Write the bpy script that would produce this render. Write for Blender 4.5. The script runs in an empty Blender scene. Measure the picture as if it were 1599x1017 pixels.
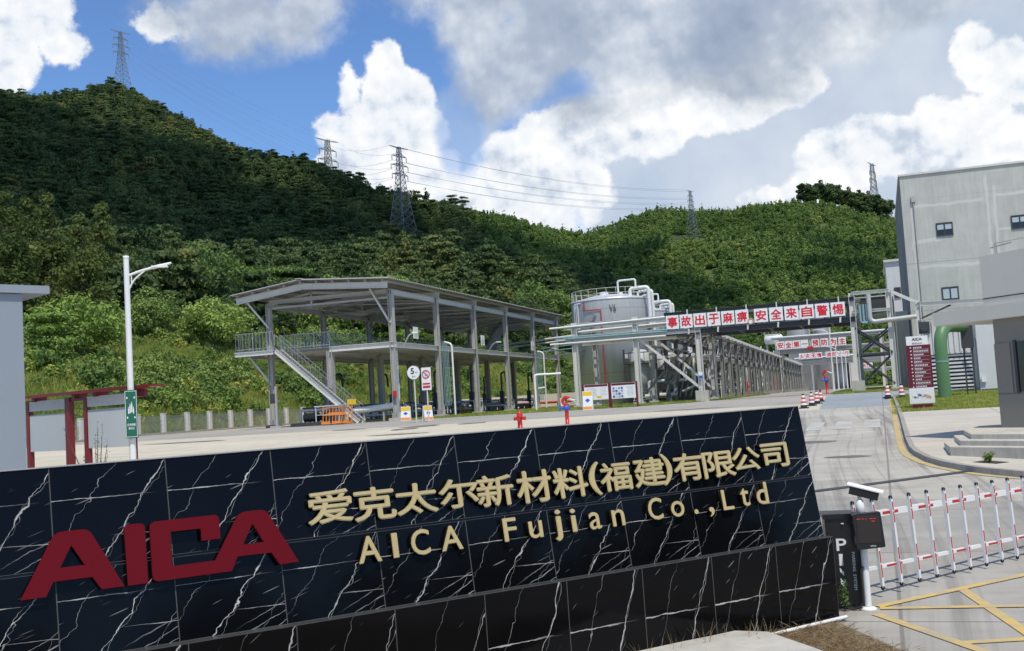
import bpy, bmesh, math, random
import numpy as np
from mathutils import Vector, Matrix

scn = bpy.context.scene
COL = scn.collection
R = math.radians
random.seed(4)
# ------------------------------------------------------------------ camera
F_PX, PITCH, ROLL, HCAM = 1750.0, R(4.17), math.atan(0.06), 2.5
fw = Vector((0, math.cos(PITCH), math.sin(PITCH)))
_u0 = Vector((0, -math.sin(PITCH), math.cos(PITCH)))
_r0 = Vector((1, 0, 0))
cam_up = _u0 * math.cos(ROLL) + _r0 * math.sin(ROLL)
cam_rt = _r0 * math.cos(ROLL) - _u0 * math.sin(ROLL)
cam = bpy.data.objects.new('camera', bpy.data.cameras.new('camera'))
COL.objects.link(cam)
cam.data.sensor_width = 36.0
cam.data.lens = 36.0 * F_PX / 1599.0
cam.data.clip_start = 0.1
cam.data.clip_end = 12000
cam.matrix_world = Matrix(((cam_rt.x, cam_up.x, -fw.x, 0), (cam_rt.y, cam_up.y, -fw.y, 0),
                           (cam_rt.z, cam_up.z, -fw.z, HCAM), (0, 0, 0, 1)))
scn.camera = cam
CAM = Vector((0, 0, HCAM))


def ray(x, y):
    """direction through a point of the photograph (1599 x 1017)"""
    return (fw + cam_rt * ((x - 799.5) / F_PX) - cam_up * ((y - 508.5) / F_PX)).normalized()


def azel(x, y):
    d = ray(x, y)
    return math.atan2(d.x, d.y), math.asin(d.z)


# ------------------------------------------------------------------ light
SUN_EL, SUN_AZ = R(62), R(165)          # azimuth clockwise from +Y: behind the camera, to the right
to_sun = Vector((math.sin(SUN_AZ) * math.cos(SUN_EL), math.cos(SUN_AZ) * math.cos(SUN_EL), math.sin(SUN_EL)))
sun = bpy.data.objects.new('sun', bpy.data.lights.new('sun', 'SUN'))
COL.objects.link(sun)
sun.data.energy = 3.2
sun.data.angle = R(0.53)
sun.data.color = (1.0, 0.94, 0.82)
sun.rotation_euler = to_sun.to_track_quat('Z', 'Y').to_euler()
scn.view_settings.view_transform = 'Standard'
scn.view_settings.look = 'None'
scn.view_settings.exposure = 0.22
scn.view_settings.gamma = 1.0
scn.cycles.use_denoising = True
scn.cycles.max_bounces = 6
scn.cycles.diffuse_bounces = 3
scn.cycles.glossy_bounces = 3
scn.cycles.transparent_max_bounces = 6
scn.cycles.sample_clamp_indirect = 6


# ------------------------------------------------------------------ node helpers
class NT:
    def __init__(s, tree):
        s.t = tree
        s.n = tree.nodes
        s.l = tree.links

    def new(s, typ, **kw):
        n = s.n.new(typ)
        for k, v in kw.items():
            setattr(n, k, v)
        return n

    def put(s, sock, v):
        if hasattr(v, 'is_output'):
            s.l.new(v, sock)
        elif v is not None:
            if hasattr(sock, 'default_value') and isinstance(v, (tuple, list)) and len(v) == 3 and sock.type == 'RGBA':
                v = (*v, 1)
            sock.default_value = v

    def math(s, op, a, b=None, c=None, clamp=False):
        n = s.new('ShaderNodeMath', operation=op, use_clamp=clamp)
        s.put(n.inputs[0], a)
        s.put(n.inputs[1], b)
        s.put(n.inputs[2], c)
        return n.outputs[0]

    def vmath(s, op, a, b=None):
        n = s.new('ShaderNodeVectorMath', operation=op)
        s.put(n.inputs[0], a)
        s.put(n.inputs[1], b)
        return n.outputs['Value'] if op in ('LENGTH', 'DOT_PRODUCT', 'DISTANCE') else n.outputs[0]

    def smooth(s, v, a, b, lo=0.0, hi=1.0):
        n = s.new('ShaderNodeMapRange', interpolation_type='SMOOTHSTEP')
        s.put(n.inputs[0], v)
        for i, x in enumerate((a, b, lo, hi)):
            n.inputs[i + 1].default_value = x
        return n.outputs[0]

    def lin(s, v, a, b, lo=0.0, hi=1.0):
        n = s.new('ShaderNodeMapRange')
        s.put(n.inputs[0], v)
        for i, x in enumerate((a, b, lo, hi)):
            n.inputs[i + 1].default_value = x
        return n.outputs[0]

    def noise(s, vec, scale, detail=4, rough=0.55, dim='3D', dist=0.0):
        n = s.new('ShaderNodeTexNoise', noise_dimensions=dim)
        s.put(n.inputs['Vector'], vec)
        n.inputs['Scale'].default_value = scale
        n.inputs['Detail'].default_value = detail
        n.inputs['Roughness'].default_value = rough
        n.inputs['Distortion'].default_value = dist
        return n.outputs['Fac']

    def mix(s, f, a, b, mode='MIX'):
        n = s.new('ShaderNodeMix', data_type='RGBA', blend_type=mode)
        s.put(n.inputs[0], f)
        s.put(n.inputs[6], a)
        s.put(n.inputs[7], b)
        return n.outputs[2]

    def comb(s, x, y, z=0.0):
        n = s.new('ShaderNodeCombineXYZ')
        for i, v in enumerate((x, y, z)):
            s.put(n.inputs[i], v)
        return n.outputs[0]

    def sep(s, v):
        n = s.new('ShaderNodeSeparateXYZ')
        s.put(n.inputs[0], v)
        return n.outputs

    def mapping(s, v, scale=(1, 1, 1), loc=(0, 0, 0), rot=(0, 0, 0)):
        n = s.new('ShaderNodeMapping')
        s.put(n.inputs[0], v)
        n.inputs['Scale'].default_value = scale
        n.inputs['Location'].default_value = loc
        n.inputs['Rotation'].default_value = rot
        return n.outputs[0]

    def ramp(s, f, stops):
        n = s.new('ShaderNodeValToRGB')
        s.put(n.inputs[0], f)
        cr = n.color_ramp
        while len(cr.elements) < len(stops):
            cr.elements.new(0.5)
        for e, (p, c) in zip(cr.elements, stops):
            e.position = p
            e.color = (*c, 1)
        return n.outputs[0]


# ------------------------------------------------------------------ sky
world = bpy.data.worlds.new('World')
scn.world = world
world.use_nodes = True
T = NT(world.node_tree)
T.n.clear()
sky = T.new('ShaderNodeTexSky', sky_type='NISHITA', sun_disc=False)
sky.sun_elevation = SUN_EL
sky.sun_rotation = SUN_AZ
sky.altitude = 300
sky.air_density = 1.0
sky.dust_density = 0.4
sky.ozone_density = 2.5
tc = T.new('ShaderNodeTexCoord').outputs['Generated']
dx, dy, dz = T.sep(tc)
az = T.math('ARCTAN2', dx, dy)
el = T.math('ARCSINE', dz)
DEG = 57.2958
P0 = T.comb(T.math('MULTIPLY', az, DEG), T.math('MULTIPLY', el, DEG), 0.0)      # degrees
n_big = T.noise(P0, 0.33, 6, 0.6)
n_fine = T.noise(P0, 1.0, 6, 0.58)
PXD = math.radians(1 / 30.54)


def cloud_field(blobs, amp_big, amp_fine):
    """ellipses in sky directions, joined, edges broken up by noise: < 0 inside"""
    cur = None
    for (x, y, rx, ry) in blobs:
        a0, e0 = azel(x, y)
        a = T.math('MULTIPLY', T.math('SUBTRACT', az, a0), 1 / (rx * PXD))
        e = T.math('MULTIPLY', T.math('SUBTRACT', el, e0), 1 / (ry * PXD))
        d = T.math('MULTIPLY', T.math('SUBTRACT', T.vmath('LENGTH', T.comb(a, e)), 1.0), min(rx, ry) / 50.0)
        if cur is None:
            cur = d
        else:
            cur = T.math('SMOOTH_MIN', cur, d, 0.18)
    cur = T.math('ADD', cur, T.math('MULTIPLY', T.math('SUBTRACT', n_big, 0.5), amp_big))
    return T.math('ADD', cur, T.math('MULTIPLY', T.math('SUBTRACT', n_fine, 0.5), amp_fine))


CUM = [(600, 108, 34, 40), (622, 150, 58, 50), (650, 205, 48, 50), (610, 210, 75, 55), (545, 150, 17, 40), (525, 205, 36, 26),
       (560, 260, 62, 50), (640, 275, 85, 50), (690, 320, 60, 45), (520, 300, 40, 60), (770, 300, 60, 55),
       (810, 255, 75, 55), (870, 300, 90, 70), (900, 215, 110, 50), (1010, 190, 90, 55), (1110, 165, 100, 45), (1210, 130, 80, 40),
       (1290, 240, 46, 36), (1350, 218, 50, 38), (1415, 230, 66, 44), (1465, 195, 44, 42), (1530, 205, 56, 52),
       (1590, 215, 40, 34), (1645, 230, 60, 40), (1522, 82, 32, 40), (1560, 105, 55, 42), (1610, 120, 50, 40),
       (1300, 285, 70, 30), (1200, 305, 45, 12),
       (35, 15, 75, 50), (95, 75, 34, 26), (15, 80, 45, 50), (5, 135, 22, 18), (-80, 60, 90, 80),
       (250, 40, 38, 26), (-260, -60, 160, 60), (1800, 120, 110, 80), (1900, 260, 160, 70)]
GRY = [(290, 30, 60, 30), (360, 25, 90, 46), (450, 40, 72, 36), (350, 70, 60, 20), (480, 0, 60, 40),
       (740, 30, 60, 60), (800, 95, 95, 70), (770, 150, 60, 45), (900, 55, 130, 80), (1010, 90, 130, 70), (1100, 50, 150, 80),
       (1180, 100, 110, 60), (1270, 40, 120, 70), (1000, -60, 400, 90), (1400, -10, 130, 50), (930, 165, 70, 26),
       (1400, -160, 500, 90), (300, -140, 300, 60)]
VEIL = [(1000, 280, 260, 110), (1180, 240, 200, 120), (1350, 130, 200, 120), (860, 310, 140, 60), (1520, 60, 200, 160),
        (1450, 250, 300, 120), (720, 260, 70, 90), (1700, 200, 300, 250)]
f_c = cloud_field(CUM, 0.62, 0.62)
f_g = cloud_field(GRY, 1.0, 0.7)
f_v = cloud_field(VEIL, 0.9, 0.2)
m_c = T.smooth(f_c, 0.10, -0.10)
m_g = T.smooth(f_g, 0.42, -0.42)
m_v = T.smooth(f_v, 0.7, -0.5)
# small blue gaps
hole = T.smooth(cloud_field([(893, 128, 34, 24), (720, 215, 44, 70), (735, 252, 22, 26), (905, 352, 12, 16)], 0.5, 0.5), 0.12, -0.30)
# billows: noise compared with itself a little towards the light
Pl = T.mapping(P0, loc=(0.22, 0.42, 0.0))
bil = T.math('SUBTRACT', T.noise(P0, 0.70, 6, 0.52), T.noise(Pl, 0.70, 6, 0.52))
bil2 = T.math('SUBTRACT', T.noise(P0, 0.22, 3, 0.5), T.noise(T.mapping(P0, loc=(0.5, 1.1, 0)), 0.22, 3, 0.5))
depth = T.smooth(f_c, -0.02, -1.1)
cl = T.math('ADD', T.math('MULTIPLY', bil, 1.05), T.math('MULTIPLY', bil2, 1.25))
cl = T.math('SUBTRACT', T.math('ADD', cl, 0.74), T.math('MULTIPLY', depth, 0.14))
c_col = T.ramp(cl, [(0.0, (0.34, 0.41, 0.52)), (0.40, (0.52, 0.585, 0.68)), (0.62, (0.75, 0.785, 0.83)), (0.88, (0.88, 0.88, 0.88))])
gr = T.math('ADD', T.noise(P0, 0.20, 4, 0.50), T.math('MULTIPLY', bil, 0.30))
g_col = T.ramp(gr, [(0.25, (0.29, 0.345, 0.44)), (0.46, (0.40, 0.455, 0.54)), (0.57, (0.54, 0.585, 0.65)), (0.72, (0.76, 0.78, 0.80))])
v_col = T.ramp(T.noise(P0, 0.16, 4, 0.5), [(0.3, (0.43, 0.51, 0.62)), (0.7, (0.64, 0.68, 0.74))])
SKY_STR = 0.118
skyc = T.vmath('MULTIPLY', sky.outputs[0], (0.70 * SKY_STR, 0.88 * SKY_STR, 1.12 * SKY_STR))
c = T.mix(T.math('MULTIPLY', m_v, 0.92), skyc, v_col)
c = T.mix(T.math('MULTIPLY', m_c, 0.97), c, c_col)
c = T.mix(T.math('MULTIPLY', m_g, 0.90), c, g_col)
c = T.mix(T.math('MULTIPLY', hole, 0.6), c, skyc)
# below the horizon the sky dome carries plain ground colour
c = T.mix(T.smooth(dz, 0.0, -0.02), c, (0.20, 0.19, 0.16))
# elsewhere in the sky (beside and behind the picture): scattered cumulus
far = T.smooth(T.math('ABSOLUTE', az), 0.60, 0.95)
sc = T.smooth(T.noise(tc, 2.6, 6, 0.58), 0.50, 0.64)
c = T.mix(T.math('MULTIPLY', T.math('MULTIPLY', far, sc), T.smooth(dz, 0.30, 0.60)), c, (0.80, 0.83, 0.88))
bg = T.new('ShaderNodeBackground')
bg.inputs['Strength'].default_value = 1.0
T.put(bg.inputs['Color'], c)
T.l.new(bg.outputs[0], T.new('ShaderNodeOutputWorld').inputs[0])
world.cycles.sampling_method = 'MANUAL'
world.cycles.sample_map_resolution = 1024

# ------------------------------------------------------------------ site frame: s runs along the works road, t to the right of it
SA = R(18)
sv = Vector((math.sin(SA), math.cos(SA), 0))
tv = Vector((math.cos(SA), -math.sin(SA), 0))
ZS = [-1e4, 8, 55, 65, 80, 125, 200, 1e4]
ZZ = [0, 0, 1.45, 1.66, 1.95, 2.12, 2.28, 2.28]


def zg(s):
    return float(np.interp(s, ZS, ZZ))


def W(t, s, z=0.0):
    p = sv * s + tv * t
    return Vector((p.x, p.y, z))


def WG(t, s, dz=0.0):
    return W(t, s, zg(s) + dz)


def st_of(p):
    return p.x * sv.x + p.y * sv.y, p.x * tv.x + p.y * tv.y


# ------------------------------------------------------------------ object helpers
def tag(o, label=None, cat=None, group=None, kind=None):
    if label:
        o['label'] = label
    if cat:
        o['category'] = cat
    if group:
        o['group'] = group
    if kind:
        o['kind'] = kind
    return o


def thing(name, label, cat, loc=(0, 0, 0), rz=-SA, group=None):
    o = bpy.data.objects.new(name, None)
    o.empty_display_size = 0.3
    COL.objects.link(o)
    o.location = loc
    o.rotation_euler = (0, 0, rz)
    return tag(o, label, cat, group)


def link(name, me, parent=None, mat=None):
    o = bpy.data.objects.new(name, me)
    COL.objects.link(o)
    if parent:
        o.parent = parent
    if mat is not None:
        me.materials.clear()
        me.materials.append(mat)
    return o


def copy_tree(o, parent=None):
    c_ = o.copy()
    COL.objects.link(c_)
    if parent:
        c_.parent = parent
    for ch in list(o.children):
        copy_tree(ch, c_)
    return c_


def perp(d):
    d = Vector(d).normalized()
    a = Vector((0, 0, 1)) if abs(d.z) < 0.95 else Vector((1, 0, 0))
    x = d.cross(a).normalized()
    return d, x, x.cross(d).normalized()


class MB:
    def __init__(s):
        s.v = []
        s.f = []
        s.m = []
        s.sm = []
        s.cur = 0

    def add(s, vs, fs, smooth=False):
        b = len(s.v)
        s.v += [tuple(v) for v in vs]
        s.f += [tuple(i + b for i in f) for f in fs]
        s.m += [s.cur] * len(fs)
        s.sm += [smooth] * len(fs)
        return s

    def box(s, c_, d, rz=0.0):
        x, y, z = (k / 2 for k in d)
        co, si = math.cos(rz), math.sin(rz)
        vs = [(c_[0] + a * x * co - b * y * si, c_[1] + a * x * si + b * y * co, c_[2] + e * z)
              for a, b, e in ((-1, -1, -1), (1, -1, -1), (1, 1, -1), (-1, 1, -1), (-1, -1, 1), (1, -1, 1), (1, 1, 1), (-1, 1, 1))]
        return s.add(vs, [(3, 2, 1, 0), (4, 5, 6, 7), (0, 1, 5, 4), (1, 2, 6, 5), (2, 3, 7, 6), (3, 0, 4, 7)])

    def bar(s, p, q, w, h=None, up=None):
        h = h or w
        p, q = Vector(p), Vector(q)
        d, x, y = perp(q - p)
        if up is not None:
            y = Vector(up)
            x = d.cross(y).normalized()
            y = x.cross(d).normalized()
        x, y = x * (w / 2), y * (h / 2)
        vs = [b + x * i + y * j for b in (p, q) for i, j in ((-1, -1), (1, -1), (1, 1), (-1, 1))]
        return s.add(vs, [(0, 3, 2, 1), (4, 5, 6, 7), (0, 1, 5, 4), (1, 2, 6, 5), (2, 3, 7, 6), (3, 0, 4, 7)])

    def ibeam(s, p, q, w, h, t=0.03, up=None):
        """I section: flanges of width w, depth h along 'up'"""
        p, q = Vector(p), Vector(q)
        d, x, y = perp(q - p)
        if up is not None:
            x = d.cross(Vector(up)).normalized()
            y = x.cross(d).normalized()
        o_ = y * (h / 2 - t / 2)
        s.bar(p + o_, q + o_, w, t, y)
        s.bar(p - o_, q - o_, w, t, y)
        s.bar(p, q, t, h - 2 * t - 0.004, y)
        return s

    def tube(s, pts, r, n=8, caps=True, smooth=True):
        pts = [Vector(p) for p in pts]
        rs = r if isinstance(r, (list, tuple)) else [r] * len(pts)
        rings = []
        px = None
        for i, p in enumerate(pts):
            if i == 0:
                d = pts[1] - p
            elif i == len(pts) - 1:
                d = p - pts[i - 1]
            else:
                d = (pts[i + 1] - p).normalized() + (p - pts[i - 1]).normalized()
            d, x, y = perp(d)
            if px is not None:
                x = (px - d * px.dot(d)).normalized()
                y = x.cross(d)
            px = x
            rings += [p + (x * math.cos(2 * math.pi * k / n) + y * math.sin(2 * math.pi * k / n)) * rs[i] for k in range(n)]
        fs = []
        for i in range(len(pts) - 1):
            for k in range(n):
                a, b = i * n + k, i * n + (k + 1) % n
                fs.append((a, b, b + n, a + n))
        s.add(rings, fs, smooth)
        if caps:
            s.add(rings[:n], [tuple(reversed(range(n)))])
            s.add(rings[-n:], [tuple(range(n))])
        return s

    def lathe(s, prof, n=24, c_=(0, 0, 0), smooth=True):
        vs = [(c_[0] + r * math.cos(2 * math.pi * k / n), c_[1] + r * math.sin(2 * math.pi * k / n), c_[2] + z) for r, z in prof for k in range(n)]
        fs = [(i * n + k, i * n + (k + 1) % n, (i + 1) * n + (k + 1) % n, (i + 1) * n + k) for i in range(len(prof) - 1) for k in range(n)]
        return s.add(vs, fs, smooth)

    def cyl(s, c_, r, h, n=20, r2=None):
        r2 = r if r2 is None else r2
        return s.lathe([(0.001, 0), (r, 0)], n, c_, False).lathe([(r, 0), (r2, h)], n, c_).lathe([(r2, h), (0.001, h)], n, c_, False)

    def prism(s, poly, z0, z1):
        n = len(poly)
        vs = [(x, y, z0) for x, y in poly] + [(x, y, z1) for x, y in poly]
        return s.add(vs, [tuple(reversed(range(n))), tuple(range(n, 2 * n))] + [(i, (i + 1) % n, (i + 1) % n + n, i + n) for i in range(n)])

    def quad(s, a, b, c_, d):
        return s.add([a, b, c_, d], [(0, 1, 2, 3)])

    def mesh(s, name='mesh'):
        me = bpy.data.meshes.new(name)
        me.from_pydata(s.v, [], s.f)
        me.polygons.foreach_set('use_smooth', s.sm)
        me.polygons.foreach_set('material_index', s.m)
        me.update()
        return me

    def build(s, name, mat, parent=None):
        me = s.mesh(name)
        for m_ in (mat if isinstance(mat, (list, tuple)) else [mat]):
            me.materials.append(m_)
        return link(name, me, parent)


def bend(pts, r=0.3, n=5):
    """round the corners of a polyline"""
    pts = [Vector(p) for p in pts]
    out = [pts[0]]
    for a, b, c_ in zip(pts, pts[1:], pts[2:]):
        u, v = (a - b), (c_ - b)
        k = min(r, u.length * 0.45, v.length * 0.45)
        p, q = b + u.normalized() * k, b + v.normalized() * k
        for i in range(n + 1):
            f = i / n
            out.append(p * (1 - f) ** 2 + b * 2 * f * (1 - f) + q * f * f)
    return out + [pts[-1]]


# ------------------------------------------------------------------ materials
def material(name):
    m = bpy.data.materials.new(name)
    m.use_nodes = True
    t = NT(m.node_tree)
    return m, t, t.n['Principled BSDF']


def plain(name, col, rough=0.5, metal=0.0, var=0.12, scale=3.0, bump=0.0, streak=0.0, spec=0.5, emit=None):
    """one surface with mottling, optional vertical rain streaks and bump"""
    m, t, b = material(name)
    co = t.new('ShaderNodeTexCoord').outputs['Object']
    n = t.noise(co, scale, 5, 0.6)
    n2 = t.noise(co, scale * 0.17, 3, 0.5)
    f = t.math('ADD', t.math('MULTIPLY', t.math('SUBTRACT', n, 0.5), var * 2), t.math('MULTIPLY', t.math('SUBTRACT', n2, 0.5), var * 2))
    if streak:
        sn = t.noise(t.mapping(co, (scale * 2.2, scale * 2.2, scale * 0.08)), 1.0, 4, 0.6)
        f = t.math('ADD', f, t.math('MULTIPLY', t.math('SUBTRACT', sn, 0.55), streak * 2))
    f = t.math('ADD', f, 1.0)
    hsv = t.new('ShaderNodeHueSaturation')
    hsv.inputs['Color'].default_value = (*col, 1)
    t.put(hsv.inputs['Value'], f)
    t.put(b.inputs['Base Color'], hsv.outputs[0])
    b.inputs['Metallic'].default_value = metal
    t.put(b.inputs['Roughness'], t.lin(n, 0.2, 0.8, max(0.02, rough - 0.1), min(1, rough + 0.1)))
    b.inputs['Specular IOR Level'].default_value = spec
    if bump:
        bp = t.new('ShaderNodeBump')
        bp.inputs['Strength'].default_value = bump
        bp.inputs['Distance'].default_value = 0.02
        t.put(bp.inputs['Height'], n)
        t.put(b.inputs['Normal'], bp.outputs[0])
    if emit:
        b.inputs['Emission Color'].default_value = (*emit, 1)
        b.inputs['Emission Strength'].default_value = 1.0
    return m


M = {}
M['steel'] = plain('grey_painted_steel', (0.41, 0.40, 0.37), 0.5, 0, 0.12, 1.5, streak=0.15)
M['steel_lt'] = plain('light_grey_steel', (0.60, 0.585, 0.54), 0.5, 0, 0.1, 1.5, streak=0.12)
M['galv'] = plain('galvanised_steel', (0.36, 0.37, 0.38), 0.45, 0.3, 0.15, 2.0)
M['galv_lt'] = plain('dull_silver_cladding', (0.46, 0.46, 0.44), 0.45, 0.2, 0.15, 2.0)
M['rack'] = plain('weathered_rack_steel', (0.235, 0.235, 0.225), 0.5, 0, 0.2, 0.6, streak=0.25)
M['dark'] = plain('dark_steel', (0.045, 0.047, 0.05), 0.5, 0, 0.3, 2.0)
M['sheet'] = plain('roof_sheeting', (0.30, 0.30, 0.29), 0.45, 0.0, 0.1, 0.8)
M['white'] = plain('white_paint', (0.78, 0.78, 0.76), 0.4, 0, 0.06, 3.0, streak=0.05)
M['clad'] = plain('silver_pipe_cladding', (0.62, 0.63, 0.63), 0.35, 0.25, 0.12, 2.0)
M['red'] = plain('red_paint', (0.50, 0.022, 0.020), 0.4, 0, 0.15, 4.0)
M['letter_red'] = plain('slogan_red', (0.62, 0.012, 0.030), 0.5, 0, 0.05, 4.0)
M['maroon'] = plain('maroon_paint', (0.125, 0.008, 0.018), 0.35, 0, 0.12, 3.0)
M['bred'] = plain('dark_red_frame_paint', (0.20, 0.010, 0.016), 0.4, 0, 0.12, 3.0)
M['blue'] = plain('blue_paint', (0.03, 0.12, 0.50), 0.4, 0, 0.1, 4.0)
M['navy'] = plain('navy_paint', (0.012, 0.018, 0.06), 0.4, 0, 0.1, 4.0)
M['aqua'] = plain('aqua_pipe_paint', (0.22, 0.36, 0.38), 0.4, 0, 0.1, 4.0)
M['green'] = plain('green_pipe_paint', (0.105, 0.215, 0.09), 0.45, 0, 0.12, 1.2, streak=0.1)
M['sgreen'] = plain('sign_green', (0.012, 0.12, 0.075), 0.4, 0, 0.06, 3.0)
M['yellow'] = plain('yellow_paint', (0.75, 0.48, 0.02), 0.5, 0, 0.15, 4.0)
M['orange'] = plain('orange_paint', (0.80, 0.27, 0.05), 0.5, 0, 0.12, 4.0)
M['black'] = plain('black_plastic', (0.012, 0.012, 0.013), 0.35, 0, 0.2, 4.0)
M['rubber'] = plain('black_rubber', (0.02, 0.02, 0.02), 0.8, 0, 0.2, 4.0)
M['plinth'] = plain('concrete_plinth', (0.46, 0.44, 0.39), 0.85, 0, 0.2, 3.0, bump=0.3, streak=0.2)
M['stone'] = plain('grey_step_stone', (0.52, 0.485, 0.41), 0.8, 0, 0.22, 2.5, bump=0.3, streak=0.28)
M['wall_w'] = plain('pale_rendered_wall', (0.62, 0.63, 0.62), 0.85, 0, 0.06, 1.2, streak=0.06)
M['wall_left'] = plain('pale_blue_grey_wall', (0.265, 0.30, 0.345), 0.8, 0, 0.04, 1.0, streak=0.04)
M['guard'] = plain('dark_grey_cladding', (0.215, 0.20, 0.17), 0.55, 0, 0.05, 0.8)
M['guard_lt'] = plain('warm_grey_fascia', (0.64, 0.61, 0.53), 0.7, 0, 0.06, 0.8, streak=0.05)
M['cream'] = plain('cream_cladding', (0.66, 0.63, 0.53), 0.6, 0, 0.06, 0.8, streak=0.05)
M['glass'] = plain('dark_window_glass', (0.012, 0.017, 0.018), 0.06, 0, 0.1, 1.0, spec=0.6)
M['blind'] = plain('pale_window_glass', (0.42, 0.47, 0.50), 0.12, 0, 0.08, 1.0)
M['pylon'] = plain('pylon_galvanised_steel', (0.22, 0.235, 0.25), 0.5, 0.2, 0.1, 0.3)
M['gold'] = plain('brushed_gold', (0.64, 0.495, 0.235), 0.34, 0.3, 0.09, 9.0, spec=0.35)
M['logo'] = plain('matt_crimson', (0.125, 0.0065, 0.013), 0.62, 0, 0.05, 2.0, spec=0.06)
M['paint_y'] = None
M['bark'] = plain('bark', (0.11, 0.085, 0.06), 0.9, 0, 0.3, 6.0, bump=0.4)
M['text_w'] = plain('white_lettering', (0.80, 0.80, 0.80), 0.5, 0, 0.02, 2)
M['text_k'] = plain('black_lettering', (0.02, 0.02, 0.02), 0.5, 0, 0.02, 2)


def text_mesh(txt, w=None, h=None, depth=0.01, bold=0.0, bevel=0.0, keep=False):
    """flat lettering as a mesh lying in x-y, lower left at the origin, stretched to w x h"""
    cu = bpy.data.curves.new('txt', 'FONT')
    cu.body = txt
    cu.size = 1.0
    cu.extrude = 0.05
    cu.offset = 0.0
    cu.resolution_u = 4
    cu.bevel_depth = bevel
    cu.bevel_resolution = 1
    o = bpy.data.objects.new('txt', cu)
    COL.objects.link(o)
    dg = bpy.context.evaluated_depsgraph_get()
    dg.update()
    me = bpy.data.meshes.new_from_object(o.evaluated_get(dg))
    bpy.data.objects.remove(o)
    n = len(me.vertices)
    if n == 0:
        return me
    co = np.empty(n * 3)
    me.vertices.foreach_get('co', co)
    co = co.reshape(-1, 3)
    lo, hi = co.min(0), co.max(0)
    sx = (w / max(1e-6, hi[0] - lo[0])) if w else None
    sy = (h / max(1e-6, hi[1] - lo[1])) if h else None
    sx = sx or sy
    sy = sy or sx
    co[:, 0] = (co[:, 0] - lo[0]) * sx
    co[:, 1] = (co[:, 1] - lo[1]) * sy
    co[:, 2] = (co[:, 2] - lo[2]) / max(1e-6, hi[2] - lo[2]) * depth
    me.vertices.foreach_set('co', co.ravel())
    me.update()
    if bold:                                   # heavier strokes: the same outline struck several times, each a hair lower
        bm = bmesh.new()
        q = bold * (h or w)
        sh = [(0, 0), (q, 0), (-q, 0), (0, q), (0, -q), (q * .7, q * .7), (-q * .7, q * .7), (q * .7, -q * .7), (-q * .7, -q * .7)]
        for k, (a, b) in enumerate(sh):
            t = me.copy()
            t.transform(Matrix.Translation((a, b, 0)) @ Matrix.Diagonal((1, 1, 1 - 0.03 * k, 1)))
            bm.from_mesh(t)
            bpy.data.meshes.remove(t)
        bm.to_mesh(me)
        bm.free()
    return me


def merge(meshes_mats, name):
    """join placed meshes (mesh, matrix) into one mesh"""
    bm = bmesh.new()
    for me, mx in meshes_mats:
        t = me.copy()
        t.transform(mx)
        bm.from_mesh(t)
        bpy.data.meshes.remove(t)
    out = bpy.data.meshes.new(name)
    bm.to_mesh(out)
    bm.free()
    return out


def frame(o, x, y, z=None):
    """matrix from origin and axes"""
    x, y = Vector(x), Vector(y)
    z = Vector(z) if z is not None else x.cross(y)
    return Matrix(((x.x, y.x, z.x, o[0]), (x.y, y.y, z.y, o[1]), (x.z, y.z, z.z, o[2]), (0, 0, 0, 1)))

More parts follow.
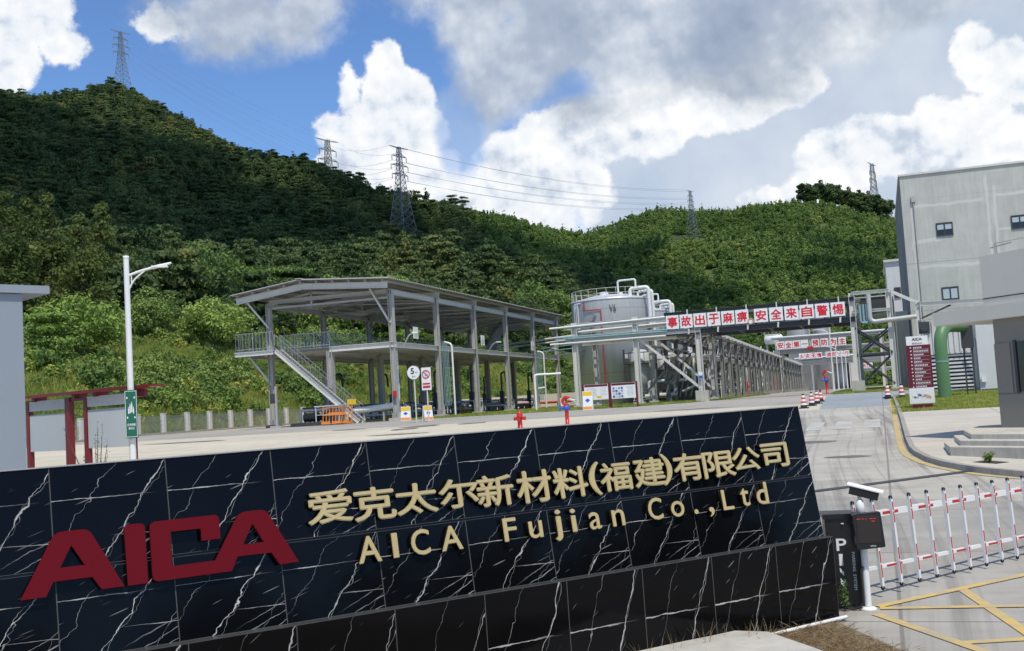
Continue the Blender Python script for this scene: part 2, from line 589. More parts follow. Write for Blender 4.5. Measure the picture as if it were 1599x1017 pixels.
# ------------------------------------------------------------------ ground, roads, lawns
def concrete(name, col, joints=None, streak=0.0, var=0.16, tint=(0.30, 0.27, 0.22), crack=0.35):
    m, t, b = material(name)
    co = t.new('ShaderNodeTexCoord').outputs['Object']
    x, y, z = t.sep(co)
    n1 = t.noise(co, 0.12, 5, 0.6)
    n2 = t.noise(co, 1.3, 6, 0.62)
    n3 = t.noise(t.mapping(co, (0.10, 0.9, 1)), 1.0, 5, 0.62)          # pours and wear lie across the slope
    f = t.math('ADD', t.math('MULTIPLY', t.math('SUBTRACT', n1, 0.5), var * 2.2), t.math('MULTIPLY', t.math('SUBTRACT', n2, 0.5), var * 1.6))
    f = t.math('ADD', f, t.math('MULTIPLY', t.math('SUBTRACT', n3, 0.5), var * 1.5))
    c_ = t.mix(t.smooth(f, -0.22, 0.22), tuple(k * 0.72 for k in col), tuple(min(1, k * 1.18) for k in col))
    spot = t.smooth(t.noise(t.mapping(co, (0.22, 0.5, 1)), 1.0, 3, 0.5), 0.66, 0.74)
    c_ = t.mix(t.math('MULTIPLY', spot, crack), c_, tint)
    if streak:                                                           # tyre marks, curving along the lane
        wob = t.math('MULTIPLY', t.noise(t.mapping(co, (0, 0.028, 0)), 1.0, 0), 7.0)
        lane = t.math('ADD', x, wob)
        w1 = t.noise(t.comb(t.math('MULTIPLY', lane, 2.6), t.math('MULTIPLY', y, 0.035), 0), 1.0, 5, 0.65)
        c_ = t.mix(t.math('MULTIPLY', t.smooth(w1, 0.48, 0.72), streak * 0.95), c_, (0.135, 0.127, 0.115))
        w2 = t.noise(t.comb(t.math('MULTIPLY', lane, 7.0), t.math('MULTIPLY', y, 0.05), 3), 1.0, 3, 0.5)
        c_ = t.mix(t.math('MULTIPLY', t.smooth(w2, 0.58, 0.72), streak * 0.5), c_, (0.13, 0.12, 0.11))
    if joints:
        jx = t.math('ABSOLUTE', t.math('SUBTRACT', t.math('FRACT', t.math('DIVIDE', x, joints[0])), 0.5))
        jy = t.math('ABSOLUTE', t.math('SUBTRACT', t.math('FRACT', t.math('DIVIDE', y, joints[1])), 0.5))
        j = t.math('MAXIMUM', t.smooth(jx, 0.5 - 0.03 / joints[0], 0.5 - 0.012 / joints[0]), t.smooth(jy, 0.5 - 0.03 / joints[1], 0.5 - 0.012 / joints[1]))
        c_ = t.mix(t.math('MULTIPLY', j, 0.65), c_, (0.13, 0.12, 0.10))
    t.put(b.inputs['Base Color'], c_)
    b.inputs['Roughness'].default_value = 0.85
    bp = t.new('ShaderNodeBump')
    bp.inputs['Strength'].default_value = 0.25
    bp.inputs['Distance'].default_value = 0.02
    t.put(bp.inputs['Height'], t.noise(co, 6.0, 6, 0.7))
    t.put(b.inputs['Normal'], bp.outputs[0])
    return m


def worn_paint(name, col, wear, scale=7.0):
    m, t, b = material(name)
    co = t.new('ShaderNodeTexCoord').outputs['Object']
    w = t.smooth(t.noise(co, scale, 6, 0.65), wear - 0.10, wear + 0.12)
    w2 = t.smooth(t.noise(co, 0.8, 3, 0.5), 0.35, 0.75)
    f = t.math('MULTIPLY', w, t.math('ADD', 0.35, t.math('MULTIPLY', w2, 0.5)))
    c_ = t.mix(f, col, (0.33, 0.31, 0.27))
    t.put(b.inputs['Base Color'], c_)
    b.inputs['Roughness'].default_value = 0.7
    return m


M['yard'] = concrete('yard_concrete', (0.58, 0.525, 0.405), (6.0, 5.0), 0.15, 0.15, crack=0.45)
M['lane'] = concrete('lane_concrete', (0.445, 0.42, 0.36), (6.0, 5.0), 0.9, 0.21, crack=0.5)
M['gate_c'] = concrete('gate_concrete', (0.355, 0.335, 0.295), (5.0, 4.0), 0.75, 0.25, crack=0.55)
M['cross_c'] = concrete('cross_road_concrete', (0.375, 0.355, 0.31), (6.0, 5.0), 0.30, 0.14)
M['bluegrey'] = concrete('blue_grey_concrete', (0.30, 0.335, 0.355), (6.0, 5.0), 0.2, 0.12)
M['pave'] = concrete('pavement_concrete', (0.53, 0.49, 0.41), (4.0, 3.0), 0.0, 0.14)
M['kerb'] = plain('kerb_concrete', (0.34, 0.32, 0.28), 0.85, 0, 0.22, 3.0, bump=0.3, streak=0.3)
M['paint_y'] = worn_paint('worn_yellow_marking', (0.60, 0.43, 0.13), 0.47, 4.0)
M['paint_w'] = worn_paint('worn_white_marking', (0.56, 0.545, 0.51), 0.40, 3.0)


def sheet(name, poly, dz, mat, kind='structure', thick=0.0, label=None, cat=None):
    bm = bmesh.new()
    vs = [bm.verts.new((t, s, 0)) for t, s in poly]
    bm.faces.new(vs)
    lo, hi = min(p[1] for p in poly), max(p[1] for p in poly)
    for s_ in ZS[1:-1]:
        if lo < s_ < hi:
            bmesh.ops.bisect_plane(bm, geom=bm.verts[:] + bm.edges[:] + bm.faces[:], plane_co=(0, s_, 0), plane_no=(0, 1, 0))
    bmesh.ops.triangulate(bm, faces=bm.faces[:])
    if thick:
        ret = bmesh.ops.extrude_face_region(bm, geom=bm.faces[:])
        low = set(v for v in ret['geom'] if isinstance(v, bmesh.types.BMVert))
    for v in bm.verts:
        v.co.z = zg(v.co.y) + dz - (thick if thick and v in low else 0)
    bmesh.ops.recalc_face_normals(bm, faces=bm.faces[:])
    me = bpy.data.meshes.new(name)
    bm.to_mesh(me)
    bm.free()
    if not thick and me.polygons[0].normal.z < 0:
        me.flip_normals()
    o = link(name, me, None, mat)
    o.rotation_euler = (0, 0, -SA)
    return tag(o, label, cat, kind=kind)


def stripe(name, pts, w, dz, mat):
    """painted line or strip along a polyline of (t, s)"""
    m_ = MB()
    P = []
    for i, (t, s) in enumerate(pts):
        a = Vector(pts[max(0, i - 1)])
        b = Vector(pts[min(len(pts) - 1, i + 1)])
        d = (b - a).normalized()
        P.append((Vector((t - d.y * w / 2, s + d.x * w / 2)), Vector((t + d.y * w / 2, s - d.x * w / 2))))
    out = []
    for l, r in P:
        out += [(l.x, l.y, zg(l.y) + dz), (r.x, r.y, zg(r.y) + dz)]
    m_.add(out, [(2 * i + 1, 2 * i + 3, 2 * i + 2, 2 * i) for i in range(len(P) - 1)])
    o = m_.build(name, mat)
    o.rotation_euler = (0, 0, -SA)
    return tag(o, kind='structure')


def subdiv(pts, n=8):
    out = []
    for a, b in zip(pts, pts[1:]):
        for i in range(n):
            out.append((a[0] + (b[0] - a[0]) * i / n, a[1] + (b[1] - a[1]) * i / n))
    return out + [pts[-1]]


g = MB()
ss = [-4000] + ZS[1:-1] + [4500]
for a, b in zip(ss, ss[1:]):
    for x0, x1 in ((-4500, -60), (-60, 30), (30, 4500)):
        g.quad((x0, a, zg(a)), (x1, a, zg(a)), (x1, b, zg(b)), (x0, b, zg(b)))
o = g.build('ground', M['yard'])
o.rotation_euler = (0, 0, -SA)
tag(o, kind='structure')

KERB = [(0.55, 68), (0.56, 45.5), (0.53, 34.7), (0.56, 31.5), (0.64, 30.1), (0.84, 28.4), (1.14, 27.1), (1.48, 26.15), (1.80, 25.45), (2.13, 24.9),
        (2.52, 24.35), (3.4, 23.4), (4.6, 22.5), (6.5, 21.7), (10, 21.0), (22, 20.4)]
sheet('road', [(-4.1, 24), (-4.1, 57.2), (0.54, 57.2), (0.56, 45.5), (0.53, 34.7), (0.64, 30.1), (1.14, 27.1), (2.13, 24.9), (3.4, 23.4), (6.5, 21.7), (22, 20.4), (22, 17), (1.5, 21.0)], 0.006, M['lane'])
sheet('gate_apron', [(-30, -20), (-30, 10), (-8.2, 17.0), (-4.1, 20.4), (-4.1, 24), (1.5, 21), (22, 17), (30, 10), (30, -20)], 0.010, M['gate_c'])
sheet('cross_road', [(-75, 67), (-75, 85), (-13.7, 92), (-13.7, 262), (-3.9, 262), (-3.9, 75), (-4.2, 67)], 0.006, M['cross_c'])
sheet('old_concrete_strip', [(-3.0, 57.2), (-4.0, 92.6), (0.5, 92.6), (14, 92.6), (14, 76), (2.0, 74), (0.54, 68), (0.54, 57.2)], 0.009, M['bluegrey'])  # strip of older, greyer concrete where the roads cross
sheet('pavement', [(k[0] + 0.14, k[1] + (0.02 if k[1] > 30 else 0.12)) for k in KERB[1:-1]] + [(22, 20.6), (22, 48.2), (0.72, 48.2)], 0.125, M['pave'])
# kerb: one swept block
kb = MB()
kp = subdiv(KERB, 4)
prof = [(0.0, 0.0), (0.012, 0.13), (0.15, 0.135), (0.15, 0.0)]
ring = []
for i, p in enumerate(kp):
    a, b = Vector(kp[max(0, i - 1)]), Vector(kp[min(len(kp) - 1, i + 1)])
    d = (b - a).normalized()
    nrm = Vector((-d.y, d.x))
    ring += [(p[0] + nrm.x * u, p[1] + nrm.y * u, zg(p[1]) + v) for u, v in prof]
kb.add(ring, [(4 * i + k, 4 * i + k + 1, 4 * i + k + 5, 4 * i + k + 4) for i in range(len(kp) - 1) for k in range(3)])
o = kb.build('kerb', M['kerb'])
o.rotation_euler = (0, 0, -SA)
tag(o, kind='structure')
stripe('yellow_kerb_line', subdiv([(k[0] - (0.16 if k[1] > 29 else 0.10), k[1] - (0.0 if k[1] > 31 else 0.16)) for k in KERB[:12]], 4), 0.17, 0.016, M['paint_y'])
stripe('drain_channel', subdiv([(-5.5, 19.6), (-1.39, 23.2), (1.62, 25.85)], 4), 0.28, 0.018, M['dark'])
stripe('yellow_edge_line', subdiv([(-3.2, 28.4), (-2.2, 31.5)], 4), 0.10, 0.014, M['paint_y'])
for k, (a, b) in enumerate([(-2.72, -2.2), (-1.75, -1.15), (-0.72, -0.15), (-3.7, -3.2)]):
    sheet('crossing_stripe', [(a, 41.3), (b, 41.3), (b, 46.0), (a, 46.0)], 0.014, M['paint_w'])
STAINS = [(-27.5, 65.0, 1.4, 1.5), (-24.2, 65.2, 1.0, .9), (-27.1, 61.5, .9, 1.2), (-24.4, 54.6, 1.9, .6), (-40.9, 59.5, 3.2, .8), (-33, 66, 1.2, .6), (-11, 68.5, 2.4, .8), (-2.2, 36, .8, .5), (-1.0, 30.5, .6, .35), (3.4, 14.6, .35, .22), (1.7, 12.2, .22, .16)]
M['stain'] = plain('dark_oil_stain', (0.15, 0.135, 0.115), 0.7, 0, 0.25, 1.5)
for t_, s_, a_, b_ in STAINS:
    n_ = 14
    sheet('oil_stain', [(t_ + a_ * math.cos(6.283 * k / n_) * random.uniform(.75, 1.1), s_ + b_ * math.sin(6.283 * k / n_) * random.uniform(.75, 1.1)) for k in range(n_)], 0.012, M['stain'])
# yellow hatched box by the gate
for a, b in [((-0.22, 12.66), (2.1, 15.05)), ((-0.20, 12.58), (1.9, 12.73)), ((-0.24, 12.32), (0.70, 10.80)), ((0.66, 13.60), (1.25, 10.85)),
             ((0.50, 11.14), (1.6, 11.45)), ((1.25, 10.85), (1.6, 9.4)), ((0.70, 10.80), (1.5, 9.5)), ((1.9, 12.73), (3.2, 12.8)), ((1.6, 11.45), (3.2, 12.0))]:
    stripe('yellow_box_line', subdiv([a, b], 3), 0.115, 0.018 + 0.003 * random.random(), M['paint_y'])

# ------------------------------------------------------------------ lawn sheets and their blades
mg, t, b = material('lawn_turf')
co = t.new('ShaderNodeTexCoord').outputs['Object']
nn = t.noise(co, 0.7, 5, 0.6)
t.put(b.inputs['Base Color'], t.ramp(nn, [(0.25, (0.12, 0.16, 0.03)), (0.5, (0.21, 0.235, 0.055)), (0.65, (0.33, 0.30, 0.11)), (0.85, (0.40, 0.34, 0.17))]))
b.inputs['Roughness'].default_value = 0.95
M['turf'] = mg


def leaf_material(name, stops, trans=0.28, rough=0.6):
    """leaf colour differs from plant to plant and from leaf to leaf"""
    m, t, b = material(name)
    oi = t.new('ShaderNodeObjectInfo').outputs['Random']
    ge = t.new('ShaderNodeNewGeometry').outputs['Random Per Island']
    pos = t.new('ShaderNodeNewGeometry').outputs['Position']
    pn = t.smooth(t.noise(t.vmath('MULTIPLY', pos, (1, 1, 0.3)), 0.022, 4, 0.6), 0.32, 0.68)        # stands of different growth
    f = t.math('ADD', t.math('ADD', t.math('MULTIPLY', oi, 0.42), t.math('MULTIPLY', ge, 0.26)), t.math('MULTIPLY', pn, 0.32))
    c_ = t.ramp(f, stops)
    t.put(b.inputs['Base Color'], c_)
    b.inputs['Roughness'].default_value = rough
    b.inputs['Specular IOR Level'].default_value = 0.10
    tr = t.new('ShaderNodeBsdfTranslucent')
    t.put(tr.inputs['Color'], c_)
    mx = t.new('ShaderNodeMixShader')
    mx.inputs[0].default_value = trans
    t.l.new(b.outputs[0], mx.inputs[1])
    t.l.new(tr.outputs[0], mx.inputs[2])
    t.l.new(mx.outputs[0], t.n['Material Output'].inputs[0])
    return m


LF = {
    'deep': leaf_material('deep_green_leaves', [(0.1, (0.043, 0.076, 0.034)), (0.5, (0.091, 0.141, 0.052)), (0.75, (0.143, 0.192, 0.065)), (0.95, (0.307, 0.256, 0.089))]),
    'mid': leaf_material('mid_green_leaves', [(0.1, (0.076, 0.147, 0.039)), (0.5, (0.167, 0.257, 0.071)), (0.8, (0.296, 0.380, 0.103)), (0.95, (0.453, 0.469, 0.138))]),
    'light': leaf_material('yellow_green_leaves', [(0.1, (0.114, 0.199, 0.044)), (0.5, (0.198, 0.314, 0.072)), (0.8, (0.323, 0.428, 0.106)), (0.95, (0.461, 0.522, 0.165))], 0.32),
    'olive': leaf_material('olive_bronze_leaves', [(0.1, (0.042, 0.067, 0.019)), (0.5, (0.086, 0.123, 0.034)), (0.85, (0.139, 0.175, 0.050)), (0.95, (0.167, 0.175, 0.060))], 0.35),
    'grass': leaf_material('grass_blades', [(0.1, (0.159, 0.237, 0.047)), (0.5, (0.338, 0.398, 0.089)), (0.8, (0.539, 0.517, 0.142)), (0.95, (0.600, 0.600, 0.307))], 0.35),
    'dry': leaf_material('dry_straw', [(0.1, (0.204, 0.143, 0.072)), (0.5, (0.408, 0.295, 0.163)), (0.9, (0.600, 0.530, 0.326))], 0.25),
}


def quads_mesh(name, C_, N_, S_, rng, asp=0.62):
    """many small leaf faces: centres, normals, sizes"""
    n = len(C_)
    r = rng.normal(size=(n, 3))
    U = np.cross(N_, r)
    U /= np.linalg.norm(U, axis=1)[:, None] + 1e-9
    V = np.cross(N_, U)
    U = U * S_[:, None]
    V = V * S_[:, None] * asp
    bend_ = N_ * (S_ * 0.22)[:, None]
    P = np.stack([C_ - U - bend_, C_ - V * 0.9, C_ + U - bend_, C_ + V * 0.9], 1).reshape(-1, 3)
    me = bpy.data.meshes.new(name)
    me.vertices.add(4 * n)
    me.vertices.foreach_set('co', P.ravel().astype(np.float32))
    me.loops.add(4 * n)
    me.loops.foreach_set('vertex_index', np.arange(4 * n, dtype=np.int32))
    me.polygons.add(n)
    me.polygons.foreach_set('loop_start', np.arange(0, 4 * n, 4, dtype=np.int32))
    me.polygons.foreach_set('loop_total', np.full(n, 4, dtype=np.int32))
    me.update()
    me.validate()
    return me


def crown_mesh(name, seed, kind, H, Rd, base, lobes, cards, size, mat):
    """leaf faces gathered on lobes; kinds: round, cone, umbrella (layered flat tiers), bush"""
    rng = np.random.default_rng(seed)
    cs, rs = [], []
    for i in range(lobes):
        a = rng.uniform(0, 2 * math.pi)
        if kind == 'cone':
            h = rng.uniform(0, 1) ** 1.25
            rr = Rd * (1 - h) ** 0.75 * rng.uniform(0.25, 0.95)
            cs.append((rr * math.cos(a), rr * math.sin(a), base + (H - base) * (0.06 + 0.90 * h)))
            rs.append(Rd * (0.20 + 0.30 * (1 - h)) * rng.uniform(0.8, 1.2))
        elif kind == 'umbrella':
            k = rng.integers(0, 5) / 4
            rr = Rd * (1 - 0.62 * k) * rng.uniform(0.15, 0.95)
            cs.append((rr * math.cos(a), rr * math.sin(a), base + (H - base) * (0.15 + 0.78 * k) - 0.1 * rr))
            rs.append(Rd * 0.34 * rng.uniform(0.7, 1.2))
        else:
            v = rng.normal(size=3)
            v /= np.linalg.norm(v)
            q = rng.uniform(0.35, 0.85)
            zc = base + (H - base) * 0.5
            cs.append((v[0] * Rd * q, v[1] * Rd * q, zc + v[2] * (H - base) * 0.42 * q))
            rs.append(Rd * rng.uniform(0.26, 0.46))
    cs = np.array(cs)
    rs = np.array(rs)
    w = rs ** 2
    pick = rng.choice(lobes, cards, p=w / w.sum())
    u = rng.normal(size=(cards, 3))
    u[:, 2] = u[:, 2] * 0.9 + 0.35
    u /= np.linalg.norm(u, axis=1)[:, None]
    flat = 0.36 if kind == 'umbrella' else (0.85 if kind != 'cone' else 0.9)
    off = u * (rs[pick] * rng.uniform(0.55, 1.08, cards))[:, None]
    off[:, 2] *= flat
    C_ = cs[pick] + off
    N_ = u + rng.normal(size=(cards, 3)) * 0.45
    N_ /= np.linalg.norm(N_, axis=1)[:, None]
    me = quads_mesh(name, C_, N_, size * rng.uniform(0.6, 1.3, cards), rng)
    me.materials.append(mat)
    return me


def trunk_mesh(name, seed, H, r0, limbs, mat, spread=1.0):
    rng = random.Random(seed)
    m_ = MB()
    top = Vector((rng.uniform(-.2, .2), rng.uniform(-.2, .2), H))
    pts = [Vector((0, 0, -0.6)), Vector((0, 0, 0.1)), top * 0.35 + Vector((rng.uniform(-.12, .12), 0, 0)), top * 0.7, top]
    m_.tube(pts, [r0 * 1.3, r0, r0 * 0.75, r0 * 0.45, r0 * 0.12], 7)
    for i in range(limbs):
        f = 0.35 + 0.5 * i / max(1, limbs - 1)
        a = rng.uniform(0, 6.28)
        p = top * f
        L = H * 0.30 * spread * (1.15 - f)
        q = p + Vector((math.cos(a) * L, math.sin(a) * L, L * 0.7))
        m_.tube([p, (p + q) / 2 + Vector((0, 0, -L * 0.08)), q], [r0 * 0.42, r0 * 0.25, r0 * 0.08], 5)
    me = m_.mesh(name)
    me.materials.append(mat)
    return me


# ------------------------------------------------------------------ hills (heights by direction and distance)
def hdir(x):
    return math.atan((x - 799.5) / F_PX)


RID = [(-900, 170, 950), (-200, 150, 950), (0, 158, 950), (60, 162, 950), (110, 160, 950), (150, 150, 950), (190, 145, 950), (230, 158, 940),
       (260, 176, 920), (300, 192, 900), (350, 223, 870), (400, 247, 840), (450, 270, 800), (500, 286, 770), (560, 302, 740), (620, 326, 720),
       (680, 337, 700), (715, 333, 690), (760, 343, 690), (800, 350, 690), (850, 362, 700), (880, 368, 710), (905, 370, 740), (940, 361, 860),
       (1000, 347, 930), (1040, 336, 950), (1100, 337, 950), (1160, 335, 950), (1185, 325, 950), (1230, 321, 950), (1300, 322, 950), (1395, 340, 950),
       (1500, 350, 950), (1800, 365, 900), (2600, 380, 900)]
MID = [(-900, 440, 330), (0, 430, 330), (300, 430, 340), (500, 440, 370), (650, 440, 400), (760, 440, 430), (900, 455, 460), (1000, 465, 480),
       (1150, 470, 500), (1400, 465, 520), (2600, 460, 520)]
LOW = [(-900, 545, 140), (0, 545, 140), (250, 545, 150), (500, 548, 172), (700, 552, 210), (870, 560, 262), (1000, 560, 330), (1200, 555, 390), (1400, 550, 400), (2600, 540, 400)]
FOOT = [(-900, 60), (-400, 72), (0, 89), (250, 106), (500, 129), (700, 168), (870, 224), (1000, 275), (1200, 320), (1400, 330), (2600, 330)]


def hz_of(x, y, r):
    d = ray(x, y)
    return HCAM + d.z / math.hypot(d.x, d.y) * r


XS = np.linspace(-900, 2600, 320)
TH = np.array([hdir(x) for x in XS])


def tab(T_):
    xs = [k[0] for k in T_]
    r = np.interp(XS, xs, [k[2] for k in T_])
    y = np.interp(XS, xs, [k[1] for k in T_])
    return r, np.array([hz_of(x, yy, rr) for x, yy, rr in zip(XS, y, r)])


rR, zR = tab(RID)
rM, zM = tab(MID)
rL, zL = tab(LOW)
rF = np.interp(XS, [k[0] for k in FOOT], [k[1] for k in FOOT])


def vnoise(x, y, seed=0):
    """cheap smooth value noise on a lattice"""
    rng = np.random.default_rng(seed)
    g_ = rng.uniform(-1, 1, (64, 64))
    xi, yi = np.floor(x).astype(int), np.floor(y).astype(int)
    fx, fy = x - xi, y - yi
    fx, fy = fx * fx * (3 - 2 * fx), fy * fy * (3 - 2 * fy)
    q = lambda a, b: g_[a % 64, b % 64]
    return (q(xi, yi) * (1 - fx) + q(xi + 1, yi) * fx) * (1 - fy) + (q(xi, yi + 1) * (1 - fx) + q(xi + 1, yi + 1) * fx) * fy


def hill_z(th, r):
    """terrain height at azimuth th, distance r (arrays)"""
    th = np.asarray(th, float)
    r = np.asarray(r, float)
    i = np.interp(th, TH, np.arange(len(TH)))
    f = lambda A_: np.interp(i, np.arange(len(A_)), A_)
    a, b, c_, d = f(rF), f(rL), f(rM), f(rR)
    za = 1.6 + 0 * r
    zb, zc, zd = f(zL), f(zM), f(zR)
    z = np.where(r < a, za - (a - r) * 0.2,
        np.where(r < b, za + (zb - za) * ((r - a) / (b - a)),
        np.where(r < c_, zb + (zc - zb) * ((r - b) / (c_ - b)),
        np.where(r < d, zc + (zd - zc) * ((r - c_) / (d - c_)), zd - (r - d) * 0.30))))
    x, y = np.sin(th) * r, np.cos(th) * r
    k = np.clip((r - a - 15) / 150, 0, 1) * np.clip(np.abs(r - d) / 120, 0.1, 1)
    z = z + k * (vnoise(x / 110, y / 110, 1) * (7 + 9 * np.clip((r - 350) / 200, 0, 1)) + vnoise(x / 38, y / 38, 2) * 3.0)
    z = z + np.clip((r - a) / 10, 0, 1) * vnoise(x / 9, y / 9, 3) * 0.5
    return z


NT_, NR_ = 300, 150
th_ = np.linspace(-0.62, 0.62, NT_)
rr_ = np.concatenate([np.linspace(60, 300, 70), np.linspace(306, 1350, NR_ - 70)])
TT, RR = np.meshgrid(th_, rr_, indexing='ij')
ZZ_ = hill_z(TT, RR)
P_ = np.stack([np.sin(TT) * RR, np.cos(TT) * RR, ZZ_], -1).reshape(-1, 3)
ii = (np.arange(NT_ - 1)[:, None] * NR_ + np.arange(NR_ - 1)[None, :]).ravel()
F_ = np.stack([ii, ii + NR_, ii + NR_ + 1, ii + 1], 1)
me = bpy.data.meshes.new('hills')
me.from_pydata(P_.tolist(), [], F_.tolist())
me.polygons.foreach_set('use_smooth', [True] * len(F_))
mh, t, b = material('hill_undergrowth')
co = t.new('ShaderNodeTexCoord').outputs['Object']
nn = t.math('ADD', t.math('MULTIPLY', t.noise(co, 0.02, 4, 0.5), 0.5), t.math('MULTIPLY', t.noise(co, 0.25, 6, 0.65), 0.5))
t.put(b.inputs['Base Color'], t.ramp(nn, [(0.3, (0.020, 0.040, 0.010)), (0.5, (0.050, 0.080, 0.018)), (0.68, (0.10, 0.13, 0.03)), (0.85, (0.16, 0.15, 0.06))]))
b.inputs['Roughness'].default_value = 0.95
o = link('hills', me, None, mh)
tag(o, kind='structure')


def hill_xyz(th, r):
    return np.stack([np.sin(th) * r, np.cos(th) * r, hill_z(th, r)], -1)


def hill_at(x, r):
    """point of the hillside in the direction of photo column x"""
    th = hdir(x)
    return Vector(hill_xyz(np.array([th]), np.array([r]))[0])


# ------------------------------------------------------------------ woods and undergrowth as masses
def variants(prefix, specs):
    c_ = bpy.data.collections.new(prefix)
    for i, me in enumerate(specs):
        c_.objects.link(bpy.data.objects.new('%s_%02d' % (prefix, i), me))
    return c_


def scatter(name, pts, scl, coll, nvar, label, cat, seed=0, tilt=0.06):
    rng = np.random.default_rng(seed)
    n = len(pts)
    me = bpy.data.meshes.new(name)
    me.vertices.add(n)
    me.vertices.foreach_set('co', np.asarray(pts, np.float32).ravel())
    a = me.attributes.new('rot', 'FLOAT_VECTOR', 'POINT')
    rot = np.stack([rng.normal(0, tilt, n), rng.normal(0, tilt, n), rng.uniform(0, 6.283, n)], 1)
    a.data.foreach_set('vector', rot.astype(np.float32).ravel())
    a = me.attributes.new('scl', 'FLOAT_VECTOR', 'POINT')
    a.data.foreach_set('vector', np.asarray(scl, np.float32).ravel())
    a = me.attributes.new('pick', 'INT', 'POINT')
    a.data.foreach_set('value', rng.integers(0, nvar, n).astype(np.int32))
    o = link(name, me)
    ng = bpy.data.node_groups.new(name, 'GeometryNodeTree')
    ng.interface.new_socket('Geometry', in_out='INPUT', socket_type='NodeSocketGeometry')
    ng.interface.new_socket('Geometry', in_out='OUTPUT', socket_type='NodeSocketGeometry')
    N_, L_ = ng.nodes, ng.links
    gi, go = N_.new('NodeGroupInput'), N_.new('NodeGroupOutput')
    ip = N_.new('GeometryNodeInstanceOnPoints')
    ci = N_.new('GeometryNodeCollectionInfo')
    ci.inputs['Collection'].default_value = coll
    ci.inputs['Separate Children'].default_value = True
    ci.inputs['Reset Children'].default_value = True

    def attr(nm, typ):
        a_ = N_.new('GeometryNodeInputNamedAttribute')
        a_.data_type = typ
        a_.inputs['Name'].default_value = nm
        return [s for s in a_.outputs if s.enabled and s.name == 'Attribute'][0]
    L_.new(gi.outputs[0], ip.inputs['Points'])
    L_.new(ci.outputs[0], ip.inputs['Instance'])
    ip.inputs['Pick Instance'].default_value = True
    L_.new(attr('pick', 'INT'), ip.inputs['Instance Index'])
    er = N_.new('FunctionNodeEulerToRotation')
    L_.new(attr('rot', 'FLOAT_VECTOR'), er.inputs[0])
    L_.new(er.outputs[0], ip.inputs['Rotation'])
    L_.new(attr('scl', 'FLOAT_VECTOR'), ip.inputs['Scale'])
    L_.new(ip.outputs[0], go.inputs[0])
    md = o.modifiers.new('scatter', 'NODES')
    md.node_group = ng
    return tag(o, label, cat, kind='stuff')


def sample_polar(n, th0, th1, r0, r1, rng):
    th = rng.uniform(th0, th1, n)
    r = np.sqrt(rng.uniform(0, 1, n) * (r1 ** 2 - r0 ** 2) + r0 ** 2)
    return th, r


def foot_ridge(th):
    i = np.interp(th, TH, np.arange(len(TH)))
    f = lambda A_: np.interp(i, np.arange(len(A_)), A_)
    return f(rF), f(rL), f(rR)


PYL = [(191, 137, 50, 960, 'lattice pylon on the highest summit of the left hill'), (514, 284, 219, 830, 'lattice pylon on the left hill ridge, second from the left'),
       (630, 374, 230, 560, 'tall lattice pylon rising in front of the wooded slope'), (1083, 376, 298, 900, 'lattice pylon low on the right hill with its foot in view'),
       (1366, 314, 256, 1000, 'small lattice pylon behind the pine copse on the right summit')]
PBASE = []
for x, yb, yt, D, lab in PYL:
    d = ray(x, yb)
    h_ = math.hypot(d.x, d.y)
    rs_ = np.arange(300, D + 60, 4.0)
    zz_ = hill_z(np.full(len(rs_), math.atan2(d.x, d.y)), rs_)
    hit = np.where(zz_ >= HCAM + d.z / h_ * rs_)[0]
    D2 = float(rs_[hit[0]]) if len(hit) else D
    PBASE.append((math.atan2(d.x, d.y), D2))


def clear_of_pylons(th, r):
    ok_ = np.ones(len(th), bool)
    for (t0, r0), pad in zip(PBASE, (0, 10, 15, 15, 0)):
        if pad:
            ok_ &= ~((np.abs(th - t0) * r0 < pad) & (r < r0 + 12) & (r > r0 - 34))
    return ok_


rng = np.random.default_rng(11)
far_deep = variants('wood_deep', [crown_mesh('wood_deep', 20 + i, k, H, Rd, b_, lb, cd, sz, LF['deep']) for i, (k, H, Rd, b_, lb, cd, sz) in enumerate([
    ('umbrella', 10, 4.9, 2, 24, 1050, 0.44), ('umbrella', 12, 5.2, 3, 26, 1150, 0.45), ('round', 10, 4.2, 0.5, 20, 1050, 0.44), ('cone', 12, 4.0, 1, 24, 1000, 0.44), ('round', 12, 4.0, 1, 18, 1050, 0.43)])])
far_mid = variants('wood_mid', [crown_mesh('wood_mid', 40 + i, k, H, Rd, b_, lb, cd, sz, LF['mid']) for i, (k, H, Rd, b_, lb, cd, sz) in enumerate([
    ('round', 9, 3.5, 0.3, 16, 800, 0.44), ('cone', 11, 3.2, 0.3, 20, 800, 0.43), ('round', 8, 3.8, 0.3, 16, 800, 0.45), ('cone', 9, 3.3, 0.3, 18, 760, 0.44), ('cone', 10, 3.0, 0.5, 16, 760, 0.42)])])
# left hill (evergreen, layered crowns) and right hill (young, yellower growth)
th, r = sample_polar(25000, -0.56, 0.13, 120, 1000, rng)
a, b_, d = foot_ridge(th)
xs_ = np.tan(th) * F_PX + 799.5
lim = np.interp(xs_, [-900, 500, 700, 760, 860, 960, 1030], [2000, 2000, 760, 520, 470, 460, 0])
ok = (r > b_ + 12) & (r < d + 8) & (r < lim + rng.normal(0, 18, len(r))) & clear_of_pylons(th, r)
pl = hill_xyz(th[ok], r[ok])
s_ = (0.50 + 0.80 * rng.uniform(0, 1, len(pl)) ** 2.0) * np.where(r[ok] < 300, 0.9, 1.0) * np.where(r[ok] > d[ok] - 70, 0.62, 1.0)
scatter('evergreen_wood', pl - np.array([0, 0, 1.0]), np.stack([s_, s_, s_ * rng.uniform(0.8, 1.15, len(pl))], 1), far_deep, 5,
        'dense dark evergreen wood covering the tall hillside on the left', 'wood', 1)
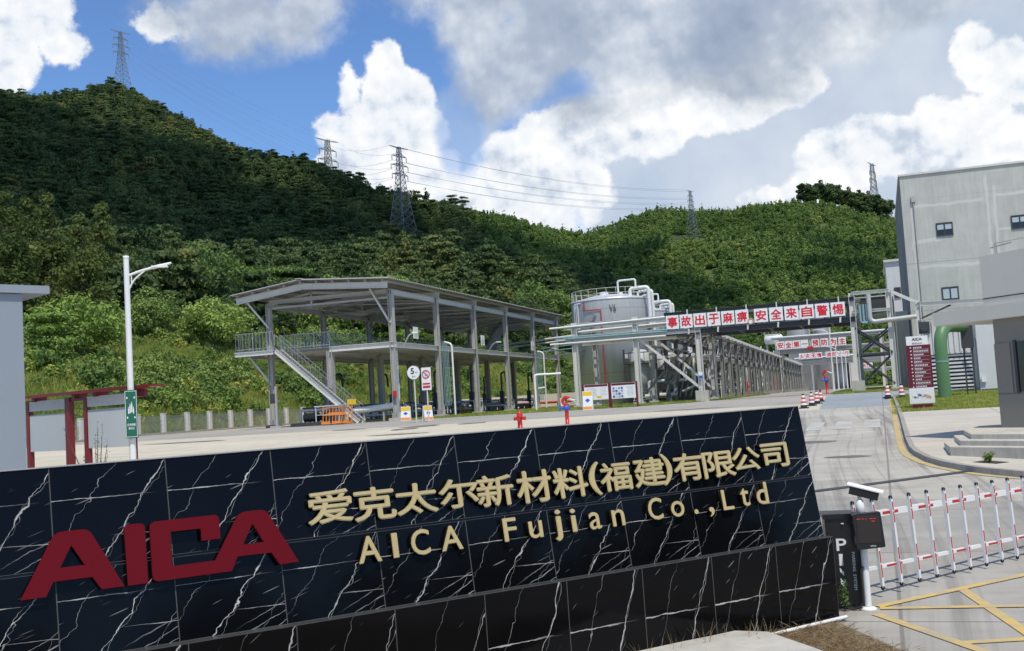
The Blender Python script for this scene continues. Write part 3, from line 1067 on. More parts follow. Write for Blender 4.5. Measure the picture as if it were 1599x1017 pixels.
th, r = sample_polar(30000, -0.16, 0.56, 250, 1010, rng)
a, b_, d = foot_ridge(th)
xs_ = np.tan(th) * F_PX + 799.5
lim = np.interp(xs_, [-900, 500, 700, 760, 860, 960, 1030], [2000, 2000, 760, 520, 470, 460, 0])
bare = vnoise(np.sin(th) * r / 70, np.cos(th) * r / 70, 9)
ok = (r > np.where(xs_ > 820, a + 4, b_ + 5)) & (r < d + 8) & (r > lim + rng.normal(0, 18, len(r))) & ~((bare > 0.25) & (r > 620) & (rng.uniform(0, 1, len(r)) < 0.8)) & clear_of_pylons(th, r)
pl = hill_xyz(th[ok], r[ok])
s_ = (0.42 + 0.62 * rng.uniform(0, 1, len(pl)) ** 1.8) * np.where(r[ok] > d[ok] - 60, 0.75, 1.0)
scatter('young_wood', pl - np.array([0, 0, 0.8]), np.stack([s_, s_, s_ * rng.uniform(0.8, 1.1, len(pl))], 1), far_mid, 5,
        'lighter green young wood covering the lower hills on the right', 'wood', 2)

# rough grass and scrub on the bank behind the fence
scrub = variants('scrub', [crown_mesh('scrub', 60 + i, 'bush', H, Rd, 0.0, lb, cd, sz, LF[m_]) for i, (H, Rd, lb, cd, sz, m_) in enumerate([
    (1.8, 1.3, 10, 460, 0.15, 'light'), (2.4, 1.5, 11, 520, 0.16, 'mid'), (1.3, 1.2, 7, 260, 0.18, 'grass'), (2.8, 1.6, 11, 560, 0.16, 'mid'), (1.5, 1.5, 10, 420, 0.15, 'grass')])])
th, r = sample_polar(15000, -0.56, 0.06, 75, 262, rng)
a, b_, d = foot_ridge(th)
ok = (r > a + 1.5) & (r < b_ + 26)
pl = hill_xyz(th[ok], r[ok])
clump = vnoise(pl[:, 0] / 9, pl[:, 1] / 9, 21)
s_ = rng.uniform(0.30, 0.72, len(pl)) * np.where(r[ok] < a[ok] + 6, 0.6, 1.0) * np.where(clump > 0.25, 1.9, 1.0)
scatter('bank_scrub', pl - np.array([0, 0, 0.15]), np.stack([s_, s_, s_ * rng.uniform(0.7, 1.2, len(pl))], 1), scrub, 5,
        'bright green scrub and rough growth on the bank behind the mesh fence', 'scrub', 3)


def tuft_mesh(name, seed, n, h, spread, mat, w=0.012, lean=0.5):
    rg = random.Random(seed)
    m_ = MB()
    for i in range(n):
        a_ = rg.uniform(0, 6.28)
        q = rg.uniform(0, spread)
        x, y = q * math.cos(a_), q * math.sin(a_)
        hh = h * rg.uniform(0.5, 1.2)
        lx, ly = rg.gauss(0, lean) * hh, rg.gauss(0, lean) * hh
        wx, wy = w * math.cos(a_ + 1.5), w * math.sin(a_ + 1.5)
        m_.add([(x - wx, y - wy, 0), (x + wx, y + wy, 0), (x + lx * .4 + wx * .7, y + ly * .4 + wy * .7, hh * .6), (x + lx, y + ly, hh), (x + lx * .4 - wx * .7, y + ly * .4 - wy * .7, hh * .6)], [(0, 1, 2, 3, 4)])
    me = m_.mesh(name)
    me.materials.append(mat)
    return me


lawn_v = variants('lawn_tuft', [tuft_mesh('lawn_tuft', i, 70, 0.13, 0.45, LF['grass'], 0.012, 0.35) for i in range(4)])
reed_v = variants('bank_grass', [tuft_mesh('bank_grass', 10 + i, 46, 1.3, 0.55, LF['grass'] if i < 3 else LF['light'], 0.03, 0.28) for i in range(4)])
th, r = sample_polar(42000, -0.56, 0.06, 75, 225, rng)
a, b_, d = foot_ridge(th)
ok = (r > a + 0.6) & (r < a + 52) & (rng.uniform(0, 1, len(r)) < 1.2 - (r - a) / 75)
pl = hill_xyz(th[ok], r[ok])
s_ = rng.uniform(0.5, 1.1, len(pl))
scatter('bank_grass', pl, np.stack([s_, s_, s_], 1), reed_v, 4, 'tall yellow green grass standing right behind the mesh fence', 'grass', 4, 0.1)


def in_poly(P, poly):
    x, y = P[:, 0], P[:, 1]
    ins = np.zeros(len(P), bool)
    for (x0, y0), (x1, y1) in zip(poly, poly[1:] + poly[:1]):
        c_ = ((y0 > y) != (y1 > y)) & (x < (x1 - x0) * (y - y0) / (y1 - y0 + 1e-12) + x0)
        ins ^= c_
    return ins


def lawn(name, poly, n, label, seed):
    sheet('lawn_soil', poly, 0.03, M['turf'])
    rg = np.random.default_rng(seed)
    lo, hi = np.min(poly, 0), np.max(poly, 0)
    P = rg.uniform(lo, hi, (n * 3, 2))
    P = P[in_poly(P, poly)][:n]
    pts = [tuple(WG(t_, s2, 0.03)) for t_, s2 in P]
    s_ = rg.uniform(0.5, 1.2, len(pts))
    scatter(name, pts, np.stack([s_, s_, s_], 1), lawn_v, 4, label, 'grass', seed)


lawn('lawn_grass', [(0.72, 48.25), (14, 48.25), (14, 75), (2.2, 73), (0.72, 67)], 3800, 'sunlit lawn grass around the maroon direction sign and green pipe', 5)
lawn('rack_lawn_grass', [(-46, 85.6), (-19, 85.6), (-14.6, 95.8), (-13.8, 104), (-13.8, 150), (-46, 150)], 4200, 'bright lawn grass under the pipe rack left of the works road', 6)
lawn('far_lawn_grass', [(-3.8, 93.2), (13, 93.2), (13, 140), (-3.8, 150)], 2600, 'lawn grass around the steel column right of the works road', 7)

# ------------------------------------------------------------------ monument sign at the gate
sd = Vector((0.86159655, 0.50751916, 0.00869967))
sn = Vector((0.50753836, -0.86162916, 0.0))
sup = Vector((-0.00749589, -0.00441542, 0.99996216))
sw = Vector((-0.0868001, 0.13042744, 0.98765096))
snf = sd.cross(sw).normalized()
if snf.dot(sn) < 0:
    snf = -snf
SO = Vector((3.20940604, 11.73361475, 0.1280656))
SU = SO + sup * 0.85 - sn * 0.10


def granite():
    m, t, b = material('black_veined_marble')
    uv = t.new('ShaderNodeUVMap').outputs[0]
    u_, v_, _ = t.sep(uv)
    x, y = t.math('FRACT', u_), t.math('FRACT', v_)
    tile = t.comb(t.math('FLOOR', u_), t.math('FLOOR', v_), 0)
    lo = t.comb(x, y, 0)
    rnd = t.new('ShaderNodeTexWhiteNoise', noise_dimensions='3D')
    t.put(rnd.inputs['Vector'], tile)
    rv = rnd.outputs['Value']
    seed = t.vmath('ADD', lo, t.vmath('MULTIPLY', tile, (0.37, 0.53, 0)))

    def warp(sc, amp, off):
        return t.math('MULTIPLY', t.math('SUBTRACT', t.noise(t.vmath('ADD', seed, (off, off * 1.7, 0)), sc, 3, 0.6), 0.5), amp)

    def vein(dist, w, strength, off):
        w = w * 0.8
        k = t.noise(t.vmath('ADD', seed, (off, 5 + off, 0)), 5.0, 3, 0.6)
        ww = t.math('ADD', w * 0.35, t.math('MULTIPLY', t.smooth(k, 0.35, 0.75), w))
        f = t.math('SUBTRACT', 1.0, t.math('DIVIDE', t.math('ABSOLUTE', dist), ww), clamp=True)
        return t.math('MULTIPLY', f, strength)
    out = None

    def put(f):
        nonlocal out
        out = f if out is None else t.math('MAXIMUM', out, f)
    # bold diagonal, its companion, thin diagonals
    base = t.math('ADD', t.math('SUBTRACT', x, t.math('MULTIPLY', y, 0.62)), t.math('MULTIPLY', t.math('SUBTRACT', rv, 0.5), 0.14))
    put(vein(t.math('SUBTRACT', t.math('ADD', base, warp(3.5, 0.20, 1.3)), 0.36), 0.011, 1.0, 0.0))
    put(vein(t.math('SUBTRACT', t.math('ADD', base, warp(2.5, 0.30, 2.3)), 0.375), 0.004, 0.6, 0.7))
    put(vein(t.math('SUBTRACT', t.math('ADD', base, warp(3.0, 0.28, 4.1)), -0.10), 0.005, 0.55, 1.4))
    put(vein(t.math('SUBTRACT', t.math('ADD', base, warp(3.0, 0.28, 7.7)), 0.80), 0.005, 0.45, 2.2))
    # straight cross veins, each on part of the tile
    put(t.math('MULTIPLY', vein(t.math('SUBTRACT', t.math('ADD', y, warp(5, 0.03, 3.1)), 0.66), 0.009, 0.95, 3.0), t.smooth(x, 0.95, 0.35)))
    put(t.math('MULTIPLY', vein(t.math('SUBTRACT', t.math('ADD', t.math('ADD', y, t.math('MULTIPLY', x, 0.05)), warp(5, 0.03, 6.1)), 0.30), 0.008, 0.8, 5.0), t.smooth(x, 0.45, 0.8)))
    # short flecks lying at a low angle
    for ang, sc, th_, st in ((0.44, 0.7, 0.755, 0.30), (0.50, 1.0, 0.77, 0.25), (0.36, 0.45, 0.755, 0.28)):
        ca, sa = math.cos(ang), math.sin(ang)
        sx_, sy_, _z = t.sep(seed)
        al = t.math('ADD', t.math('MULTIPLY', sx_, ca), t.math('MULTIPLY', sy_, sa))
        cr = t.math('SUBTRACT', t.math('MULTIPLY', sy_, ca), t.math('MULTIPLY', sx_, sa))
        nn_ = t.noise(t.comb(t.math('MULTIPLY', al, 4.2 * sc), t.math('MULTIPLY', cr, 62 * sc), sc * 3), 1.0, 1, 0.4)
        put(t.math('MULTIPLY', t.smooth(nn_, th_, th_ + 0.05), st))
    # lower right corner: a bundle of veins
    lowr = t.math('MULTIPLY', t.smooth(x, 0.45, 0.9), t.smooth(y, 0.5, 0.05))
    for o_ in (0.30, 0.42, 0.55):
        put(t.math('MULTIPLY', vein(t.math('SUBTRACT', t.math('ADD', t.math('SUBTRACT', y, t.math('MULTIPLY', x, 0.55)), warp(4, 0.09, o_ * 20)), -o_ + 0.05), 0.010, 0.7, o_ * 9), lowr))
    body = t.mix(t.noise(seed, 2.0, 4, 0.6), (0.0014, 0.0015, 0.0020), (0.0045, 0.0048, 0.006))
    c_ = t.mix(t.math('MULTIPLY', out, t.math('ADD', 0.70, t.math('MULTIPLY', rv, 0.25))), body, (0.70, 0.69, 0.65))
    ed = t.math('MINIMUM', t.math('MINIMUM', x, t.math('SUBTRACT', 1.0, x)), t.math('MINIMUM', y, t.math('SUBTRACT', 1.0, y)))
    c_ = t.mix(t.smooth(ed, 0.007, 0.003), c_, (0.085, 0.083, 0.078))
    t.put(b.inputs['Base Color'], c_)
    b.inputs['Roughness'].default_value = 0.09
    b.inputs['Specular IOR Level'].default_value = 0.16
    bp = t.new('ShaderNodeBump')
    bp.inputs['Strength'].default_value = 0.03
    bp.inputs['Distance'].default_value = 0.05
    t.put(bp.inputs['Height'], t.math('ADD', t.noise(t.vmath('MULTIPLY', tile, (0.7, 0.9, 0)), 1.0, 1), t.noise(lo, 1.5, 2)))
    t.put(b.inputs['Normal'], bp.outputs[0])
    return m


M['granite'] = granite()
sign = thing('monument_sign', 'long low black marble company sign wall with crimson and gold letters', 'sign wall', SO, 0)


def tiled(name, quads_, parent, mats):
    """quads_: list of (4 world points, (tile column, tile row), material index)"""
    me = bpy.data.meshes.new(name)
    vs, fs, uvs, mi = [], [], [], []
    for q, (i, j), k in quads_:
        b_ = len(vs)
        vs += [tuple(p - parent.location) for p in q]
        fs.append((b_, b_ + 1, b_ + 2, b_ + 3))
        e = 0.0005
        uvs += [(i + e, j + e), (i + 1 - e, j + e), (i + 1 - e, j + 1 - e), (i + e, j + 1 - e)]
        mi.append(k)
    me.from_pydata(vs, [], fs)
    ul = me.uv_layers.new(name='UVMap')
    for k, u in enumerate(uvs):
        ul.data[k].uv = u
    me.polygons.foreach_set('material_index', mi)
    for m_ in mats:
        me.materials.append(m_)
    me.update()
    return link(name, me, parent)


LEFT = -10.2
q_ = []
us = [-0.035] + [-0.829 - 0.829 * k for k in range(12)]
us = [u for u in us if u > LEFT] + [LEFT]
BD = 0.95                                            # depth of the base
for i, (a, b) in enumerate(zip(us, us[1:])):
    p = lambda u, v, dpt=0.0: SO + sd * u + sup * v - sn * dpt
    q_.append(((p(b, -0.5), p(a, -0.5), p(a, 0.85), p(b, 0.85)), (i, 7), 0))
    q_.append(((p(b, 0.85), p(a, 0.85), p(a, 0.85, BD), p(b, 0.85, BD)), (i, 9), 1))
q_.append(((p(us[0], -0.5), p(us[0], -0.5, BD), p(us[0], 0.85, BD), p(us[0], 0.85)), (20, 7), 0))
q_.append(((p(LEFT, -0.5, BD), p(LEFT, -0.5), p(LEFT, 0.85), p(LEFT, 0.85, BD)), (21, 7), 0))
q_.append(((p(us[0], -0.5, BD), p(LEFT, -0.5, BD), p(LEFT, 0.85, BD), p(us[0], 0.85, BD)), (22, 7), 0))
M['ledge'] = plain('sky_sheen_ledge', (0.055, 0.055, 0.055), 0.25, 0, 0.15, 2.0)  # lighter than the marble: the sky's reflection is put into this colour
tiled('plinth', q_, sign, [M['granite'], M['ledge']])
q_ = []
us = [-0.055, -0.866] + [-0.866 - 0.829 * k for k in range(1, 12)]
us = [u for u in us if u > LEFT] + [LEFT]
p = lambda u, v, dpt=0.0: SU + sd * u + sw * v - snf * dpt
TH_ = 0.42
for i, (a, b) in enumerate(zip(us, us[1:])):
    q_.append(((p(b, 0), p(a, 0), p(a, 0.618), p(b, 0.618)), (i, 3), 0))
    q_.append(((p(b, 0.618), p(a, 0.618), p(a, 0.618, 0.02), p(b, 0.618, 0.02)), (i, 12), 1))
    q_.append(((p(b, 0.618, 0.02), p(a, 0.618, 0.02), p(a, 0.636, 0.02), p(b, 0.636, 0.02)), (i, 13), 2))
    q_.append(((p(b, 0.636, 0.02), p(a, 0.636, 0.02), p(a, 0.636), p(b, 0.636)), (i, 14), 2))
    q_.append(((p(b, 0.636), p(a, 0.636), p(a, 1.37), p(b, 1.37)), (i, 4), 0))
    q_.append(((p(b, 1.37), p(a, 1.37), p(a, 1.37, TH_), p(b, 1.37, TH_)), (i, 15), 1))
    q_.append(((p(a, 0, TH_), p(b, 0, TH_), p(b, 1.37, TH_), p(a, 1.37, TH_)), (i, 16), 0))
q_.append(((p(us[0], 0), p(us[0], 0, TH_), p(us[0], 1.37, TH_), p(us[0], 1.37)), (30, 3), 0))
q_.append(((p(LEFT, 0, TH_), p(LEFT, 0), p(LEFT, 1.37), p(LEFT, 1.37, TH_)), (31, 3), 0))
tiled('name_wall', q_, sign, [M['granite'], M['ledge'], M['black']])
q_ = MB()
q_.bar(p(-0.055, 1.372, 0.0) - SO, p(LEFT, 1.372, 0.0) - SO, 0.022, 0.010, tuple(sw))
q_.build('top_trim', plain('grey_trim', (0.33, 0.33, 0.32), 0.4), sign)


def gold_mesh(items, depth, name, front, side):
    lst = []
    for ch, u0, u1, v0, v1, bold in items:
        me_ = text_mesh(ch, u1 - u0, v1 - v0, depth, bold)
        lst.append((me_, frame(p(u0, v0, -0.012) - SO, sd, sw, snf)))
    out = merge(lst, name)
    out.materials.append(front)
    out.materials.append(side)
    for f in out.polygons:
        f.material_index = 0 if f.normal.dot(snf) > 0.9 else 1
    return out


HAN = [('爱', -5.597, -5.223, .733, .988), ('克', -5.201, -4.838, .714, .975), ('太', -4.825, -4.448, .723, .970), ('尔', -4.420, -4.047, .731, .971),
       ('新', -4.051, -3.696, .707, .971), ('材', -3.651, -3.296, .699, .975), ('料', -3.267, -2.902, .704, .969), ('(', -2.871, -2.757, .699, .991),
       ('福', -2.747, -2.401, .715, .972), ('建', -2.358, -1.999, .717, .983), (')', -2.023, -1.913, .714, 1.002), ('有', -1.877, -1.527, .728, .988),
       ('限', -1.515, -1.116, .725, .973), ('公', -1.135, -.772, .760, .987), ('司', -.735, -.382, .760, .999)]
LAT = [('A', -5.211, -5.016, .378, .585), ('I', -4.905, -4.862, .387, .583), ('C', -4.734, -4.570, .381, .586), ('A', -4.458, -4.263, .384, .583),
       ('F', -3.845, -3.720, .391, .586), ('u', -3.590, -3.455, .386, .532), ('j', -3.324, -3.250, .333, .603), ('i', -3.138, -3.090, .394, .595),
       ('a', -2.945, -2.820, .390, .542), ('n', -2.690, -2.555, .391, .538), ('C', -2.265, -2.105, .400, .600), ('o', -1.998, -1.845, .399, .545),
       ('.', -1.727, -1.677, .399, .445), (',', -1.540, -1.480, .355, .445), ('L', -1.355, -1.225, .400, .592), ('t', -1.115, -1.010, .411, .585), ('d', -.905, -.760, .407, .620)]
side_ = plain('dark_letter_sides', (0.018, 0.014, 0.008), 0.4, 0.3, 0.1, 3)  # letter sides much darker than the gold faces
for h in HAN:
    link('gold_character', gold_mesh([h + (0.031,)], 0.042, 'gold_character', M['gold'], side_), sign)
for h in LAT:
    link('gold_letter', gold_mesh([h + (0.024,)], 0.042, 'gold_letter', M['gold'], side_), sign)


def poly_curve_mesh(polys, depth):
    cu = bpy.data.curves.new('logo', 'CURVE')
    cu.dimensions = '2D'
    cu.fill_mode = 'BOTH'
    cu.extrude = depth / 2
    for pts in polys:
        sp = cu.splines.new('POLY')
        sp.points.add(len(pts) - 1)
        for k, (x, y) in enumerate(pts):
            sp.points[k].co = (x, y, 0, 1)
        sp.use_cyclic_u = True
    o_ = bpy.data.objects.new('logo', cu)
    COL.objects.link(o_)
    dg = bpy.context.evaluated_depsgraph_get()
    dg.update()
    me_ = bpy.data.meshes.new_from_object(o_.evaluated_get(dg))
    bpy.data.objects.remove(o_)
    return me_


def rounded(pts, rad, n=4):
    """round the corners listed with rad > 0"""
    out = []
    k = len(pts)
    for i, pt in enumerate(pts):
        r_ = rad[i] if isinstance(rad, (list, tuple)) else rad
        P, A, B = Vector(pt), Vector(pts[i - 1]), Vector(pts[(i + 1) % k])
        if r_ <= 0:
            out.append(pt)
            continue
        a_, b_ = P + (A - P).normalized() * r_, P + (B - P).normalized() * r_
        for j in range(n + 1):
            f = j / n
            q = a_ * (1 - f) ** 2 + P * 2 * f * (1 - f) + b_ * f * f
            out.append((q.x, q.y))
    return out


LG = [rounded([(-7.742, .453), (-7.490, .895), (-7.262, .895), (-7.042, .454), (-7.200, .454), (-7.259, .549), (-7.520, .550), (-7.575, .452)], [0, .05, .05, 0, 0, 0, 0, 0]),
      [(-7.387, .790), (-7.302, .641), (-7.471, .641)],
      rounded([(-7.016, .893), (-6.868, .893), (-6.875, .453), (-7.019, .453)], [.04, .04, 0, 0]),
      rounded([(-6.833, .894), (-6.314, .895), (-6.316, .711), (-6.461, .711), (-6.460, .804), (-6.687, .805), (-6.694, .552), (-6.365, .553), (-6.150, .895),
               (-5.945, .895), (-5.719, .460), (-5.873, .457), (-5.931, .557), (-6.199, .560), (-6.251, .458), (-6.842, .455)],
              [.05, .04, 0, 0, 0, 0, 0, 0, .05, .05, 0, 0, 0, 0, 0, .05]),
      [(-6.060, .795), (-5.980, .646), (-6.148, .646)]]
for part_ in (LG[:2], LG[2:3], LG[3:]):
    me = poly_curve_mesh(part_, 0.035)
    me.transform(frame(p(0, 0, -0.045) - SO, sd, sw, snf))
    link('crimson_letter', me, sign, M['logo'])

# ------------------------------------------------------------------ barrier gate and its cabinet
bd = Vector((math.sin(R(54.5)), math.cos(R(54.5)), 0))
BQ = Vector((3.60841372, 12.39546952, 0))
bnv = Vector((bd.y, -bd.x, 0))
gate = thing('barrier_gate', 'white and red fence type barrier boom with black parking cabinet', 'barrier', (3.42, 12.25, 0.14), math.atan2(bd.y, bd.x))


def G(u, v, z):      # local: along the boom, towards the camera, up (z in world height)
    w_ = BQ + bd * u + bnv * v - gate.location
    return (w_.dot(bd), -w_.dot(bnv), z - gate.location.z)


cab = MB()
ccx, ccy = G(-0.16, -0.06, 0)[:2]
cx = cy = 0.0
cab.box((cx, cy, 0.02), (0.40, 0.40, 0.04)).box((cx, cy, 0.50), (0.36, 0.36, 0.92)).box((cx, cy, 0.985), (0.40, 0.40, 0.05))
cabo = cab.build('cabinet', M['black'], gate)
cabo.location = (ccx, ccy, 0)
cabo.rotation_euler = (0, 0, R(-46))
tx = text_mesh('P', 0.10, 0.125, 0.004, 0.02)
fx = lambda x_, z_: frame((cx + x_, cy - 0.184, z_), (1, 0, 0), (0, 0, 1), (0, -1, 0))
tx.transform(fx(-0.075, 0.62))
link('lettering', tx, cabo, M['text_w'])
tx = text_mesh('PARKING  SYSTEM', 0.40, 0.030, 0.004, 0.01)
tx.transform(frame((cx + 0.075, cy - 0.184, 0.60), (0, 0, -1), (1, 0, 0), (0, -1, 0)))
link('side_lettering', tx, cabo, M['text_w'])
st_ = MB()
for z0, z1, sl in ((0.46, 0.585, 0), (0.35, 0.44, 0.05), (0.22, 0.33, 0.05)):
    st_.add([(cx - 0.06, cy - 0.183, z0 + sl), (cx - 0.02, cy - 0.183, z0), (cx - 0.02, cy - 0.183, z1 - sl), (cx - 0.06, cy - 0.183, z1)], [(0, 1, 2, 3)])
st_.build('white_stripe', M['text_w'], cabo)
MB().lathe([(0.001, 0), (0.016, 0), (0.016, 0.012), (0.001, 0.012)], 12).build('keyhole', M['steel_lt'], cabo).location = (cx + 0.0, cy - 0.196, 0.90)
LB = 6.4
for nm, zc, hh in (('top_rail', 1.078, 0.066), ('bottom_rail', 0.497, 0.036)):
    rl = MB()
    rl.bar(G(-0.1, 0, zc), G(LB, 0, zc), 0.045, hh, (0, 0, 1))
    rl.cur = 1
    k = 0
    u = 0.45
    while u < LB - 0.3:
        rl.bar(G(u + 0.02, 0.024, zc), G(u + 0.30, 0.024, zc), 0.003, min(0.030, hh * 0.6), (0, 0, 1))
        u += 0.663
    rl.build(nm, [M['white'], M['red']], gate)
br = MB()
br.bar((0, 0, 0.02), (-0.07, 0, 0.98), 0.034, 0.034)
br.cur = 1
for z0, z1 in ((0.13, 0.27), (0.29, 0.42), (0.70, 0.82), (0.84, 0.93)):
    a_ = lambda z_: (-0.07 * (z_ - 0.02) / 0.96, -0.019, z_)
    br.bar(a_(z0), a_(z1), 0.018, 0.003, (0, -1, 0))
br.cur = 2
br.tube([(0.0015, 0, -0.012), (0.001, 0, 0.004), (0.0, 0, 0.03)], [0.012, 0.022, 0.022], 10)
br.tube([(-0.069, 0, 0.965), (-0.0708, 0, 0.99), (-0.0715, 0, 1.003)], [0.022, 0.022, 0.010], 10)
bme = br.mesh('bar')
for m_ in (M['white'], M['red'], M['black']):
    bme.materials.append(m_)
for k in range(19):
    o = link('bar', bme, gate)
    o.location = G(0.002 + 0.3347 * k, 0.045, 0.262)

# ------------------------------------------------------------------ number plate camera on its post
PZ = 0.145
post = thing('plate_camera_post', 'white camera post with black display box beside the barrier cabinet', 'camera post', (3.575, 12.02, PZ), R(-6))
MB().lathe([(0.001, 0), (0.085, 0), (0.088, 0.018), (0.075, 0.032), (0.040, 0.042)], 28).build('base_plate', M['white'], post)
MB().cyl((0, 0, 0.03), 0.036, 1.02, 20).build('post_tube', M['white'], post)
MB().lathe([(0.036, 0), (0.046, 0.005), (0.046, 0.125), (0.036, 0.135), (0.030, 0.16), (0.012, 0.17), (0.001, 0.17)], 20, (0, 0, 1.0)).build('sleeve', M['white'], post)
ds = MB()
ds.prism(rounded([(-0.145, -0.185), (0.145, -0.185), (0.145, 0.185), (-0.145, 0.185)], 0.02, 3), -0.05, 0.05)
dsm = ds.mesh('display_box')
dsm.transform(Matrix.Translation((0.04, -0.10, 0.845)) @ Matrix.Rotation(R(-4), 4, 'Y') @ Matrix.Rotation(R(90), 4, 'X'))
dso = link('display_box', dsm, post, M['black'])
scm, t, b = material('led_screen')
co = t.new('ShaderNodeTexCoord').outputs['Object']
x, y, z = t.sep(co)
gr_ = t.math('MULTIPLY', t.smooth(t.math('ABSOLUTE', t.math('SUBTRACT', t.math('FRACT', t.math('MULTIPLY', z, 55)), 0.5)), 0.2, 0.4), 0.5)
t.put(b.inputs['Base Color'], t.mix(gr_, (0.030, 0.022, 0.020), (0.015, 0.011, 0.010)))
b.inputs['Roughness'].default_value = 0.3
sq = MB()
sq.box((0.04, -0.1525, 0.865), (0.235, 0.004, 0.285))
sq.build('screen', scm, dso)
rm = plain('lit_red_led', (0.3, 0.01, 0.01), 0.5, emit=(0.55, 0.02, 0.03))
for k, (x_, w_) in enumerate([(-0.055, .035), (-0.01, .02), (0.02, .012), (0.075, .03), (0.11, .02)]):
    MB().box((x_ - 0.004, -0.1555, 0.972), (w_, 0.002, 0.006)).build('red_digits', rm, dso)
MB().box((0.09, -0.1555, 0.945), (0.03, 0.002, 0.006)).build('red_digits', rm, dso)
tx = text_mesh('alhua', 0.055, 0.014, 0.002, 0.015)
tx.transform(frame((0.045, -0.152, 0.683), (1, 0, 0), (0, 0, 1), (0, -1, 0)))
link('maker_mark', tx, dso, M['text_w'])
ch_ = MB()
ch_.prism([(-0.05, 0), (0.05, 0), (0.05, 0.085), (0.04, 0.10), (-0.04, 0.10), (-0.05, 0.085)], 0, 0.30)
cm_ = ch_.mesh('camera_housing')
ax_ = Vector((0.92, -0.26, -0.27)).normalized()
ux_ = Vector((0, 0, 1)).cross(ax_).normalized()
RX = frame(Vector((-0.09, 0.03, 1.275)) - ax_.cross(ux_) * 0.05, ux_, ax_.cross(ux_), ax_)
cm_.transform(RX)
cho = link('camera_housing', cm_, post, M['black'])
vz = MB()
vz.prism([(-0.058, 0.096), (-0.048, 0.112), (0.048, 0.112), (0.058, 0.096), (0.058, 0.086), (0.062, 0.086), (0.062, 0.100), (0.051, 0.117), (-0.051, 0.117), (-0.062, 0.100), (-0.062, 0.086), (-0.058, 0.086)], -0.03, 0.34)
vm_ = vz.mesh('sun_shield')
vm_.transform(RX)
link('sun_shield', vm_, cho, M['white'])
MB().tube([(0, 0, 1.15), (0, 0.02, 1.22)], 0.018, 10).build('mount', M['white'], post)
MB().tube(bend([(-0.03, -0.04, 0.46), (-0.055, -0.05, 0.42), (-0.055, -0.05, 0.08), (-0.12, -0.02, 0.02), (-0.26, 0.02, 0.03)], 0.06), 0.013, 8).build('cable', M['rubber'], post)

# white plastic pipe at the foot of the sign, concrete slab, dry litter, sapling by the cabinet
def on(pt, t_, s_):
    return WG(t_, s_, pt)


pp = MB()
a_, b_ = SO + sn * 0.10 + sd * (-0.04), SO + sn * 0.09 + sd * (-9.0)
pp.tube([Vector((q.x, q.y, zg(st_of(q)[0]) + 0.045)) for q in [a_ + (b_ - a_) * f - Vector((0, 0, 0)) for f in (0, .05, .12, .2, .3, .45, .7, 1)]], 0.019, 10)
tag(pp.build('drain_pipe', M['white']), 'thin white plastic pipe lying along the foot of the black sign wall', 'pipe')
sl = thing('concrete_slab', 'worn pale concrete slab lying in the dry grass before the sign', 'slab', WG(-1.55, 10.75, 0.0), 0)
bm = bmesh.new()
outl = [(-1.5, -1.4), (0.92, -1.4), (0.66, -0.55), (0.42, 0.16), (0.05, 0.36), (-0.5, 0.18), (-0.9, 0.02), (-1.5, -0.22)]
f = bm.faces.new([bm.verts.new((x, y, 0.14 + 0.01 * math.sin(5 * x))) for x, y in outl])
r_ = bmesh.ops.extrude_face_region(bm, geom=[f])
for v in r_['geom']:
    if isinstance(v, bmesh.types.BMVert):
        v.co.z -= 0.22
bmesh.ops.recalc_face_normals(bm, faces=bm.faces[:])
bmesh.ops.bevel(bm, geom=[e for e in bm.edges], offset=0.02, segments=2, affect='EDGES')
me = bpy.data.meshes.new('slab_top')
bm.to_mesh(me)
bm.free()
link('slab_top', me, sl, M['plinth'])
sheet('soil', [(-7, 5), (-7, 10.2), (-2.2, 10.95), (-0.62, 12.0), (-0.52, 11.75), (-0.10, 11.0), (0.35, 10.0), (0.5, 5)], 0.022, plain('dry_soil', (0.20, 0.155, 0.10), 0.95, 0, 0.3, 6.0, bump=0.6))
straw = variants('straw', [tuft_mesh('straw', 30 + i, 26, 0.030, 0.16, LF['dry'], 0.0022, 2.6) for i in range(4)])
rg = np.random.default_rng(8)
P = rg.uniform((-4.5, 8.5), (0.3, 12.0), (3600, 2))
P = P[in_poly(P, [(-4.5, 8.5), (-4.5, 10.3), (-2.2, 10.85), (-0.66, 11.9), (-0.16, 11.0), (0.3, 9.6), (0.3, 8.5)])]
pts = [tuple(WG(a, b, 0.022)) for a, b in P]
s_ = rg.uniform(0.5, 1.2, len(pts))
scatter('dry_grass', pts, np.stack([s_, s_, s_], 1), straw, 4, 'dry straw coloured grass and litter between the slab and the concrete', 'dry grass', 9, 0.2)
up_ = variants('dry_stalk', [tuft_mesh('dry_stalk', 50 + i, 14, 0.34, 0.10, LF['dry'], 0.003, 0.35) for i in range(3)])
pts = []
for u, v in [(-1.25, .10), (-1.4, .12), (-1.6, .10), (-1.75, .14), (-1.2, .2), (-1.9, .12), (-2.3, .14), (-2.6, .1), (-0.55, .3), (-3.0, .12), (-1.5, .25)]:
    q = SO + sd * u + sn * v
    pts.append((q.x, q.y, zg(st_of(q)[0])))
s_ = rg.uniform(0.5, 1.0, len(pts))
scatter('dry_weed', pts, np.stack([s_, s_, s_], 1), up_, 3, 'thin dry weed stalks growing along the foot of the sign wall', 'weeds', 10)


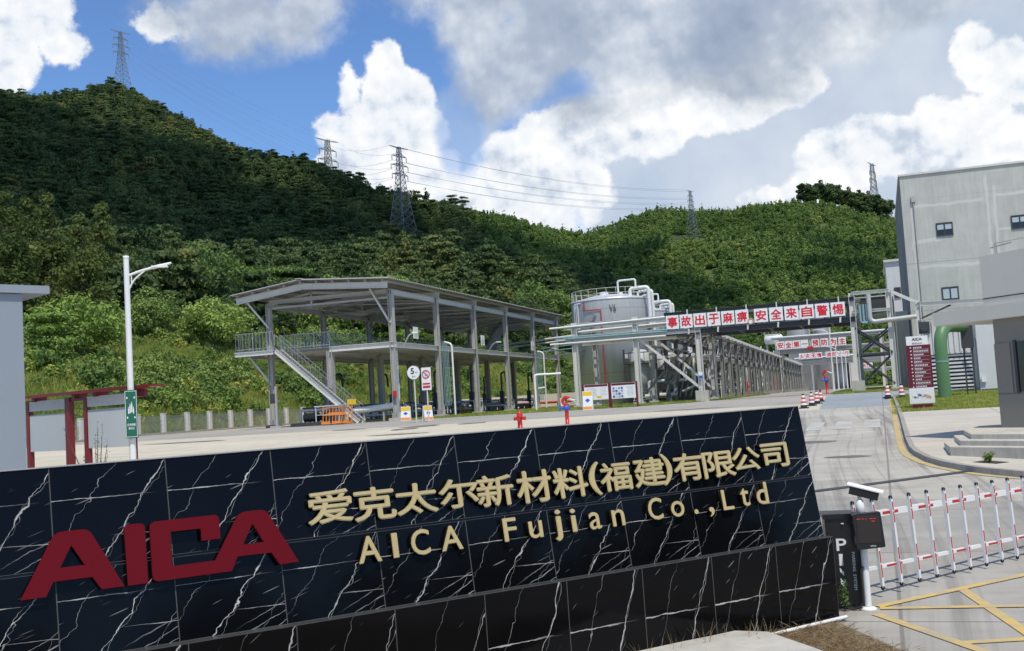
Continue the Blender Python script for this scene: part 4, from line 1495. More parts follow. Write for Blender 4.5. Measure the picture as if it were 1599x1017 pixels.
def herb(name, label, loc, h, n, seed, mat, leaf=0.05, cat='plant', spread=0.25):
    rg_ = random.Random(seed)
    rt = thing(name, label, cat, loc, 0)
    st1, lf = MB(), ([], [], [])
    for i in range(n):
        a1 = rg_.uniform(0, 6.28)
        hh = h * rg_.uniform(0.6, 1.0)
        tip = Vector((math.cos(a1) * spread * hh * rg_.random(), math.sin(a1) * spread * hh * rg_.random(), hh))
        st1.tube([(0, 0, -0.02), tip * 0.5 + Vector((0.01, 0, 0)), tip], [0.010 * h + 0.003, 0.006 * h + 0.002, 0.001], 5)
        for j in range(int(12 + 10 * h)):
            f = rg_.uniform(0.25, 1.0)
            a2 = rg_.uniform(0, 6.28)
            nv = Vector((math.cos(a2), math.sin(a2), 0.9)).normalized()
            lf[0].append(tip * f + Vector((math.cos(a2), math.sin(a2), 0.1)) * leaf * rg_.uniform(0.4, 1.6))
            lf[1].append(nv)
            lf[2].append(leaf * rg_.uniform(0.5, 1.1))
    st1.build('stem', M['bark'], rt)
    me_ = quads_mesh('leaves', np.array([tuple(v) for v in lf[0]]), np.array([tuple(v) for v in lf[1]]), np.array(lf[2]), np.random.default_rng(seed), 0.4)
    link('leaves', me_, rt, mat)
    return rt


qq = Vector(G(-0.30, 0.27, 0)) + Vector((0, 0, 0))
herb('weed_plant', 'small green weed growing against the black parking cabinet', Vector((3.33, 12.02, 0.15)), 0.36, 5, 3, LF['light'], 0.030)
herb('shrub', 'small green bush in a dark hole in the pavement before the steps', WG(2.08, 26.45, 0.13), 0.22, 12, 5, LF['mid'], 0.05, 'bush', 1.0)
sheet('planting_hole', [(1.75, 26.6), (2.05, 26.9), (2.48, 26.3), (2.2, 26.05)], 0.132, plain('dark_soil', (0.05, 0.04, 0.03), 0.95))

# trees outside the gate, across the approach road: they show only as dark shapes in the polished sign
rg = np.random.default_rng(44)
aa, dd = np.radians(rg.uniform(88, 152, 60)), rg.uniform(34, 60, 60)
pts = np.stack([np.sin(aa) * dd, np.cos(aa) * dd, np.zeros(60) - .5], 1)
s_ = rg.uniform(.5, .95, 60)
scatter('roadside_trees', pts, np.stack([s_, s_, s_], 1), far_deep, 5, 'belt of trees across the approach road, mirrored in the black sign', 'trees', 45)

# ------------------------------------------------------------------ site things: parts are written in (t, s, z) and moved to the thing's base
class SB(MB):
    def __init__(s, root, o0):
        super().__init__()
        s.root, s.o0 = root, o0

    def build(s, name, mat, parent=None):
        o0 = s.o0
        s.v = [(x - o0[0], y - o0[1], z - o0[2]) for x, y, z in s.v]
        return super().build(name, mat, parent or s.root)


def site_thing(name, label, cat, t_, s_, dz=0.0, group=None):
    o0 = (t_, s_, zg(s_) + dz)
    rt = thing(name, label, cat, W(t_, s_, o0[2]), -SA, group)
    return rt, (lambda: SB(rt, o0)), o0


def put_text(txt, parent, o0, c_, w_, h_, mat, bold=0.02, depth=0.01, name='lettering', face=(0, -1, 0)):
    """lettering centred at (t, s, z), facing the camera side"""
    tx_ = text_mesh(txt, w_, h_, depth, bold)
    fz = Vector(face)
    fx_ = Vector((0, 0, 1)).cross(fz).normalized()
    tx_.transform(frame(Vector(c_) - Vector(o0) - fx_ * (w_ / 2) - Vector((0, 0, h_ / 2)), fx_, (0, 0, 1), fz))
    return link(name, tx_, parent, mat)


# ---- loading shed
SH, B, o0 = site_thing('loading_shed', 'two level grey steel loading shed with pitched roof and outside staircase', 'loading shed', -43.0, 84.0)
CS = [84 + 9.78 * k for k in range(6)]
TN, TF, TMID = -37.61, -48.95, -43.4


def hcol(b, t_, s_, z0, z1, w_=0.42):
    b.bar((t_ - w_ / 2 + .02, s_, z0), (t_ - w_ / 2 + .02, s_, z1), 0.04, w_, (0, 1, 0))
    b.bar((t_ + w_ / 2 - .02, s_, z0), (t_ + w_ / 2 - .02, s_, z1), 0.04, w_, (0, 1, 0))
    b.bar((t_, s_, z0), (t_, s_, z1), w_ - 0.084, 0.03, (0, 1, 0))


for t_, top in ((TN, 12.75), (TF, 12.45)):
    for s_ in CS:
        b = B()
        z0 = zg(s_)
        hcol(b, t_, s_, z0 + 0.25, top)
        b.box((t_, s_, z0 + 0.42), (0.78, 0.05, 0.5)).box((t_, s_ - 0.2, z0 + 0.42), (0.05, 0.3, 0.5))
        c_ = b.build('column', M['steel'])
        B().box((t_, s_, z0 + 0.12), (1.0, 1.0, 0.26)).build('plinth', M['plinth'] if t_ == TN else M['dark'], c_)
for s_ in CS:
    b = B()
    hcol(b, TMID, s_ + 0.1, zg(s_), 8.1, 0.5)
    b.build('platform_column', M['steel'])
LT, AP, RT_ = (-51.2, 13.25), (-44.9, 14.0), (-37.2, 13.45)


def roof_z(t_):
    return float(np.interp(t_, [-52, LT[0], AP[0], RT_[0], -36], [LT[1] - .1, LT[1], AP[1], RT_[1], RT_[1] - 0.1]))


for k, s_ in enumerate([82.6] + CS[1:]):
    b = B()
    for a_, c_ in ((LT, AP), (AP, RT_)):
        b.ibeam((a_[0], s_, a_[1] - 0.48), (c_[0], s_, c_[1] - 0.48), 0.26, 0.5, 0.04, (0, 0, 1))
    b.build('rafter', M['steel_lt'])
b = B()
b.ibeam((TF, 84, 12.62), (TN, 84, 12.62), 0.22, 0.34, 0.03, (0, 0, 1))
for s_ in CS:
    b.bar((TF, s_ + .1, 12.4), (-44.9, s_ + .1, 13.1), 0.16, 0.2)
    b.bar((TN, s_ + .1, 12.5), (-44.9, s_ + .1, 13.1), 0.16, 0.2)
    b.bar((-44.9, s_ + .1, 12.0), (-44.9, s_ + .1, 13.2), 0.16)
    b.bar((TF, s_ + .1, 12.1), (TN, s_ + .1, 12.1), 0.14, 0.16)
for s0, s1 in zip(CS, CS[1:]):
    b.bar((TF, s0, 12.3), (TN, s1, 12.3), 0.10)
    b.bar((TN, s0, 12.3), (TF, s1, 12.3), 0.10)
b.build('roof_truss', M['steel'])
b = B()
for t_ in np.linspace(-50.9, -37.5, 10):
    b.bar((t_, 82.2, roof_z(t_) - 0.13), (t_, 134.6, roof_z(t_) - 0.13), 0.09, 0.20, (0, 0, 1))
b.build('purlin', M['steel'])
b = B()
for t_, z_ in ((TN, 12.55), (TF, 12.3)):
    b.ibeam((t_, 83.8, z_), (t_, 134.4, z_), 0.24, 0.44, 0.03, (0, 0, 1))
b.build('eaves_beam', M['steel_lt'])
b = B()
NS_ = 500
sv_ = np.linspace(81.9, 134.9, NS_)
tz = [(-51.45, LT[1] - 0.02), AP, (-36.75, RT_[1] - 0.03)]
vs = []
for i, s_ in enumerate(sv_):
    wv = 0.045 * (1 if (i // 2) % 2 else -1)
    vs += [(t_, s_, z_ + 0.06 + wv) for t_, z_ in tz]
b.add(vs, [(3 * i + k, 3 * i + k + 1, 3 * i + k + 4, 3 * i + k + 3) for i in range(NS_ - 1) for k in (0, 1)])
ro = b.build('roof', M['sheet'])
md = ro.modifiers.new('thickness', 'SOLIDIFY')
md.thickness = 0.02
b = B()
b.bar((-44.9, 81.9, 14.12), (-44.9, 134.9, 14.12), 0.5, 0.04, (0, 0, 1))
b.build('ridge_cap', M['steel_lt'], ro)
for p_, q_ in (((-50.65, 83.0, 12.9), (TF, 83.9, 10.4)), ((-39.4, 83.9, 12.95), (TN - .1, 83.9, 10.0)), ((-51.0, 84, 8.1), (TF, 84, 5.6))):
    B().bar(p_, q_, 0.15).build('knee_brace', M['steel_lt'])
# platform
PZ_ = 8.5
b = B()
b.box((-44.6, 109.3, PZ_ - 0.06), (13.6, 50.2, 0.08))
b.box((-49.7, 83.4, PZ_ - 0.06), (3.8, 1.7, 0.08))
b.build('platform_deck', M['galv'])
b = B()
b.ibeam((TMID, 84.0, 8.22), (TN + .3, 84.0, 8.22), 0.26, 0.46, 0.04, (0, 0, 1))
b.ibeam((-51.5, 82.6, 8.25), (-47.9, 82.6, 8.25), 0.2, 0.34, 0.03, (0, 0, 1))
for t_ in (TN, TMID, TF, -51.2):
    b.ibeam((t_, 84.2, 8.2), (t_, 134.0, 8.2), 0.26, 0.44, 0.035, (0, 0, 1))
for s_ in np.arange(86.4, 134, 2.445):
    b.bar((-51.2, s_, 8.28), (TN - .16, s_, 8.28), 0.10, 0.22, (0, 0, 1))
b.build('platform_beam', M['steel_lt'])
b = B()


def rail(b, p, q, h=1.15, step=0.30, r_=0.022):
    p, q = Vector(p), Vector(q)
    n = max(1, int((q - p).length / step))
    for z_ in (h, h * 0.12):
        b.bar(p + Vector((0, 0, z_)), q + Vector((0, 0, z_)), r_ * 1.9)
    for i in range(n + 1):
        a_ = p + (q - p) * (i / n)
        b.bar(a_, a_ + Vector((0, 0, h)), r_ if i % 5 else r_ * 2.2)


rail(b, (-51.5, 82.7, PZ_), (-47.9, 82.7, PZ_), 1.5)
rail(b, (-51.5, 82.7, PZ_), (-51.5, 134, PZ_), 1.5, 0.4)
rail(b, (-47.4, 85.0, PZ_), (-43.4, 85.0, PZ_), 1.3)
rail(b, (-44.0, 85.0, PZ_), (-44.0, 134, PZ_), 1.2, 0.4)
rail(b, (-47.9, 84.1, PZ_), (-43.4, 84.1, PZ_), 1.2)
b.build('railing', M['galv'])
# staircase, falling from the platform's left end towards the right
ST, SBt = Vector((-47.8, 83.2, PZ_ - 0.1)), Vector((-40.4, 83.2, zg(83) + 0.1))
sc_ = B()
for ds_ in (-0.45, 0.45):
    sc_.ibeam(ST + Vector((0, ds_, 0)), SBt + Vector((0, ds_, 0)), 0.14, 0.34, 0.03, (0, 0, 1))
stair = sc_.build('staircase', M['steel_lt'])
b = B()
for i in range(1, 32):
    q = ST + (SBt - ST) * (i / 32)
    b.box(q + Vector((0, 0, 0.10)), (0.28, 0.84, 0.04))
b.build('treads', M['galv'], stair)
b = B()
for ds_ in (-0.47, 0.47):
    rail(b, ST + Vector((0, ds_, 0.1)), SBt + Vector((0, ds_, 0.1)), 1.25, 0.42, 0.016)
b.build('handrail', M['galv'], stair)
for k, s_ in enumerate((86.0, 107, 127)):
    b = B()
    b.tube(bend([(TN + .2, s_ - .2, 8.15), (TN + 1.0, s_ - 1.1, 8.9), (TN + 1.9, s_ - 2.0, 9.05)], 0.8), 0.06, 8)
    b.box((TN + 2.0, s_ - 2.1, 9.03), (0.5, 0.22, 0.10), R(40))
    b.build('lamp_arm', M['white'])
for s_ in (88.5, 105.5, 122.5):
    b = B()
    b.box((TN + .16, s_, 9.35), (0.05, 1.0, 1.0))
    pl_ = b.build('number_plate', M['white'])
    b = B()
    for k in range(4):
        b.box((TN + .19, s_ - 0.3 + 0.2 * k, 9.2), (0.01, 0.12, 0.4))
    b.build('number_mark', M['steel'], pl_)
for s_ in (94.6, 123.8):
    b = B()
    for j in range(5):
        b.tube([(TN + .1 + 0.11 * j, s_ + .25 * j * .3, zg(s_) + 1.0), (TN + .1 + 0.11 * j, s_ + .25 * j * .3, 8.9 - .1 * j)], 0.032, 6)
    b.build('hose_riser', M['aqua'])
for s_ in (95.2, 124.4):
    B().tube(bend([(TN + .8, s_, zg(s_)), (TN + .8, s_, 8.6), (TN + 0.1, s_, 8.8)], 0.4), 0.09, 8).build('white_riser', M['white'])
for s_ in (84, 123):
    B().box((TN + .05, s_ - .26, zg(s_) + 2.2), (0.30, 0.10, 0.5)).build('alarm_box', M['red'])

# ---- pipework standing under the shed
def skid(t_, s_, seed, label):
    rg_ = random.Random(seed)
    rt, B, o0 = site_thing('pipe_skid', label, 'pipe skid', t_, s_, 0, 'pipe skids under the loading shed')
    z0 = zg(s_)
    b = B()
    b.box((t_, s_, z0 + 0.10), (3.6, 4.6, 0.2))
    for i in (-1, 1):
        for j in (-1.8, 0, 1.8):
            b.bar((t_ + i * 1.5, s_ + j, z0 + .2), (t_ + i * 1.5, s_ + j, z0 + 1.5), 0.09)
    b.bar((t_ - 1.6, s_ - 2, z0 + 1.5), (t_ - 1.6, s_ + 2, z0 + 1.5), 0.09)
    b.build('base_frame', M['dark'])
    b = B()
    for k in range(5):
        y_ = s_ - 1.8 + 0.8 * k
        zz = z0 + rg_.uniform(0.5, 1.4)
        b.tube(bend([(t_ - 1.9, y_, z0 + 0.2), (t_ - 1.9, y_, zz), (t_ + 1.6, y_, zz), (t_ + 1.6, y_, z0 + 0.3)], 0.2), rg_.choice((0.06, 0.09, 0.12)), 8)
    b.tube([(t_ + 0.6, s_ - 2.4, z0 + 1.1), (t_ + 0.6, s_ + 2.4, z0 + 1.1)], 0.10, 8)
    b.build('pipes', M['clad'])
    b = B()
    for k in range(4):
        y_ = s_ - 1.8 + 0.8 * k
        b.lathe([(0.001, 0), (0.16, 0), (0.16, .04), (0.05, .05), (0.05, .25), (0.15, .26), (0.15, .29), (0.001, .29)], 12, (t_ + rg_.uniform(-.9, 1.2), y_, z0 + 1.1))
    b.build('valve', M[rg_.choice(('red', 'blue', 'dark'))])
    b = B()
    b.tube(bend([(t_ + 1.1, s_ - 1, z0 + .2), (t_ + 1.1, s_ - 1, z0 + 4.2), (t_ + 1.1, s_ + .4, z0 + 4.4), (t_ + 1.1, s_ + .6, z0 + 3.2)], 0.3), 0.10, 8)
    b.box((t_ + 1.1, s_ - 1, z0 + 1.6), (0.42, 0.42, 1.3))
    b.build('loading_arm', M['navy'])
    b = B()
    b.cyl((t_ - .4, s_ + .5, z0 + .2), 0.3, 0.55, 14).box((t_ + .5, s_ + .5, z0 + .38), (0.9, 0.4, 0.36))
    b.build('pump', M[rg_.choice(('yellow', 'steel', 'yellow'))])
    return rt


for k, s_ in enumerate((88.6, 98.2, 108.0, 117.6, 127.5)):
    skid(-40.6, s_, k, 'low skid of pipes, valves and a dark loading arm under the shed platform')
    skid(-46.4, s_ + 0.7, 20 + k, 'low skid of pipes, valves and a dark loading arm under the shed platform')

# motor skid and tank beside the stairs
rt, B, o0 = site_thing('pump_unit', 'dark pump unit with silver tray beside the shed staircase foot', 'pump', -43.8, 82.2)
B().box((-43.8, 82.2, o0[2] + .15), (4.2, 1.6, 0.3)).build('base_frame', M['dark'])
b = B()
b.tube([(-45.0, 82.2, o0[2] + .7), (-43.7, 82.2, o0[2] + .7)], 0.36, 14).tube([(-43.7, 82.2, o0[2] + .62), (-43.0, 82.2, o0[2] + .62)], 0.2, 12)
b.build('motor', M['black'])
b = B()
b.box((-42.6, 82.2, o0[2] + 1.55), (2.3, 1.4, 0.08)).box((-42.6, 82.2, o0[2] + 0.85), (2.2, 1.3, 0.05))
for i in (-1, 1):
    for j in (-1, 1):
        b.bar((-42.6 + i * 1.05, 82.2 + j * .6, o0[2] + .2), (-42.6 + i * 1.05, 82.2 + j * .6, o0[2] + 1.5), .07)
b.build('tray', M['clad'])
rt, B, o0 = site_thing('control_post', 'slim grey control post with dark box left of the shed stairs', 'post', -46.6, 80.5)
b = B()
b.box((-46.6, 80.5, o0[2] + .1), (1.0, .6, .2)).bar((-46.6, 80.5, o0[2] + .2), (-46.6, 80.5, o0[2] + 3.4), .14)
b.build('stand', M['steel'])
B().box((-46.85, 80.4, o0[2] + 2.4), (.35, .3, .8)).build('switch_box', M['dark'])
rt, B, o0 = site_thing('vapour_pipe', 'thick white pipe dropping beside the shed column then turning level', 'pipe', -38.9, 86)
b = B()
b.tube(bend([(-38.6, 86.5, 8.0), (-38.6, 86.5, o0[2] + 1.3), (-42.6, 86.2, o0[2] + 1.0)], 0.6), 0.26, 14)
b.build('pipe_run', M['white'])
b = B()
for t_ in (-39.8, -41.6):
    b.bar((t_, 86.3, o0[2]), (t_, 86.3, o0[2] + 0.9), 0.14)
b.build('support', M['steel'])

# orange folding fence
rt, B, o0 = site_thing('folding_fence', 'bright orange folding safety fence at the foot of the shed staircase', 'safety fence', -40.6, 79.6)
z0 = o0[2]
b = B()
T0 = -42.0
for k in range(10):
    b.bar((T0 + .30 * k, 79.6 - 0.05 * k, z0 + .12), (T0 + .12 + .30 * k, 79.6 - .05 * k, z0 + 1.45), .055)
for z_ in (0.16, 0.8, 1.38):
    b.bar((T0, 79.6, z0 + z_), (T0 + 2.9, 79.1, z0 + z_), .07, .05)
b.build('bars', M['orange'])
b = B()
for k, z_ in enumerate((0.16, 0.16, 0.16, .84, .84)):
    b.box((T0 + .35 + (0.95 * k if k < 3 else 0.75 * (k - 3) + .65), 79.4, z0 + z_ + .05), (.75, .08, .22))
b.build('panel', M['orange'])
rt, B, o0 = site_thing('warning_plate', 'small yellow notice on a thin stand behind the orange fence', 'notice', -39.9, 80.6)
B().box((-39.9, 80.6, o0[2] + 1.75), (.75, .04, .42)).build('plate', M['yellow'])
B().bar((-39.9, 80.63, o0[2]), (-39.9, 80.63, o0[2] + 1.9), .04).build('stand', M['steel'])

# round speed sign, prohibition sign, A boards
def pole_sign(name, label, t_, s_, h):
    rt, B, o0 = site_thing(name, label, 'road sign', t_, s_)
    B().tube([(t_, s_, o0[2]), (t_, s_, o0[2] + h)], 0.05, 8).build('pole', M['steel_lt'])
    return rt, B, o0


rt, B, o0 = pole_sign('speed_sign', 'round white speed sign reading 5 on a tall pole', -31.4, 73.5, 3.9)
bm2 = B()
bm2.tube([(-31.4, 73.43, o0[2] + 3.55), (-31.4, 73.40, o0[2] + 3.55)], .48, 32, True, False)
dk = bm2.build('disc', M['white'])
put_text('5', dk, o0, (-31.48, 73.395, o0[2] + 3.66), .24, .40, M['text_k'], .03)
put_text('km/h', dk, o0, (-31.16, 73.395, o0[2] + 3.56), .22, .10, M['steel'], 0.01, name='unit_lettering')
B().box((-31.4, 73.39, o0[2] + 3.28), (.26, .01, .09)).build('small_mark', M['steel'], dk)
rt, B, o0 = pole_sign('prohibition_sign', 'tall white sign with red ring on a pole beside the round speed sign', -30.5, 73.6, 3.3)
pk = B().box((-30.5, 73.54, o0[2] + 3.05), (.72, .04, 1.6)).build('plate', M['white'])
b = B()
ring_ = [(-30.5 + .27 * math.cos(a_), 73.50, o0[2] + 3.38 + .27 * math.sin(a_)) for a_ in np.linspace(0, 6.283, 25)]
b.tube(ring_, .03, 6, False)
b.bar((-30.69, 73.50, o0[2] + 3.57), (-30.31, 73.50, o0[2] + 3.19), .05, .02)
b.box((-30.5, 73.515, o0[2] + 2.7), (.56, .01, .12)).box((-30.5, 73.515, o0[2] + 2.48), (.56, .01, .16))
b.build('red_marks', M['red'], pk)
b = B()
b.bar((-30.56, 73.515, o0[2] + 3.22), (-30.48, 73.515, o0[2] + 3.52), .07, .01).bar((-30.48, 73.515, o0[2] + 3.38), (-30.36, 73.515, o0[2] + 3.3), .05, .01)
b.build('black_mark', M['text_k'], pk)


def a_board(label, t_, s_, rz, tilt=0.16, h=1.12, w_=.78):
    rt = thing('folding_notice', label, 'notice board', WG(t_, s_, 0.0), -SA + rz)
    for sg, nm in ((-1, 'front_panel'), (1, 'rear_panel')):
        m_ = MB()
        m_.box((0, 0, h / 2), (w_, 0.04, h))
        if sg < 0:
            m_.cur = 1
            m_.box((0, -0.022, h - .2), (w_ * .94, 0.006, .32))
            m_.cur = 2
            m_.box((0, -0.022, .14), (w_ * .94, 0.006, .2))
            m_.cur = 3
            m_.add([(-.2, -.0225, h * .5), (0, -.0225, h * .38), (.2, -.0225, h * .5), (0, -.0225, h * .62)], [(0, 1, 2, 3)])
        me_ = m_.mesh(nm)
        me_.transform(Matrix.Translation((0, sg * h * tilt, 0)) @ Matrix.Rotation(sg * tilt, 4, 'X'))
        for mt in (M['white'], M['yellow'], M['orange'], M['blue']):
            me_.materials.append(mt)
        link(nm, me_, rt)


a_board('white folding notice with yellow head right of the white shed column', -36.0, 82.2, 0.2)
a_board('narrow folding notice seen edge on behind the round speed sign pole', -32.4, 78.0, 1.0)
a_board('white folding notice with orange foot by the far shed columns', -33.8, 121.0, 0.5)
a_board('white folding notice with yellow head before the left information board', -21.6, 84.3, 0.1, .16, 1.45)

# ---- hydrants
def hydrant(label, t_, s_, h=1.0, sc=1.0, group=None):
    rt, B, o0 = site_thing('fire_hydrant', label, 'fire hydrant', t_, s_, 0, group)
    z0 = o0[2]
    B().lathe([(0.001, 0), (.20, 0), (.20, .05), (.12, .07), (.12, h * .58), (.17, h * .60), (.17, h * .66), (.15, h * .70), (.15, h * .82), (.10, h * .92), (.03, h * .95), (.03, h), (0.001, h)], 18, (t_, s_, z0)).build('barrel', M['red'])
    b = B()
    b.tube([(t_ - .28, s_, z0 + h * .56), (t_ + .28, s_, z0 + h * .56)], .075, 12).tube([(t_ - .30, s_, z0 + h * .56), (t_ - .24, s_, z0 + h * .56)], .10, 12).tube([(t_ + .24, s_, z0 + h * .56), (t_ + .30, s_, z0 + h * .56)], .10, 12)
    b.tube([(t_, s_ - .30, z0 + h * .5), (t_, s_, z0 + h * .5)], .09, 12)
    b.build('outlet_cap', M['red'])
    return rt


hydrant('red fire hydrant standing on the yard just above the black sign', -17.3, 53.6, .92)
hydrant('slim red hydrant on the rack lawn kerb before the second slogan gantry', -15.2, 136, 2.0)
hydrant('slim red hydrant at the column of the second slogan gantry', -15.6, 177, 3.0)


def monitor(label, t_, s_, sc=1.0):
    rt, B, o0 = site_thing('fire_monitor', label, 'fire monitor', t_, s_)
    z0 = o0[2]
    B().lathe([(0.001, 0), (.16, 0), (.16, .05), (.10, .06), (.10, 1.05 * sc), (.15, 1.06 * sc), (.15, 1.12 * sc), (0.001, 1.12 * sc)], 16, (t_, s_, z0)).build('riser', M['red'])
    b = B()
    b.lathe([(0.001, 0), (.15, 0), (.19, .12), (.12, .28), (.001, .30)], 16, (t_, s_, z0 + .85 * sc))
    b.tube([(t_ - .34, s_ - .05, z0 + .98 * sc), (t_ + .2, s_, z0 + .98 * sc)], .06, 10)
    w_ = [(t_ - .34, s_ - .05 + .16 * math.cos(a_), z0 + .98 * sc + .16 * math.sin(a_)) for a_ in np.linspace(0, 6.283, 17)]
    b.tube(w_, .02, 6, False)
    b.build('valve', M['blue'])
    b = B()
    b.tube(bend([(t_, s_, z0 + 1.12 * sc), (t_ - .22, s_, z0 + 1.34 * sc), (t_ - .05, s_, z0 + 1.62 * sc), (t_ + .2, s_ - .05, z0 + 1.52 * sc)], .12), .08, 10)
    b.lathe([(.10, 0), (.14, .03), (.14, .09), (.10, .12)], 14, (t_, s_, z0 + 1.1 * sc))
    b.build('swivel', M['red'])
    b = B()
    b.tube([(t_ + .12, s_ - .05, z0 + 1.50 * sc), (t_ + .52, s_ - .2, z0 + 1.36 * sc)], [.05, .075], 10)
    b.build('nozzle', M['steel_lt'])


monitor('red fire monitor with blue valve behind the black sign wall', -15.15, 54.7, .88)
monitor('blue and red fire monitor on the lawn left of the concrete footed column', -4.3, 96.5, 1.25)

# ---- cones
def cone_mesh():
    b = MB()
    hs = [(0.001, .06), (.17, .06), (.155, .17), (.14, .27), (.125, .37), (.108, .47), (.092, .57), (.075, .67), (.06, .74), (.001, .75)]
    for i, (q, w_) in enumerate(zip(hs, hs[1:])):
        b.cur = 1 if i in (2, 4, 6) else 2 if i in (0, 1, 7, 8) else 0
        b.lathe([q, w_], 18)
    b.cur = 2
    b.box((0, 0, .03), (.42, .42, .06))
    m_ = b.mesh('traffic_cone')
    for k in (M['cone_red'], M['white'], M['rubber']):
        m_.materials.append(k)
    return m_


M['cone_red'] = plain('cone_red', (0.62, 0.05, 0.04), 0.5)
cmesh = cone_mesh()
cb = MB()
cb.box((0, 0, .03), (.42, .42, .06))
for k, (t_, s_, lab, sc) in enumerate([(-3.87, 59.6, 'striped traffic cone at the road edge, nearest to the sign wall corner', 1.0), (-3.64, 62.7, 'second striped traffic cone in the line, beside the nearest one', 1.0),
                                       (-3.50, 65.4, 'third striped traffic cone in the line, next to the mostly white one', 1.0), (-3.47, 69.0, 'mostly white traffic cone at the far end of the line', .95),
                                       (0.30, 66.5, 'leaning striped traffic cone on the kerb under the steel tower', 1.05), (1.02, 65.2, 'striped traffic cone on the lawn beside the maroon direction sign', 1.05)]):
    o = link('traffic_cone', cmesh if k != 3 else cmesh.copy())
    if k == 3:
        o.data.materials[0] = M['white']
        o.data.materials[1] = M['cone_red']
    o.location = WG(t_, s_, 0.004 if k < 4 else 0.06)
    o.scale = (sc, sc, sc)
    o.rotation_euler = (0.05 if k == 4 else 0, -0.12 if k == 4 else 0, k)
    tag(o, lab, 'traffic cone', 'striped traffic cones along the road')

# ---- information boards
def info_board(label, t0, t1, s_, kind):
    rt, B, o0 = site_thing('information_board', label, 'notice board', (t0 + t1) / 2, s_)
    z0 = o0[2]
    for t_ in (t0 - .08, t1 + .08):
        B().bar((t_, s_, z0 - .1), (t_, s_, z0 + 2.0), .14).build('post', M['maroon'])
    zt = z0 + 1.95
    pn = B().box(((t0 + t1) / 2, s_ - .02, z0 + 1.33), (t1 - t0, .08, 1.22)).build('panel', M['white'])
    B().box(((t0 + t1) / 2, s_ - .064, zt - .11), (t1 - t0 - .06, .006, .17)).build('header_strip', M['maroon'], pn)
    b, b2 = B(), B()
    rg_ = random.Random(kind)
    wd = t1 - t0
    if kind == 1:
        for k in range(7):
            b.box((t0 + wd * .30, s_ - .063, zt - .32 - .10 * k), (wd * rg_.uniform(.35, .5), .004, .025))
            if k < 6:
                b.box((t0 + wd * .80, s_ - .063, zt - .30 - .11 * k), (wd * rg_.uniform(.2, .3), .004, .02))
        b2.box((t0 + wd * .2, s_ - .064, z0 + .86), (wd * .33, .004, .16)).box((t0 + wd * .62, s_ - .064, z0 + .92), (wd * .2, .004, .16))
        b2.build('yellow_patch', M['yellow'], pn)
    else:
        for k in range(8):
            b.box((t0 + wd * .79, s_ - .063, zt - .32 - .10 * k), (wd * rg_.uniform(.22, .32), .004, .025))
        cols = ['blue', 'steel', 'galv', 'yellow', 'dark', 'steel_lt', 'navy', 'green']
        for k in range(16):
            bb = B()
            bb.box((t0 + wd * (.08 + .115 * (k % 4)) + .04, s_ - .064 - .001 * (k % 3), z0 + .88 + .22 * (k // 4)), (wd * rg_.uniform(.07, .11), .004, .17))
            bb.build('photo', M[cols[(k * 5 + k // 3) % 8]], pn)
    b.build('text_line', M['steel'], pn)
    return rt


info_board('white information board with yellow patches and maroon posts', -22.45, -20.50, 86.7, 1)
info_board('white information board with small photographs and maroon posts', -20.25, -18.30, 86.7, 2)

